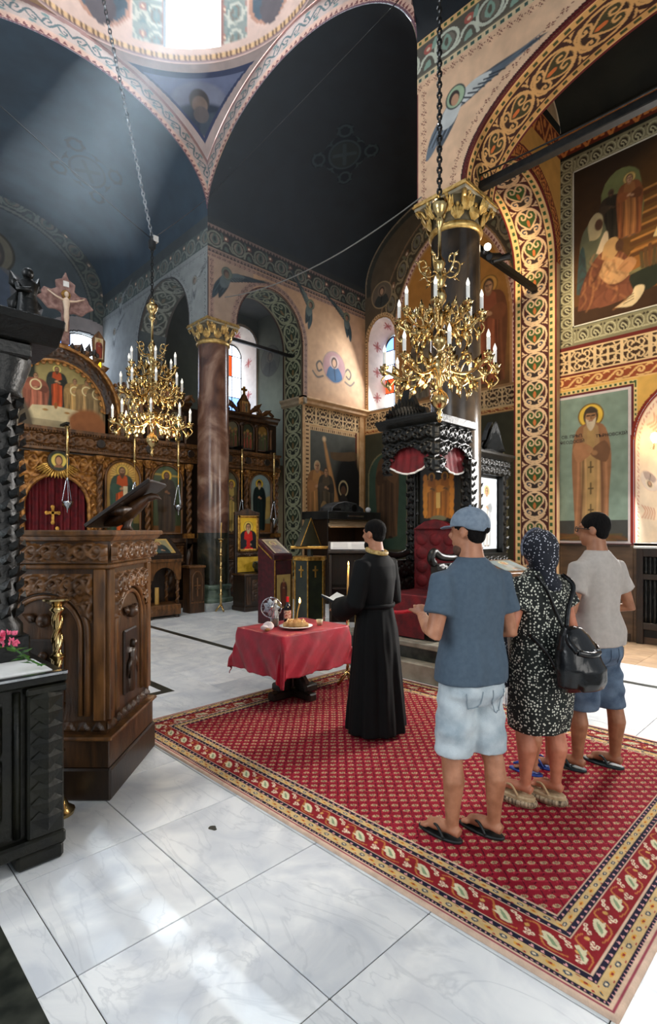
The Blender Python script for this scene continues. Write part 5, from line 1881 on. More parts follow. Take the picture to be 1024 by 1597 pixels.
# royal doorway: carved frame, sun-burst fringe, round icon
DA, DZ = .58, 2.14
relief('doorway_carving', (-.76, -.03, 1.4), ULX, ULZ, 1.52, 1.74, .07, GOLDW, ico, ppm=64, L=.44,
       fn=lambda S, T, w, h: scroll_height(S, T % .44, .44, .44, .14),
       keep=lambda S, T, w, h: quad_keep(ell_param(S, T, w / 2, DZ - 1.4, DA + .01, .60)[0] > 0))
MB().tube([(-DA, -.07, .1)] + [(-DA * math.cos(t), -.07, DZ + .60 * math.sin(t)) for t in np.linspace(0, PI, 24)] + [(DA, -.07, .1)], .045, 8).build('doorway_moulding', GOLDW, ico, smooth=True)
mb = MB()
for k in range(17):
    t = R(200 + 140 * k / 16)
    mb.leaf((.14 * math.cos(t), -.13, 2.98 + .14 * math.sin(t)), (.42 * math.cos(t), -.13, 2.90 + .26 * math.sin(t)), .075, (0, -1, 0))
mb.build('sunburst_fringe', GILT, ico)
MB().tube([(0, -.10, 2.98), (0, -.15, 2.98)], .19, 24).build('medallion_frame', WOODD, ico)
th = np.linspace(0, 2 * PI, 40); P, S, T = plane_grid((-.17, -.155, 2.81), ULX, ULZ, .34, .34, 110)
cv = Cv(S, T, (40, 60, 40)); cv.ell(.17, .17, .16, .16, (40, 60, 40)); cv.ell(.17, .17, .13, .13, (236, 206, 96)); cv.ell(.17, .17, .07, .10, (84, 56, 40)); cv.ell(.17, .165, .05, .075, (196, 140, 96)); cv.poly([(.08, .04), (.12, .09), (.22, .09), (.26, .04)], (150, 96, 60))
grid('medallion_icon', P, cv.c, ICONP, ico, quad_keep(np.hypot(S - .17, T - .17) < .168))

# cross on top of the screen
cr = MB()
crz = 5.18
outline = [(-.07, crz), (-.07, crz + .58), (-.16, crz + .62), (-.30, crz + .60), (-.42, crz + .72), (-.52, crz + .78), (-.44, crz + .86), (-.38, crz + .98), (-.26, crz + .96), (-.16, crz + 1.02), (-.18, crz + 1.16), (-.06, crz + 1.22), (0, crz + 1.36),
           (.06, crz + 1.22), (.18, crz + 1.16), (.16, crz + 1.02), (.26, crz + .96), (.38, crz + .98), (.44, crz + .86), (.52, crz + .78), (.42, crz + .72), (.30, crz + .60), (.16, crz + .62), (.07, crz + .58), (.07, crz)]
cr.prism([(x + .14, z) for x, z in outline], -.10, -.04, 'y')
crs = cr.build('crucifix', mat('rose_stone_cross', (112, 74, 66), (164, 128, 116), rough=.6, scale=12, bump=.3), ico, bevel=.012)
CORP = mat('painted_corpus', (222, 190, 160), (240, 214, 186), rough=.5, scale=6)
co = MB()
z = crz + .82
co.loft([[(.14 + w_ * math.cos(a), -.13 + .035 * math.sin(a), zz_) for a in np.linspace(0, 2 * PI, 9)[:-1]] for (w_, zz_) in ((.025, crz + .22), (.035, crz + .40), (.05, crz + .50), (.045, crz + .62), (.07, crz + .78), (.055, crz + .83), (.02, crz + .86))])
for sg in (-1, 1):
    co.tube([(.14 + sg * .05, -.13, crz + .80), (.14 + sg * .18, -.13, crz + .84), (.14 + sg * .33, -.12, crz + .92)], [.022, .017, .013], 6)
co.ball((.14, -.14, crz + .92), .042, 8, 6, (1, 1, 1.25))
co.build('corpus', CORP, crs, smooth=True)
MB().tube([(.14, -.105, crz + .92), (.14, -.115, crz + .92)], .085, 18).build('halo', GILT, crs)
MB().box(.09, .19, -.125, -.10, crz + 1.07, crz + 1.17).build('titulus', PAPER, crs)
sd = MB()
for sg in (-1, 1):
    sx = .14 + sg * .62
    sd.prism([(sx - .11, 5.0), (sx - .13, 5.42), (sx - .08, 5.5), (sx, 5.6), (sx + .08, 5.5), (sx + .13, 5.42), (sx + .11, 5.0)], -.08, -.03, 'y')
each(sd, 'side_icon_frame', WOODL, ico, bevel=.01)
for sg in (-1, 1):
    sx = .14 + sg * .62
    P, S, T = plane_grid((sx - .08, -.085, 5.05), ULX, ULZ, .16, .40, 90)
    cv = Cv(S, T, (200, 178, 140)); figure(cv, .08, .01, .37, (140, 60, 40), (110, 50, 44), halo=(236, 206, 110), width=.36)
    grid('side_icon', P, cv.c, ICONP, ico)
mb = MB()
for k in range(10):
    x = -.5 + .13 * k
    if abs(x - .14) > .1:
        mb.leaf((x, -.07, 5.06), (x + .05 * math.sin(k), -.07, 5.26 + .03 * (k % 3)), .13, (0, -1, 0)).ball((x + .05, -.08, 5.10), .05, 6, 4)
each(mb, 'cresting_leaf', WOODD, ico)

# curtain in the royal doorway
cu = thing('altar_curtain', 'dark red velvet curtain with gold crosses filling the altar doorway', 'curtain', (3.4, YI + .05, 0))
n = 120
x = np.linspace(-.59, .59, n); zc = np.linspace(0.02, 2.74, 20)
Xc, Zc = np.meshgrid(x, zc)
Pc = np.stack([Xc, .035 * np.sin(Xc * 46) + .015 * np.sin(Xc * 21 + 1), np.minimum(Zc, DZ + .62 * np.sqrt(np.clip(1 - (Xc / .61) ** 2, 0, 1)))], -1)
grid('drape', Pc, None, REDV, cu)


def cross_mesh(name, x, y, z, s, m, parent):
    mb = MB()
    for (a, b, w_) in (((0, -.5), (0, .5), .09), ((-.34, .14), (.34, .14), .09)):
        mb.box(x + s * (min(a[0], b[0]) - w_), x + s * (max(a[0], b[0]) + w_), y - .012, y, z + s * (min(a[1], b[1]) - w_), z + s * (max(a[1], b[1]) + w_))
    for (a, b) in ((0, .56), (-.4, .14), (.4, .14), (0, -.56)):
        mb.ball((x + s * a, y - .006, z + s * b), s * .15, 8, 4, (1, .12, 1))
    return mb.build(name, m, parent)


cross_mesh('gold_cross', -.06, -.055, 1.98, .26, GILT, cu)
cross_mesh('gold_cross', .02, -.055, 1.58, .26, GILT, cu)


# ---------------------------------------------------------------- hanging oil lamps in front of the screen
def oil_lamp(px, label, ztop=3.62, zlamp=2.16, hang=YI - .42):
    X = atY(px, 700, hang).x
    t = thing('hanging_oil_lamp', label, 'oil lamp', (X, hang, zlamp), 0, 'oil lamps before the altar screen')
    L = ztop - zlamp
    MB().box(-.03, .03, -.03, .30, L, L + .04).lathe([(.012, L - .04), (.03, L - .02), (.012, L)], 8).build('bracket', IRON, t)
    MB().lathe([(.02, L - .60), (.04, L - .56), (.030, L - .53), (.030, L - .08), (.05, L - .04), (.01, L - .01)], 10).build('counterweight', BRASS, t, smooth=True, auto=50)
    MB().tube([(0, 0, L - .58), (0, 0, .46)], .008, 6).build('rod', BRASSD, t)
    MB().lathe([(.01, .50), (.03, .47), (.035, .44), (.01, .43)], 8).build('canopy', SILVER, t, smooth=True)
    for k in range(3):
        a = 2 * PI * k / 3 + .4
        MB().tube([(.02 * math.cos(a), .02 * math.sin(a), .45), (.09 * math.cos(a), .09 * math.sin(a), .06)], .006, 5).build('chain', SILVER, t)
    MB().lathe([(.004, -.16), (.015, -.13), (.01, -.10), (.03, -.07), (.075, -.02), (.095, .03), (.10, .06), (.075, .06), (.06, .02)], 14).build('bowl', SILVER, t, smooth=True)
    return t


for px, lb in ((105, 'brass and silver oil lamp hanging before the red altar curtain'), (210, 'brass oil lamp hanging before the icon of the figure in orange'), (278, 'brass oil lamp hanging before the icon of the dark bearded saint'),
               (377, 'brass oil lamp hanging before the icon of two saints beside the column'), (427, 'brass oil lamp hanging before the icon of the dark-robed monk')):
    oil_lamp(px, lb, zlamp=1.92 if px in (377, 427) else 2.16)
# ================================================================ FURNITURE
def carve_fn(L, H):
    return lambda S, T, w, h: scroll_height(S, T % H, L, H, .17)


# ---------------------------------------------------------------- pulpit with eagle book rest
pu = thing('pulpit', 'square carved walnut pulpit with arched figure panels and an eagle book rest', 'pulpit', (1.365, 3.93, 0), CAM_A - PI / 2)
MB().box(-.43, .43, -.43, .43, 0, .20).build('plinth', WOODD, pu, bevel=.012)
MB().box(-.415, .415, -.415, .415, .20, .375).build('lower_plinth', WOOD, pu, bevel=.006)
MB().box(-.44, .44, -.44, .44, .375, .40).build('plinth_ledge', WOODL, pu, bevel=.008)
MB().box(-.385, .385, -.385, .385, .40, 1.46).build('body', WOOD, pu)
MB().box(-.41, .41, -.41, .41, 1.44, 1.475).build('frieze_moulding', WOODL, pu, bevel=.01)
MB().box(-.40, .40, -.40, .40, 1.475, 1.62, -.03, -.03).build('frieze_block', WOOD, pu)
MB().box(-.44, .44, -.44, .44, 1.615, 1.65, -.025, -.025).box(-.475, .475, -.475, .475, 1.65, 1.685).build('cornice', WOODL, pu, bevel=.008)
for k in range(2):                                  # the face toward the nave and the one beside it
    Q = Matrix.Rotation(PI / 2 * k, 3, 'Z')
    V = lambda x, y, z: tuple(Q @ Vector((x, y, z)))
    U = tuple(Q @ Vector((1, 0, 0)))
    W = .77
    relief('frieze_carving', V(-.41, -.425, 1.48), U, ULZ, .82, .135, .035, WOODL, pu, ppm=130, L=.20)
    relief('spandrel_carving', V(-.30, -.39, 1.10), U, ULZ, .60, .31, .035, WOODL, pu, ppm=130, fn=carve_fn(.16, .155),
           keep=lambda S, T, w, h: quad_keep(ell_param(S, T, w / 2, -.06, .26, .26)[0] > 0))
    relief('zigzag_carving', V(-.385, -.392, .42), U, ULZ, .77, .06, .02, WOOD, pu, ppm=120, fn=lambda S, T, w, h: (abs(((S / .09) % 1) - .5) * 2 > T / h).astype(float))
    st = MB().box(-.385, -.31, -.41, -.38, .49, 1.44).box(.31, .385, -.41, -.38, .49, 1.44)
    st.v = [V(*p) for p in st.v]
    each(st, 'stile', WOODL, pu, bevel=.006)
    for (q, r, dy) in ((.27, .020, -.395), (.225, .016, -.39)):
        pts = [V(-q, dy, .52)] + [V(-q * math.cos(t), dy, 1.04 + q * math.sin(t)) for t in np.linspace(0, PI, 21)] + [V(q, dy, .52)]
        MB().tube(pts, r, 8).build('arch_moulding', WOODL, pu, smooth=True)
    fr = MB().box(-.12, .12, -.402, -.38, .56, 1.0)
    fr.v = [V(*p) for p in fr.v]
    fr.build('recessed_panel', WOODD, pu, bevel=.01)
    fg = MB()                                        # carved figure with wings
    fg.loft([[V(w_ * math.cos(a), -.40 - .03 * abs(math.sin(a)), z) for a in np.linspace(0, 2 * PI, 9)[:-1]] for (w_, z) in ((.05, .57), (.055, .66), (.04, .76), (.055, .84), (.02, .87))])
    fg.ball(V(0, -.415, .90), .028, 8, 6)
    fg.leaf(V(.02, -.41, .84), V(.10, -.41, .66), .07, V(0, -1, 0)).leaf(V(-.02, -.41, .84), V(-.10, -.41, .66), .07, V(0, -1, 0))
    fg.build('carved_figure', WOOD, pu, smooth=True)
    ch = MB().ball(V(0, -.405, 1.12), .045, 10, 6).leaf(V(.03, -.40, 1.11), V(.14, -.40, 1.16), .07, V(0, -1, 0)).leaf(V(-.03, -.40, 1.11), V(-.14, -.40, 1.16), .07, V(0, -1, 0))
    ch.build('carved_cherub', WOOD, pu, smooth=True)
br = MB()
for (a, b, c, d_) in (((.06, 1.70), (.52, 2.03), .03, (.04, .44)),):
    dx, dz = -.03 * .58, .03 * .81
    br.add([(a[0], d_[0], a[1]), (b[0], d_[0], b[1]), (b[0], d_[1], b[1]), (a[0], d_[1], a[1]), (a[0] + dx, d_[0], a[1] + dz), (b[0] + dx, d_[0], b[1] + dz), (b[0] + dx, d_[1], b[1] + dz), (a[0] + dx, d_[1], a[1] + dz)],
           [(0, 3, 2, 1), (4, 5, 6, 7), (0, 1, 5, 4), (1, 2, 6, 5), (2, 3, 7, 6), (3, 0, 4, 7)])
bk = br.build('book_rest', WOODD, pu, bevel=.006)
eg = MB().loft([[(x + r * .6 * math.cos(a) * 0.4, .24 + r * math.sin(a), z + r * math.cos(a)) for a in np.linspace(0, 2 * PI, 11)[:-1]] for (x, z, r) in ((.12, 1.74, .03), (.22, 1.78, .07), (.32, 1.83, .085), (.40, 1.89, .06), (.45, 1.93, .035), (.50, 1.935, .02), (.535, 1.915, .004))])
for sg in (-1, 1):
    eg.leaf((.36, .24 + sg * .06, 1.86), (.16, .24 + sg * .18, 1.80), .12, (0, sg, .5))
eg.lathe([(.05, 1.685), (.03, 1.72), (.05, 1.78)], 10, (.28, .24, 0))
eg.build('carved_eagle', WOOD, bk, smooth=True)

# ---------------------------------------------------------------- black canopy shrine and its icon chest at the left
sh = thing('icon_shrine', 'black carved icon shrine with canopy, winged statue and dark chest', 'shrine', (.3, 3.3, 0))
SXr = lambda X: X - .3
SYr = lambda Y: Y - 3.3
ch = MB().box(SXr(-.45), SXr(.93), SYr(2.98), SYr(3.50), .10, .90)
ch.build('chest', GREENW, sh, bevel=.01)
MB().box(SXr(-.5), SXr(.99), SYr(2.93), SYr(3.55), .90, .955).build('chest_rim', GREENW, sh, bevel=.012)
MB().box(SXr(-.5), SXr(.985), SYr(2.915), SYr(2.955), .945, .965).build('rim_fillet', SILVER, sh, bevel=.004)
MB().box(SXr(-.45), SXr(.93), SYr(2.99), SYr(3.32), .953, .962).build('glass_top_sheen', WHITE, sh)  # white inset: reflected light on the glass top put into the colour
MB().box(SXr(-.5), SXr(.98), SYr(2.93), SYr(3.55), .07, .14).build('chest_base', GREENW, sh, bevel=.012)
for (x, y) in ((.86, 3.02), (.86, 3.46)):
    MB().box(SXr(x) - .11, SXr(x) + .11, SYr(y) - .09, SYr(y) + .07, 0, .08).build('foot', GREENW, sh, bevel=.015)
MB().box(SXr(.80), SXr(.97), SYr(2.93), SYr(3.0), .14, .90).build('corner_pilaster', GREENW, sh, bevel=.01)
for k in range(9):
    z = .20 + .075 * k
    mb = MB()
    mb.leaf((SXr(.885), SYr(2.932), z + .10), (SXr(.885), SYr(2.906), z - .025), .155, (0, -1, .1), .16)
    mb.leaf((SXr(.885), SYr(2.925), z + .09), (SXr(.885), SYr(2.896), z - .01), .035, (0, -1, .1), .3)
    mb.build('carved_leaf', GREENW, sh)
MB().box(SXr(.79), SXr(.98), SYr(2.915), SYr(3.0), .86, .90).build('pilaster_cap', GREENW, sh, bevel=.008)
MB().tube([(SXr(.76), SYr(2.97), .16), (SXr(.76), SYr(2.97), .88)], .018, 8).build('corner_roll', GREENW, sh, smooth=True)
relief('chest_carving', (SXr(-.1), SYr(2.978), .20), ULX, ULZ, .80, .64, .045, GREENW, sh, ppm=110,
       fn=lambda S, T, w, h: np.where(abs(abs(S - w / 2) / w * 2 + abs(T - h / 2) / h * 2 - 1) < .09, .9, scroll_height(S, T % .32, .32, .32, .16) * .8))
sl = MB().box(SXr(.52), SXr(.92), SYr(3.32), SYr(3.50), .955, 1.10)
sl.build('shrine_step', BLACKW, sh, bevel=.01)
post = MB().lathe([(.13, 1.10), (.13, 1.16), (.10, 1.20), (.115, 1.5), (.11, 2.1), (.10, 2.38), (.13, 2.42), (.12, 2.46), (.17, 2.60), (.17, 2.64)], 16, (SXr(.77), SYr(3.40), 0))
po = post.build('carved_post', BLACKW, sh, smooth=True, auto=50)
k = 0
vm = MB()
for i in range(17):
    for j in range(8):
        a = 2 * PI * (j + .5 * (i % 2)) / 8
        z = 1.20 + .072 * i
        c, s = math.cos(a), math.sin(a)
        vm.leaf((SXr(.77) + .105 * c, SYr(3.40) + .105 * s, z), (SXr(.77) + .140 * math.cos(a + .25), SYr(3.40) + .140 * math.sin(a + .25), z + .075), .065, (c, s, 0), .4)
vm.build('vine_carving', BLACKW, po)['kind'] = 'stuff'
MB().box(SXr(-.4), SXr(.90), SYr(3.22), SYr(3.62), 2.62, 2.70).build('canopy_beam', BLACKW, sh, bevel=.01)
MB().prism([(SYr(3.20), 2.70), (SYr(3.10), 2.78), (SYr(3.08), 2.82), (SYr(3.74), 2.82), (SYr(3.72), 2.78), (SYr(3.62), 2.70)], SXr(-.4), SXr(1.03), 'x').build('canopy_cornice', BLACKW, sh, bevel=.008)
relief('canopy_carving', (SXr(-.2), SYr(3.195), 2.36), ULX, ULZ, .86, .26, .05, BLACKW, sh, ppm=70, L=.28)
an = MB()                                            # winged statue on the cornice
ax, ay = SXr(.90), SYr(3.30)
an.loft([[(ax + w_ * math.cos(a), ay + .8 * w_ * math.sin(a), z) for a in np.linspace(0, 2 * PI, 11)[:-1]] for (w_, z) in ((.065, 2.82), (.06, 2.88), (.05, 2.95), (.045, 3.0), (.058, 3.05), (.02, 3.085))])
an.ball((ax, ay, 3.11), .032, 8, 6).tube([(ax - .05, ay, 3.04), (ax - .06, ay - .05, 2.99), (ax, ay - .07, 3.0)], .016, 6)
for sg in (-1, 1):
    an.leaf((ax + sg * .03, ay + .04, 3.03), (ax + sg * .07, ay + .06, 2.84), .09, (0, -1, 0), .3).leaf((ax + sg * .03, ay + .04, 3.0), (ax + sg * .075, ay + .06, 3.13), .07, (0, -1, 0), .3)
an.build('winged_statue', BLACKW, sh, smooth=True)
sc = MB()
for dx in (.22, .30, .38):
    sc.tube(smooth_path([(ax - dx - .05, ay, 2.82), (ax - dx - .06, ay, 2.94), (ax - dx, ay, 3.0), (ax - dx + .05, ay, 2.94), (ax - dx, ay, 2.90)], 4), .022, 6)
each(sc, 'crest_scroll', BLACKW, sh, smooth=True)
icn = icon_grid('leaning_icon', (SXr(.36), SYr(3.33), .965), (1, 0, 0), (0, .25, .97), .46, .22, 120, sh, (196, 130, 50), lambda cv, w, h: (cv.rect(0, w, 0, .01, (90, 50, 20)), medallion(cv, .36, .11, .075, robe=(150, 60, 30), bgc=(206, 150, 60), halo=(230, 190, 80), ring=(120, 70, 30))))
fl = thing('flower_sprig', 'pink flower sprig with green leaves lying on the dark icon chest', 'flower', (.82, 3.12, .964))
lm, pm = mat('green_leaf', (28, 66, 22), (78, 130, 48), rough=.45, scale=20), mat('pink_petal', (206, 60, 100), (238, 120, 150), rough=.6, scale=30)
MB().tube([(.08, -.07, .012), (.02, -.02, .05), (-.05, .02, .13)], .005, 6).build('stem', lm, fl)
lf = MB()
for k in range(11):
    a = rng.random() * 6.28
    b = Vector((.06 - .012 * k, -.05 + .009 * k, .015 + .010 * k))
    lf.leaf(b, b + Vector((.085 * math.cos(a), .085 * math.sin(a), .03 * rng.random())), .045, (0, 0, 1), .15)
each(lf, 'leaf', lm, fl)
pt = MB()
for k in range(34):
    a, e = rng.random() * 6.28, rng.random() * 2 - .8
    dd = Vector((math.cos(a) * math.cos(e), math.sin(a) * math.cos(e), math.sin(e)))
    c = Vector((-.055, .02, .155)) + dd * .03
    pt.leaf(c, c + dd * .03, .026, (dd.y, -dd.x, .4), .3)
pt.build('blossom', pm, fl)['kind'] = 'stuff'


# ---------------------------------------------------------------- candlesticks
def candlestick(name, label, loc, h, prof_r, m, candle=0.0, lit=False, twist=False, foot='round', cm=WAX, sc=1.0):
    t = thing(name, label, 'candlestick', loc)
    r = prof_r
    if foot == 'round':
        MB().lathe([(.11 * sc, 0), (.115 * sc, .02), (.08 * sc, .04), (.06 * sc, .08), (.03 * sc, .11), (r, .14)], 16).build('foot', m, t, smooth=True, auto=40)
    else:
        for k in range(3):
            a = 2 * PI * k / 3 + .5
            MB().tube([(0, 0, .16), (.05 * math.cos(a), .05 * math.sin(a), .10), (.11 * math.cos(a), .11 * math.sin(a), .018)], [.02, .022, .018], 8).build('foot', m, t, smooth=True)
    rings = [(r, .12)]
    nk = max(2, int(h / .26))
    for k in range(nk):
        z = .12 + (h - .16) * (k + 1) / nk
        rings += [(r, z - .05), (r * 1.9, z - .025), (r, z)]
    st = MB().lathe(rings, 12)
    if twist:
        for ph in (0, PI):
            st.tube([(r * .7 * math.cos(ph + k * .5), r * .7 * math.sin(ph + k * .5), .14 + (h - .2) * k / 60) for k in range(61)], r * .75, 6)
    st.build('stem', m, t, smooth=True)
    MB().lathe([(r, h - .05), (r * 2, h - .03), (r * 3.4, h - .01), (r * 3.4, h), (r * 1.6, h - .005)], 14).build('drip_pan', m, t, smooth=True, auto=50)
    if candle:
        MB().tube([(0, 0, h - .01), (.004, 0, h + candle * .6), (.012, 0, h + candle)], .010, 8).build('candle', cm, t, smooth=True)
        if lit:
            MB().lathe([(.002, h + candle), (.008, h + candle + .012), (.006, h + candle + .022), (.001, h + candle + .042)], 8, (.012, 0, 0)).build('flame', FLAME, t, smooth=True)
    return t


candlestick('brass_candlestick', 'twisted brass candlestick standing behind the dark icon chest', (1.085, 3.40, 0), 1.28, .024, BRASS, twist=True, sc=.85)
p = atZ(336, 953) - Vector((0, .2, 0)); candlestick('brass_candlestick', 'tall slim brass candlestick holding a thin candle beside the red-brown column', (p.x, p.y, 0), 1.52, .026, BRASS, candle=.33, cm=WAX, foot='tripod', sc=1.2)
p = Vector((4.19, 3.97, 0)); candlestick('brass_candlestick', 'brass candlestick with a lit candle on the carpet by the robed priest', (p.x, p.y, .012), .96, .014, BRASS, candle=.34, lit=True, cm=WAX, foot='tripod', twist=True, sc=.8)
p = atD(773, 1058, 6.1); candlestick('brass_candlestick', 'brass stand with bell foot behind the woman in the dotted dress', (p.x + .02, p.y - .05, 0), 1.02, .016, BRASS, sc=1.0)

# ---------------------------------------------------------------- analogion, chest, icon stand near the column
def analogion():
    t = thing('icon_lectern', 'small carved lectern with twisted colonnettes and a tilted framed icon', 'lectern', (4.62, 9.50, 0))
    w, d = .68, .55
    MB().box(0, w, 0, d, .06, .26).build('base', WOODL, t, bevel=.01)
    relief('base_carving', (.03, -.002, .09), ULX, ULZ, w - .06, .14, .02, WOODL, t, ppm=60, L=.16)
    ft = MB()
    for (x, y) in ((.06, .06), (w - .06, .06), (.06, d - .06), (w - .06, d - .06)):
        ft.lathe([(.05, 0), (.045, .06)], 8, (x, y, 0))
    each(ft, 'foot', WOODD, t)
    for (x, y) in ((.05, .05), (w - .05, .05), (.05, d - .05), (w - .05, d - .05)):
        mb = MB().lathe([(.028, .26), (.028, .88)], 8, (x, y, 0))
        mb.tube([(x + .022 * math.cos(k * .5), y + .022 * math.sin(k * .5), .26 + .6 * k / 50) for k in range(51)], .022, 6)
        mb.build('colonnette', WOODL, t, smooth=True)
    pts = [(.0, .74), (.0, 1.08), (w, 1.08), (w, .74), (w - .09, .74)] + [(w / 2 + .24 * math.cos(q), .74 + .24 * math.sin(q)) for q in np.linspace(0, PI, 15)] + [(.09, .74)]
    MB().prism(pts, 0, .04, 'y').build('arch_front', WOODL, t)
    MB().box(-.0, w, d - .04, d, .26, 1.08).box(-.0, .04, .02, d, .80, 1.08).build('back', WOODD, t)
    MB().box(-.03, w + .03, -.03, d + .03, 1.08, 1.14).build('cornice', WOODL, t, bevel=.01)
    MB().prism([(-.02, 1.14), (-.02, 1.22), (d, 1.60), (d, 1.14)], -.01, w + .01, 'x').build('sloped_top', WOODD, t, bevel=.008)
    v = Vector((0, d + .02, .38)).normalized()
    icon_grid('tilted_icon', (.10, .02 - .006, 1.255), (1, 0, 0), tuple(v), w - .2, .48, 80, t, (120, 100, 60),
              lambda cv, ww, hh: (cv.rect(0, ww, 0, hh, (196, 160, 90)), cv.rect(.04, ww - .04, .04, hh - .04, (150, 140, 104)), figure(cv, ww / 2, .05, hh * .78, (60, 60, 56), (50, 66, 64), halo=(206, 180, 110), bust=True)))
    MB().tube([(.3, .25, .26), (.3, .25, .58)], .04, 10).build('candle_bundle', WAX, t)
    return t


analogion()
sc_ = thing('small_cabinet', 'narrow wooden cabinet with a pointed arch panel standing beside the red-brown column', 'cabinet', (5.62, 9.72, 0))
MB().box(0, .34, 0, .30, 0, .92).build('body', WOOD, sc_, bevel=.008)
MB().box(-.02, .36, -.02, .32, .92, .97).build('top', WOODL, sc_, bevel=.008)
MB().tube([(.06, -.005, .26)] + [(.17 - .11 * math.cos(q), -.005, .70 + .15 * math.sin(q)) for q in np.linspace(0, PI, 11)] + [(.28, -.005, .26)], .014, 6).build('arch_moulding', WOODL, sc_)
MB().tube([(.17, -.005, .34), (.17, -.005, .72)], .016, 6).tube([(.10, -.005, .56), (.24, -.005, .56)], .016, 6).lathe([(.001, -.03), (.05, 0), (.001, .03)], 8, (.17, -.0, .50)).build('carved_cross', WOODL, sc_)
MB().box(.02, .32, -.012, 0, .2, .23).build('lower_rail', WOODL, sc_, bevel=.004)

ist = thing('icon_stand', 'wooden icon stand with a gold portrait icon framed above a carved chest', 'icon stand', (6.56, 9.14, 0))
MB().box(0, .78, 0, .44, .08, .74).build('chest', WOODD, ist, bevel=.008)
MB().box(-.03, .81, -.03, .45, 0, .10).build('chest_base', WOODD, ist, bevel=.015)
MB().box(-.03, .81, -.03, .46, .74, .78).build('chest_top', WOOD, ist, bevel=.008)
relief('chest_carving', (.18, -.006, .20), ULX, ULZ, .44, .46, .03, WOOD, ist, ppm=60, fn=carve_fn(.22, .23))
each(MB().box(.03, .14, -.02, 0, .14, .72).box(.66, .77, -.02, 0, .14, .72), 'stile', WOOD, ist, bevel=.006)
MB().box(.0, .64, .34, .42, .78, 2.02).build('back_board', WOODD, ist, bevel=.008)
MB().prism([(.0, 2.02), (.0, 2.08), (.12, 2.10), (.32, 2.17), (.52, 2.10), (.64, 2.08), (.64, 2.02)], .34, .42, 'y').build('crest', WOOD, ist, bevel=.006)
each(MB().box(.05, .59, .31, .34, 1.96, 2.01).box(.05, .59, .31, .34, 1.24, 1.29).box(.05, .11, .31, .34, 1.24, 2.01).box(.53, .59, .31, .34, 1.24, 2.01), 'frame_rail', GILT, ist, bevel=.006)
icon_grid('portrait_icon', (.11, .325, 1.29), ULX, ULZ, .42, .67, 90, ist, (232, 186, 50),
          lambda cv, w, h: (figure(cv, w * .5, h * .06, h * .84, (196, 34, 30), (30, 34, 40), halo=(238, 204, 90), beard=(196, 170, 130), stole=(206, 40, 34), bust=True, width=.36), cv.rect(w * .4, w * .6, h * .06, h * .34, (200, 36, 32))))
MB().box(.05, .59, .33, .345, .80, 1.12).build('yellow_panel', mat('yellow_silk', (206, 160, 30), (232, 190, 60), rough=.5, scale=9), ist)
relief('lower_carving', (.03, .335, 1.13), ULX, ULZ, .58, .10, .03, WOOD, ist, ppm=70, L=.16)
MB().box(.24, .40, .322, .338, 1.15, 1.20).build('name_plate', PAPER, ist)
bw = thing('metal_bowl', 'dark metal bowl with handles on the icon stand chest', 'bowl', (7.06, 9.24, .781))
MB().lathe([(.10, 0), (.15, .03), (.17, .12), (.16, .20), (.18, .24), (.165, .24), (.15, .12), (.08, .04)], 18).build('bowl_body', mat('dark_bronze', (40, 44, 34), (84, 84, 62), rough=.35, metal=.7, scale=9), bw, smooth=True)
for sg in (-1, 1):
    MB().tube(smooth_path([(sg * .16, 0, .1), (sg * .22, 0, .14), (sg * .21, 0, .22), (sg * .165, 0, .2)], 4), .014, 6).build('handle', MATS['dark_bronze'], bw, smooth=True)

# ---------------------------------------------------------------- choir furniture
pd = atD(440, 870, 9.6)
rl = thing('draped_lectern', 'dark lectern under a gold-trimmed crimson cloth with a small icon on top', 'lectern', (pd.x - .2, pd.y, 0))
MB().prism([(0, 0), (0, 1.26), (.46, 1.54), (.46, 0)], 0, .44, 'x').build('drape', mat('crimson_brocade', (44, 8, 14), (76, 14, 24), rough=.6, scale=12), rl, bevel=.01)
v = Vector((0, .46, .28)).normalized()
icon_grid('top_icon', (.05, .02, 1.285), (1, 0, 0), tuple(v), .34, .46, 80, rl, (196, 176, 130), lambda cv, w, h: (cv.rect(.03, w - .03, .03, h - .03, (150, 128, 90)), figure(cv, w / 2, .04, h * .8, (90, 60, 50), (110, 80, 60), halo=(226, 196, 110), bust=True)))
for pts in ([(.02, -.012, .1), (.02, -.012, 1.16), (.42, -.012, 1.16), (.42, -.012, .1)], [(-.012, .02, 1.18), (-.012, .44, 1.44)]):
    MB().tube(pts, .012, 6).build('gold_trim', GILT, rl)
icon_grid('embroidered_panel', (.06, -.014, .30), ULX, ULZ, .32, .60, 70, rl, (190, 160, 96), lambda cv, w, h: figure(cv, w / 2, .03, .52, (120, 60, 40), (84, 50, 40), halo=(230, 200, 110)))

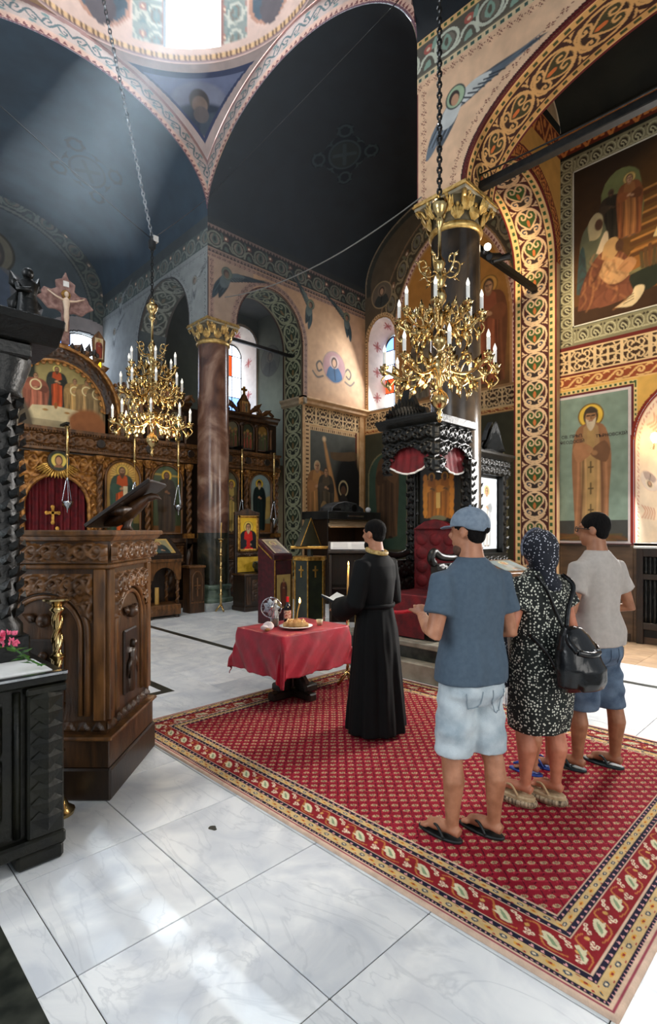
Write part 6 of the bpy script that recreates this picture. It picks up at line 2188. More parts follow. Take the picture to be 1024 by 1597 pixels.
hx = atD(483, 900, 8.5)
hs = thing('choir_desk', 'tall dark hexagonal choir desk with gold crosses and a triangular book stand', 'desk', (hx.x, hx.y, 0), R(10))
hexp = lambda r: [(r * math.cos(PI / 3 * k + PI / 6), r * math.sin(PI / 3 * k + PI / 6)) for k in range(6)]
GB = mat('green_black_lacquer', (18, 22, 14), (36, 40, 24), rough=.3, scale=6)
MB().prism(hexp(.25), 0, 1.22, 'z').build('body', GB, hs, bevel=.006)
MB().prism(hexp(.29), 1.22, 1.28, 'z').prism(hexp(.28), 0, .07, 'z').build('mouldings', GILT, hs, bevel=.008)
for k in range(6):
    x, y = hexp(.253)[k]
    MB().tube([(x, y, .08), (x, y, 1.21)], .012, 6).build('corner_bead', GILT, hs)
    a = PI / 3 * k + PI / 3
    q = MB()
    q.M = Matrix.Rotation(a - PI / 2 + PI, 4, 'Z')
    for (x0, x1, z0, z1) in ((-.012, .012, .96, 1.14), (-.045, .045, 1.06, 1.085)):
        q.box(x0, x1, -.226, -.214, z0, z1)
    q.build('gold_cross', GILT, hs)
MB().lathe([(.05, 1.28), (.04, 1.42)], 10).build('pivot', GB, hs)
MB().prism([(-.26, 1.44), (.26, 1.44), (.0, 1.88)], -.02, .10, 'y').build('book_stand', GB, hs, bevel=.01)
hs.children[-1].rotation_euler = (0, 0, R(-55))
e = MB().box(-.30, .30, -.12, -.02, 1.40, 1.44).build('book_ledge', GILT, hs, bevel=.006); e.rotation_euler = (0, 0, R(-55))
MB().tube([(-.26, -.022, 1.45), (0, -.022, 1.88), (.26, -.022, 1.45)], .008, 6).build('edge_bead', GILT, hs); hs.children[-1].rotation_euler = (0, 0, R(-55))

ms = atD(545, 880, 7.9)
ml = thing('reading_desk', 'brown reading desk with an open white sheet lying on its sloping top', 'desk', (ms.x, ms.y, 0), R(-45))
each(MB().box(-.30, -.26, -.2, .24, 0, 1.34).box(.26, .30, -.2, .24, 0, 1.34).box(-.30, .30, .2, .24, .3, 1.34).box(-.26, .26, -.18, .2, .84, .87), 'board', WOODD, ml, bevel=.005)
MB().prism([(-.26, 1.36), (-.26, 1.40), (.28, 1.52), (.28, 1.34), (.0, 1.33)], -.32, .32, 'x').build('sloping_top', WOODD, ml, bevel=.006)
v = Vector((0, .54, .12)).normalized()
P, S, T = plane_grid((-.28, -.22, 1.416), (1, 0, 0), tuple(v), .56, .44, 70)
cv = Cv(S, T, (236, 230, 222))
for k in range(14):
    cv.line([(.04, .04 + .028 * k), (.25, .04 + .028 * k)], .006, (150, 140, 136)); cv.line([(.31, .04 + .028 * k), (.52, .04 + .028 * k)], .006, (150, 140, 136))
grid('printed_sheet', P, cv.c, PAINT, ml)

st = thing('choir_stall', 'dark wooden choir stall with a pale sloping desk below the nativity fresco', 'choir stall', (8.62, 8.80, 0))
W_ = 1.78
each(MB().box(0, .05, 0, .8, 0, 1.95).box(W_ - .05, W_, 0, .8, 0, 1.95).box(.05, W_ - .05, .74, .8, 0, 1.95).box(.05, W_ - .05, 0, .74, .86, .90), 'panel', WOODD, st, bevel=.006)
MB().box(-.04, W_ + .04, -.06, .84, 1.95, 2.14).build('top_drawer', mat('grey_black_wood', (28, 29, 29), (46, 46, 44), rough=.35, scale=6), st, bevel=.01)
MB().box(.6, 1.15, -.085, -.06, 2.02, 2.05).build('drawer_handle', SILVER, st, bevel=.004)
MB().prism([(-.10, 1.78), (-.06, 1.76), (.16, 1.92), (.16, 1.95), (.1, 1.95)], .02, W_ - .02, 'x').build('pale_slope', mat('pale_oak', (170, 140, 104), (200, 172, 136), rough=.4, scale=5, stretch=(1, 6, 6)), st)
tr = MB().box(.2, 1.5, .1, .6, 2.14, 2.18)
cs = thing('metal_casket', 'low grey metal casket with curved lid lying on the choir stall', 'casket', (8.95, 9.0, 2.14))
GM = mat('grey_metal', (64, 66, 68), (110, 112, 112), rough=.35, metal=.5, scale=6)
MB().prism([(0, 0), (.02, .10), (.2, .2), (.5, .26), (.85, .22), (1.12, .1), (1.15, 0)], 0, .42, 'y').build('casket_body', GM, cs, bevel=.01)
MB().tube([(.78, -.012, .10), (.78, .0, .10)], .09, 16).build('round_boss', IRON, cs)
MB().box(.04, .30, -.012, 0, .03, .08).build('front_plate', IRON, cs)
tag(MB().ball((10.25, 9.0, 2.14 + .07), .07, 14, 10).build('white_globe', WHITE, None, smooth=True), 'small white globe on the end of the choir stall', 'globe')
for k, (x, z, lb) in enumerate(((8.86, 1.13, 'small lit candle burning inside the choir stall'), (9.02, 1.22, 'taller lit candle burning inside the choir stall'))):
    t = thing('lit_candle', lb, 'candle', (x, 9.0, .902))
    MB().lathe([(.04, 0), (.045, .02), (.015, .03)], 10).build('holder', BRASS, t)
    MB().tube([(0, 0, .02), (0, 0, z - .9)], .014, 8).build('wax', WAX, t)
    MB().lathe([(.003, 0), (.012, .015), (.009, .03), (.001, .055)], 8, (0, 0, z - .9)).build('flame', FLAME, t)
lamp('POINT', 'stall_candle_light', (8.95, 8.95, 1.32), None, 6, (1.0, .6, .25), shadow_soft_size=.03)
# ---------------------------------------------------------------- bishop's throne on stone steps
lo = MB().box(4.89, 5.94, 3.12, 4.95, 0, .20).build('lower_step', STONE, None, bevel=.012)
steps = thing('throne_steps', 'two worn grey stone steps under the black canopy throne', 'steps', (4.89, 3.12, 0))
lo.parent = steps; lo.location = (-4.89, -3.12, 0)
up = MB().box(.16, 1.05, .12, 1.72, .20, .335).build('upper_riser', BLACKM, steps)
MB().box(.13, 1.05, .10, 1.74, .335, .40).build('upper_tread', STONE, steps, bevel=.012)

tn = thing('canopy_throne', 'black carved bishop throne with red velvet and projecting canopy', 'throne', (5.5, 3.95, .40))
TX, TY, TZ = (lambda X: X - 5.5), (lambda Y: Y - 3.95), (lambda Z: Z - .40)
B = lambda *a: (TX(a[0]), TX(a[1]), TY(a[2]), TY(a[3]), TZ(a[4]), TZ(a[5]))
MB().box(*B(5.86, 5.93, 3.50, 4.34, .40, 2.62)).build('back_panel', BLACKW, tn)
for y in (3.50, 4.34):
    pb = MB().box(*B(5.80, 5.93, y - .07, y + .07, .40, 2.56)).build('post', BLACKW, tn, bevel=.01)
    vm = MB()
    for i in range(24):
        z = .5 + .085 * i
        for (dx, dy, nn) in ((-.002, -.035, (-1, 0, 0)), (-.002, .035, (-1, 0, 0))):
            vm.leaf((TX(5.80), TY(y) + dy, TZ(z)), (TX(5.765), TY(y) + dy * (1.6 if i % 2 else .2), TZ(z + .085)), .06, nn, .4)
        vm.leaf((TX(5.83), TY(y) - .07, TZ(z)), (TX(5.90 if i % 2 else 5.83), TY(y) - .10, TZ(z + .085)), .06, (0, -1, 0), .4)
    vm.build('post_carving', BLACKW, pb)['kind'] = 'stuff'
P, S, T = plane_grid((TX(5.850), TY(4.24), TZ(1.78)), (0, -1, 0), (0, 0, 1), .60, .78, 96)
cv = Cv(S, T, (26, 24, 18))
for x in (.2, .4):
    figure(cv, x, .06, .60, (150, 90, 30), (176, 112, 40), halo=(196, 140, 50), skin=(96, 66, 40), width=.44)
    for q in range(6):
        cv.ell(x + (-.1 if x < .3 else .1), .14 + .09 * q, .035, .05, (196, 124, 40))
cv.ell(.3, .06, .12, .04, (120, 112, 80)); cv.rect(.27, .33, .2, .4, (214, 170, 90))
grid('throne_icon', P, cv.c, ICONP, tn)
each(MB().box(*B(5.82, 5.86, 3.60, 4.28, 1.72, 1.77)).box(*B(5.82, 5.86, 3.60, 4.28, 2.57, 2.62)).box(*B(5.82, 5.86, 3.58, 3.64, 1.72, 2.62)).box(*B(5.82, 5.86, 4.24, 4.30, 1.72, 2.62)), 'icon_frame', GREENW, tn, bevel=.006)
# canopy
MB().box(*B(5.19, 5.93, 3.54, 4.30, 2.93, 2.99)).build('canopy_roof', BLACKW, tn)
MB().prism([(TX(5.19), TZ(2.93)), (TX(5.12), TZ(2.99)), (TX(5.10), TZ(3.03)), (TX(5.98), TZ(3.03)), (TX(5.98), TZ(2.93))], TY(3.46), TY(4.38), 'y').build('canopy_cornice', BLACKW, tn, bevel=.008)


def cut(c, hw, z):
    return lambda S, T, w, h: quad_keep(ell_param(S, T, c, z, hw, hw * 1.0)[0] > 0)


for (o, u, w, c) in (((TX(5.19), TY(4.30), TZ(2.36)), (0, -1, 0), .76, .40), ((TX(5.19), TY(3.54), TZ(2.36)), (1, 0, 0), .74, .40)):
    relief('canopy_carving', o, u, ULZ, w, .57, .06, BLACKW, tn, ppm=90, fn=carve_fn(.19, .19), keep=cut(c, .25, .06))
    o2 = Vector(o) - Vector(np.cross(u, ULZ)) * .03
    o2 = Vector(o) + Vector(u) * (c - .30) - Vector(np.cross(u, (0, 0, 1))) * .05
    n = 24
    s = np.linspace(0, .60, n)
    rows = []
    for f in np.linspace(0, 1, 8):
        zz_ = (1 - f) * .46 + f * (.10 - .10 * np.sin(s / .60 * PI))
        rows.append(np.stack([o2.x + u[0] * s, o2.y + u[1] * s, o2.z + zz_], -1) + np.asarray(np.cross(u, (0, 0, 1))) * (.03 * np.sin(s * 60) * .3 + .07 * f)[..., None])
    val = grid('velvet_valance', np.array(rows), None, REDV, tn)
    MB().tube([tuple(q) for q in rows[-1]], .012, 6).build('white_braid', PAPER, val)
ped = MB()
ped.prism([(TY(3.62), TZ(3.03)), (TY(3.66), TZ(3.12)), (TY(3.78), TZ(3.16)), (TY(3.85), TZ(3.30)), (TY(3.94), TZ(3.38)), (TY(4.03), TZ(3.30)), (TY(4.10), TZ(3.16)), (TY(4.22), TZ(3.12)), (TY(4.26), TZ(3.03))], TX(5.16), TX(5.24), 'x')
for k in range(12):
    ped.leaf((TX(5.15), TY(3.68 + .047 * k), TZ(3.05)), (TX(5.12), TY(3.70 + .045 * k), TZ(3.13 + .15 * math.sin(PI * k / 11))), .08, (-1, 0, 0), .5)
ped.build('pediment', BLACKW, tn)
# seat, arms and velvet
MB().box(*B(5.20, 5.86, 3.56, 4.34, .40, .82)).build('seat_box', BLACKW, tn, bevel=.01)
MB().box(*B(5.18, 5.84, 3.60, 4.30, .82, .92)).build('seat_cushion', REDV, tn, bevel=.03, seg=3)
tuft = MB()
for i in range(3):
    for j in range(4):
        tuft.ball((TX(5.815), TY(3.74 + .21 * i), TZ(1.03 + .18 * j)), .11, 12, 8, (.35, .93, .82))
tuft.box(*B(5.80, 5.86, 3.62, 4.28, .92, 1.70))
tuft.build('tufted_back', REDV, tn, smooth=True, auto=40)
MB().prism([(TY(3.62), TZ(1.70)), (TY(3.80), TZ(1.80)), (TY(3.95), TZ(1.83)), (TY(4.10), TZ(1.80)), (TY(4.28), TZ(1.70))], TX(5.76), TX(5.84), 'x').build('back_crest', REDV, tn, bevel=.01)
for y in (3.56, 4.36):
    ar = MB().tube(smooth_path([(TX(5.82), TY(y), TZ(1.42)), (TX(5.6), TY(y), TZ(1.36)), (TX(5.34), TY(y), TZ(1.38)), (TX(5.20), TY(y), TZ(1.44)), (TX(5.14), TY(y), TZ(1.36)), (TX(5.20), TY(y), TZ(1.30))], 5), .045, 8)
    ar.build('armrest', BLACKW, tn, smooth=True)
    relief('arm_panel', (TX(5.20), TY(y) - .05, TZ(.45)), ULX, ULZ, .62, .85, .04, BLACKW, tn, ppm=60, fn=carve_fn(.21, .21))
    MB().box(*B(5.20, 5.84, y - .05, y + .05, .42, 1.30)).build('arm_block', BLACKW, tn, bevel=.01)
ru = np.array([[(TX(5.17) - .02 * f, TY(y), TZ(.90 - .48 * f)) for y in np.linspace(3.66, 4.24, 10)] for f in np.linspace(0, 1, 8)])
grid('red_runner', ru, None, REDV, tn)
rp = smooth_path([(4.955, 4.50, .98), (4.94, 4.05, .74), (4.92, 3.6, .80), (4.96, 3.26, .98)], 8)
rr_ = thing('rope_barrier', 'red velvet rope slung across the front of the stone throne steps', 'rope', (5.0, 3.9, 0))
MB().tube([(a - 5.0, b - 3.9, c) for a, b, c in rp], .022, 8).build('rope', mat('crimson_rope', (170, 16, 36), (196, 30, 50), rough=.6, scale=30), rr_, smooth=True)
for (x, y) in ((4.955, 4.52), (4.955, 3.25)):
    z0 = .201
    MB().lathe([(.058, z0), (.055, z0 + .03), (.02, z0 + .05), (.018, .98), (.03, 1.0), (.02, 1.04)], 12, (x - 5.0, y - 3.9, 0)).build('post', BRASS, rr_, smooth=True, auto=40)

# ---------------------------------------------------------------- black shrine with a silver icon behind the column
bs = thing('silver_icon_shrine', 'black carved shrine framing a pale silver icon beside the heart-painted pier', 'shrine', (7.08, 4.12, 0))
MB().box(0, 1.0, 0, .30, 0, 1.34).build('base', BLACKW, bs, bevel=.01)
relief('base_carving', (.05, -.004, .9), ULX, ULZ, .9, .40, .05, BLACKW, bs, ppm=80, fn=carve_fn(.2, .2))
for x in (0.04, .84):
    pb = MB().box(x, x + .12, 0, .16, 1.34, 2.66).build('post', BLACKW, bs, bevel=.01)
    vm = MB()
    for i in range(16):
        z = 1.36 + .08 * i
        vm.leaf((x + .06, -.0, z), (x + (.0 if i % 2 else .12), -.04, z + .08), .07, (0, -1, 0), .4)
    vm.build('post_carving', BLACKW, pb)['kind'] = 'stuff'
MB().box(.16, .84, .10, .16, 1.34, 2.66).build('backing', BLACKW, bs)
SILI = paint_mat('silver_icon_cover', rough=.3, wear=.08, wscale=12)


def silver_icon(cv, w, h):
    cv.rect(0, w, 0, h, (206, 214, 220))
    for k in range(60):
        cv.line([(rng.random() * w, rng.random() * h)] * 1 + [(rng.random() * w, rng.random() * h)], .012, (188, 196, 204), op=.5)
    figure(cv, w * .5, h * .04, h * .86, (190, 186, 180), (176, 180, 182), halo=(206, 186, 130), skin=(190, 150, 110), width=.34)


icon_grid('silver_icon', (.18, .095, 1.40), ULX, ULZ, .64, 1.10, 80, bs, (206, 214, 220), silver_icon, SILI)
relief('frieze_carving', (.0, -.01, 2.54), ULX, ULZ, 1.0, .24, .05, BLACKW, bs, ppm=90, fn=carve_fn(.16, .12))
MB().box(0, 1.0, 0, .2, 2.54, 2.78).build('frieze_block', BLACKW, bs)
MB().prism([(-.02, 2.78), (-.09, 2.84), (-.09, 2.88), (.22, 2.88), (.22, 2.78)], -.08, 1.08, 'x').build('cornice', BLACKW, bs, bevel=.006)
cm = MB().prism([(.16, 2.88), (.20, 3.0), (.30, 3.06), (.38, 3.22), (.50, 3.36), (.62, 3.22), (.70, 3.06), (.80, 3.0), (.84, 2.88)], .0, .08, 'y')
for k in range(20):
    t = k / 19
    cm.leaf((.22 + .56 * t, -.01, 2.90), (.24 + .52 * t, -.05, 2.98 + .34 * math.sin(PI * t)), .09, (0, -1, 0), .5)
    cm.leaf((.3 + .4 * t, -.01, 2.95 + .12 * math.sin(PI * t)), (.28 + .44 * t, -.06, 3.0 + .36 * math.sin(PI * t)), .06, (.3, -1, 0), .5)
cm.build('pierced_crest', BLACKW, bs)

# ---------------------------------------------------------------- slanted lectern behind the woman, radiator cover, niche lamp
q = atD(792, 895, 6.9)
sl_ = thing('sloped_desk', 'brown sloped icon desk with a glazed top behind the woman in the scarf', 'desk', (q.x, q.y, 0), R(-20))
MB().box(-.22, .22, -.18, .18, 0, 1.10).build('cabinet', WOODD, sl_, bevel=.008)
MB().prism([(-.24, 1.10), (-.24, 1.16), (.24, 1.30), (.24, 1.10)], -.26, .26, 'x').build('sloping_top', WOODL, sl_, bevel=.008)
v = Vector((0, .48, .14)).normalized()
icon_grid('glazed_icon', (-.2, -.18, 1.184), (1, 0, 0), tuple(v), .40, .38, 60, sl_, (120, 130, 130), lambda cv, w, h: figure(cv, w / 2, .03, h * .86, (150, 150, 150), (120, 120, 110), halo=(200, 190, 150), bust=True))

rc = thing('radiator_cover', 'dark wooden radiator cover with turned spindles under the window niche', 'radiator cover', (8.90, 2.50, 0), -PI / 2)
L_ = 1.5
each(MB().box(0, .09, 0, .05, 0, 1.42).box(L_ - .09, L_, 0, .05, 0, 1.42).box(.09, L_ - .09, 0, .05, 1.30, 1.42).box(.09, L_ - .09, 0, .05, .96, 1.04).box(.09, L_ - .09, 0, .05, .22, .32).box(.70, .80, 0, .05, .32, .96), 'frame_rail', WOODD, rc, bevel=.005)
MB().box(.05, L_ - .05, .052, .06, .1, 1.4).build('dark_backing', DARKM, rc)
MB().box(-.03, L_ + .03, -.04, .06, 1.42, 1.455).build('top', mat('white_sill_paint', (206, 206, 204), rough=.4), rc, bevel=.006)
x = .125
while x < L_ - .1:
    if not (.68 < x < .82):
        for (a, b) in ((.32, .96), (1.04, 1.30)):
            h = b - a
            MB().lathe([(.016, a), (.022, a + .15 * h), (.012, a + .3 * h), (.024, a + .5 * h), (.012, a + .7 * h), (.022, a + .85 * h), (.016, b)], 7, (x, .025, 0)).build('spindle', IRON, rc, smooth=True)
    x += .058
nl = thing('wall_lamp', 'small lit wall lamp glowing inside the window niche', 'lamp', (XA + .10, 2.30, 3.02))
MB().tube([(.0, .06, -.1), (-.02, .02, -.12), (-.03, 0, -.02)], .012, 6).build('arm', BRASS, nl)
MB().lathe([(.02, -.03), (.05, .02), (.06, .06), (.045, .11), (.01, .13)], 12, (-.03, 0, 0)).build('bulb', mat('warm_bulb', (255, 230, 180), emit=(255, 214, 140), estr=12.0), nl, smooth=True)
sgn = tag(MB().box(XA + .02, XA + .06, 1.55, 2.12, 1.72, 2.32).build('white_notice', PAPER, None, bevel=.004), 'white framed notice standing on the window niche sill', 'notice')
MB().box(XA + .015, XA + .065, 2.12, 2.15, 1.70, 2.34).build('notice_frame', IRON, sgn)
# ================================================================ CARPET
CX0, CX1, CY0, CY1 = 1.98, 4.85, .61, 4.50


def spaced(a, b, fine, coarse):
    out, x = [a], a
    while x < b:
        t = (x - a) / (b - a)
        x += fine + (coarse - fine) * min(1, t * 1.15)
        out.append(min(x, b))
    return np.array(out)


def leaf_tile():
    cv = unit_cv(96, (132, 32, 38))
    cv.line([(0, .2), (.25, .12), (.5, .22), (.75, .88), (1, .8)], .05, (178, 110, 60), curve=4)
    cv.poly([(.14, .30), (.30, .62), (.52, .78), (.64, .70), (.56, .52), (.62, .44), (.44, .36), (.40, .26), (.24, .24)], (206, 196, 160), curve=3)
    cv.poly([(.24, .36), (.38, .56), (.54, .68), (.44, .5), (.34, .36)], (130, 146, 112), curve=3)
    for (x, y) in ((.74, .34), (.82, .24), (.86, .42), (.16, .80), (.28, .88), (.10, .66)):
        cv.ell(x, y, .065, .065, (226, 206, 176)); cv.ell(x, y, .028, .028, (150, 40, 44))
    cv.ell(.92, .62, .05, .09, (196, 150, 84))
    return cv.c


def guard_tile():
    cv = unit_cv(64, (196, 166, 116))
    cv.ell(.25, .5, .13, .22, (60, 70, 84)); cv.ell(.25, .5, .06, .1, (214, 196, 160))
    cv.ell(.75, .5, .16, .16, (206, 150, 60), rot=.6); cv.ell(.75, .5, .07, .1, (140, 44, 40))
    cv.ell(.5, .16, .06, .07, (150, 44, 46)); cv.ell(0, .84, .06, .07, (150, 44, 46)); cv.ell(1, .84, .06, .07, (150, 44, 46))
    return cv.c


def navy_tile():
    cv = unit_cv(32, (34, 30, 48))
    cv.poly([(.3, .2), (.7, .2), (.5, .8)], (206, 150, 150))
    return cv.c


def field_tile():
    cv = unit_cv(80, (136, 26, 42))
    for (cx, cy) in ((.25, .25), (.75, .75), (-.25, .75), (1.25, .25), (.25, 1.25), (.75, -.25)):
        cv.ell(cx, cy, .23, .13, (186, 160, 122), rot=-.6)
        cv.ell(cx + .02, cy - .01, .14, .07, (112, 100, 76), rot=-.6)
        cv.ell(cx + .02, cy - .01, .06, .025, (196, 60, 66), rot=-.6)
    for k in (-1, 0, 1, 2):
        cv.line([(-.1, k - .5 + .4), (.2, k - .2), (.35, k - .12), (.6, k + .1), (.9, k + .42), (1.1, k + .6)], .06, (74, 14, 28), curve=3)
        cv.line([(-.1, k + .1), (.25, k), (.5, k - .25), (.75, k - .5), (1.1, k - .9)], .035, (186, 60, 76))
    return cv.c


xs, ys = spaced(CX0, CX1, .0042, .012), spaced(CY0, CY1, .0046, .0125)
S, T = np.meshgrid(xs, ys)
cv = Cv(S, T, (150, 24, 40))
full = (slice(None), slice(None))
el, er, eb, et = S - CX0, CX1 - S, T - CY0, CY1 - T
e = np.minimum(np.minimum(el, er), np.minimum(eb, et))
along = np.where(np.minimum(el, er) <= np.minimum(eb, et), T, S)
ft = field_tile()
cv.c[:] = ft[(np.floor((T / .088) % 1 * 80)).astype(int) % 80, (np.floor((S / .088) % 1 * 80)).astype(int) % 80]
band_paint(cv, along, e, [(-1, .022, (206, 178, 156)), (.022, .032, (150, 70, 80)), (.032, .042, (206, 176, 150)), (.042, .058, navy_tile(), .022), (.058, .108, guard_tile(), .13), (.108, .132, navy_tile(), .045), (.132, .138, (206, 176, 150)),
                          (.138, .262, leaf_tile(), .21), (.262, .268, (206, 176, 150)), (.268, .292, navy_tile(), .045), (.292, .332, guard_tile(), .12), (.332, .354, navy_tile(), .045), (.354, .36, (206, 176, 150))])
cv.c *= (1 + .10 * (rng.random(S.shape) - .5))[..., None]
edge = np.clip(e / .006, 0, 1)
P = np.stack([S, T, .001 + .011 * edge], -1)
cp = grid('oriental_carpet', P, cv.c, CARPETP)
tag(cp, 'large red oriental carpet with leafy borders lying on the marble floor', 'carpet')

# ================================================================ OFFERING TABLE
TZ0 = .712
tb_ = thing('pedestal_table', 'dark wooden pedestal table with crossed feet under the red cloth', 'table', (3.57, 4.14, .012))
MB().box(-.43, .43, -.34, .34, .662, .692).build('table_top', WOODD, tb_, bevel=.008)
MB().box(-.055, .055, -.055, .055, .10, .662).build('post', WOODD, tb_, bevel=.01)
for a in (R(0), R(90)):
    q = MB().box(-.30, .30, -.05, .05, 0, .075)
    q.M = None
    q.v = [(x * math.cos(a) - y * math.sin(a), x * math.sin(a) + y * math.cos(a), z + (.002 if a else 0)) for x, y, z in q.v]
    q.build('foot', WOODD, tb_, bevel=.015)
for k in range(4):
    a = PI / 2 * k
    q = MB().prism([(.05, .075), (.05, .26), (.09, .26), (.2, .10), (.2, .075)], -.025, .025, 'y')
    q.v = [(x * math.cos(a) - y * math.sin(a), x * math.sin(a) + y * math.cos(a), z) for x, y, z in q.v]
    q.build('brace', WOODD, tb_, bevel=.006)
HX, HY, OV = .44, .35, .39
s = np.concatenate([np.linspace(-HX - OV, -HX, 26)[:-1], np.linspace(-HX, HX, 24), np.linspace(HX, HX + OV, 26)[1:]])
t = np.concatenate([np.linspace(-HY - OV, -HY, 26)[:-1], np.linspace(-HY, HY, 20), np.linspace(HY, HY + OV, 26)[1:]])
S, T = np.meshgrid(s, t)
ox, oy = np.maximum(abs(S) - HX, 0), np.maximum(abs(T) - HY, 0)
sx, sy = np.sign(S), np.sign(T)
drop = np.sqrt(ox ** 2 + oy ** 2) * .97
rip = .020 * np.sin((S - T) * 15 + 1) + .012 * np.sin((S - T) * 34)
PX = np.clip(S, -HX, HX) + sx * (ox * .20 + rip * ox / OV)
PY = np.clip(T, -HY, HY) + sy * (oy * .20 + rip * oy / OV)
lastrow = (np.maximum(ox, oy) > OV - .001)
PZ = -drop + .008 * np.abs(np.sin((S - T) * 52)) * lastrow + .002 * np.sin(S * 23) * np.sin(T * 19)
cl = grid('tablecloth', np.stack([PX, PY, PZ], -1), None, REDC, None, quad_keep(np.hypot(ox, oy) < OV * 1.22))
cl.location = (3.57, 4.14, TZ0)
so = cl.modifiers.new('thick', 'SOLIDIFY'); so.thickness = .004
tag(cl, 'crimson satin cloth with scalloped edge draped over the offering table', 'tablecloth')
Zt = TZ0 + .008


def on_table(px, Y):
    return Vector((atY(px, 960, Y).x, Y, Zt))


p = on_table(461, 4.03)
pl_ = thing('bread_plate', 'white oval plate under the loaf on the red cloth', 'plate', p)
MB().lathe([(.08, 0), (.13, .008), (.165, .018), (.168, .022), (.12, .012), (.001, .010)], 28).build('dish', PAPER, pl_, smooth=True)
lf_ = thing('bread_loaf', 'golden loaf of bread lying on the white plate', 'bread', p + Vector((0, 0, .014)), R(-45))
rings = []
for k in range(13):
    f = k / 12
    r = .062 * math.sin(PI * min(max(f, .04), .96)) ** .5 * (1 + .05 * math.sin(k * 2.1))
    rings.append([(-.125 + .25 * f, r * 1.05 * math.cos(a), .0 + max(0, r * math.sin(a) * 1.05 + .01)) for a in np.linspace(0, 2 * PI, 15)[:-1]])
crust = mat('bread_crust', (176, 118, 58), (224, 178, 116), rough=.7, scale=18, bump=.3)
MB().loft(rings).build('crust', crust, lf_, smooth=True)
for k in range(4):
    x = -.075 + .05 * k
    MB().tube(smooth_path([(x - .012, -.05, .045), (x, 0, .070), (x + .012, .05, .045)], 4), .006, 6).build('slash', mat('bread_crumb', (232, 200, 150), rough=.8), lf_)
cd_ = thing('bread_candle', 'thin lit beeswax candle stuck upright in the bread loaf', 'candle', p + Vector((0.01, 0, .075)))
MB().tube([(0, 0, 0), (.012, -.006, .09), (.030, -.014, .165)], .006, 8).build('wax', WAX, cd_)
MB().lathe([(.003, .163), (.011, .178), (.008, .194), (.001, .222)], 8, (.030, -.014, 0)).build('flame', FLAME, cd_, smooth=True)
lamp('POINT', 'bread_candle_light', p + Vector((.04, -.014, .29)), None, 2.2, (1.0, .7, .35), shadow_soft_size=.02)
pc = Vector((4.19, 3.97, 0)); lamp('POINT', 'stand_candle_light', (pc.x - .03, pc.y - .03, 1.38), None, 3.0, (1.0, .7, .35), shadow_soft_size=.02)

GL = mat('clear_glass', (236, 240, 236), rough=.05, trans=.85)
p = on_table(429, 4.24)
ob_ = thing('oil_bottle', 'clear glass bottle half full of amber oil on the red cloth', 'bottle', p)
MB().lathe([(.034, 0), (.036, .01), (.036, .10), (.028, .15), (.014, .19), (.013, .235), (.016, .24)], 16).build('glass', GL, ob_, smooth=True)
MB().lathe([(.030, .004), (.031, .075), (.001, .076)], 14).build('oil', mat('amber_oil', (226, 130, 20), rough=.2), ob_, smooth=True)
MB().lathe([(.016, .236), (.017, .262), (.001, .264)], 12).build('cap', PAPER, ob_)
p = on_table(448, 4.32)
wb = thing('wine_bottle', 'dark wine bottle with red cap and pale label on the red cloth', 'bottle', p)
MB().lathe([(.036, 0), (.038, .01), (.038, .15), (.030, .18), (.014, .205), (.014, .25)], 16).build('glass', mat('dark_wine_glass', (16, 8, 10), rough=.08), wb, smooth=True)
MB().lathe([(.0155, .215), (.0165, .27), (.001, .272)], 12).build('red_cap', mat('red_foil', (190, 14, 24), rough=.35), wb)
MB().lathe([(.0386, .045), (.0386, .13)], 16, cap=False).build('label', mat('wine_label', (150, 40, 40), (226, 210, 190), rough=.6, scale=60), wb, smooth=True)
p = on_table(416, 4.10)
wr = thing('wrapped_bundle', 'small crumpled white and pink paper bundle beside the oil bottle', 'bundle', p)
mb = MB().ball((0, 0, .035), .06, 14, 9, (1.1, .8, .6))
mb.v = [(x * (1 + .18 * math.sin(31 * z + 9 * x)), y * (1 + .2 * math.sin(43 * x)), max(0, z * (1 + .25 * math.sin(57 * x + 33 * y)))) for x, y, z in mb.v]
mb.build('crumpled_paper', mat('crumpled_tissue', (226, 206, 206), (240, 232, 226), rough=.7, scale=20), wr)
MB().ball((-.01, -.02, .02), .035, 10, 6, (1, .8, .6)).build('bread_piece', crust, wr, smooth=True)
p = on_table(498, 3.98)
cu_ = thing('paper_cup', 'small cream cup with a spoon on the red cloth near the priest', 'cup', p)
MB().lathe([(.026, 0), (.036, .055), (.033, .055), (.024, .006), (.001, .005)], 16).build('cup_wall', mat('cream_cup', (206, 190, 156), rough=.5), cu_, smooth=True)
MB().tube([(0, 0, .01), (.03, -.02, .07), (.055, -.035, .085)], .003, 5).build('spoon', SILVER, cu_)
p = on_table(423, 4.38)
fn_ = thing('desk_fan', 'small chrome desk fan behind the oil bottle on the red cloth', 'fan', p, R(-45))
MB().lathe([(.05, 0), (.05, .01), (.012, .02), (.010, .06)], 14).build('base', SILVER, fn_, smooth=True, auto=40)
MB().tube([(.105 * math.cos(a), 0, .165 + .105 * math.sin(a)) for a in np.linspace(0, 2 * PI, 33)], .006, 6).build('guard_ring', SILVER, fn_, smooth=True)
for k in range(7):
    a = 2 * PI * k / 7
    MB().leaf((.02 * math.cos(a), .0, .165 + .02 * math.sin(a)), (.098 * math.cos(a), .01, .165 + .098 * math.sin(a)), .06, (.2, -1, .1), .08).build('blade', mat('pale_blade', (150, 170, 190), (214, 222, 228), rough=.25, metal=.3, scale=20), fn_)
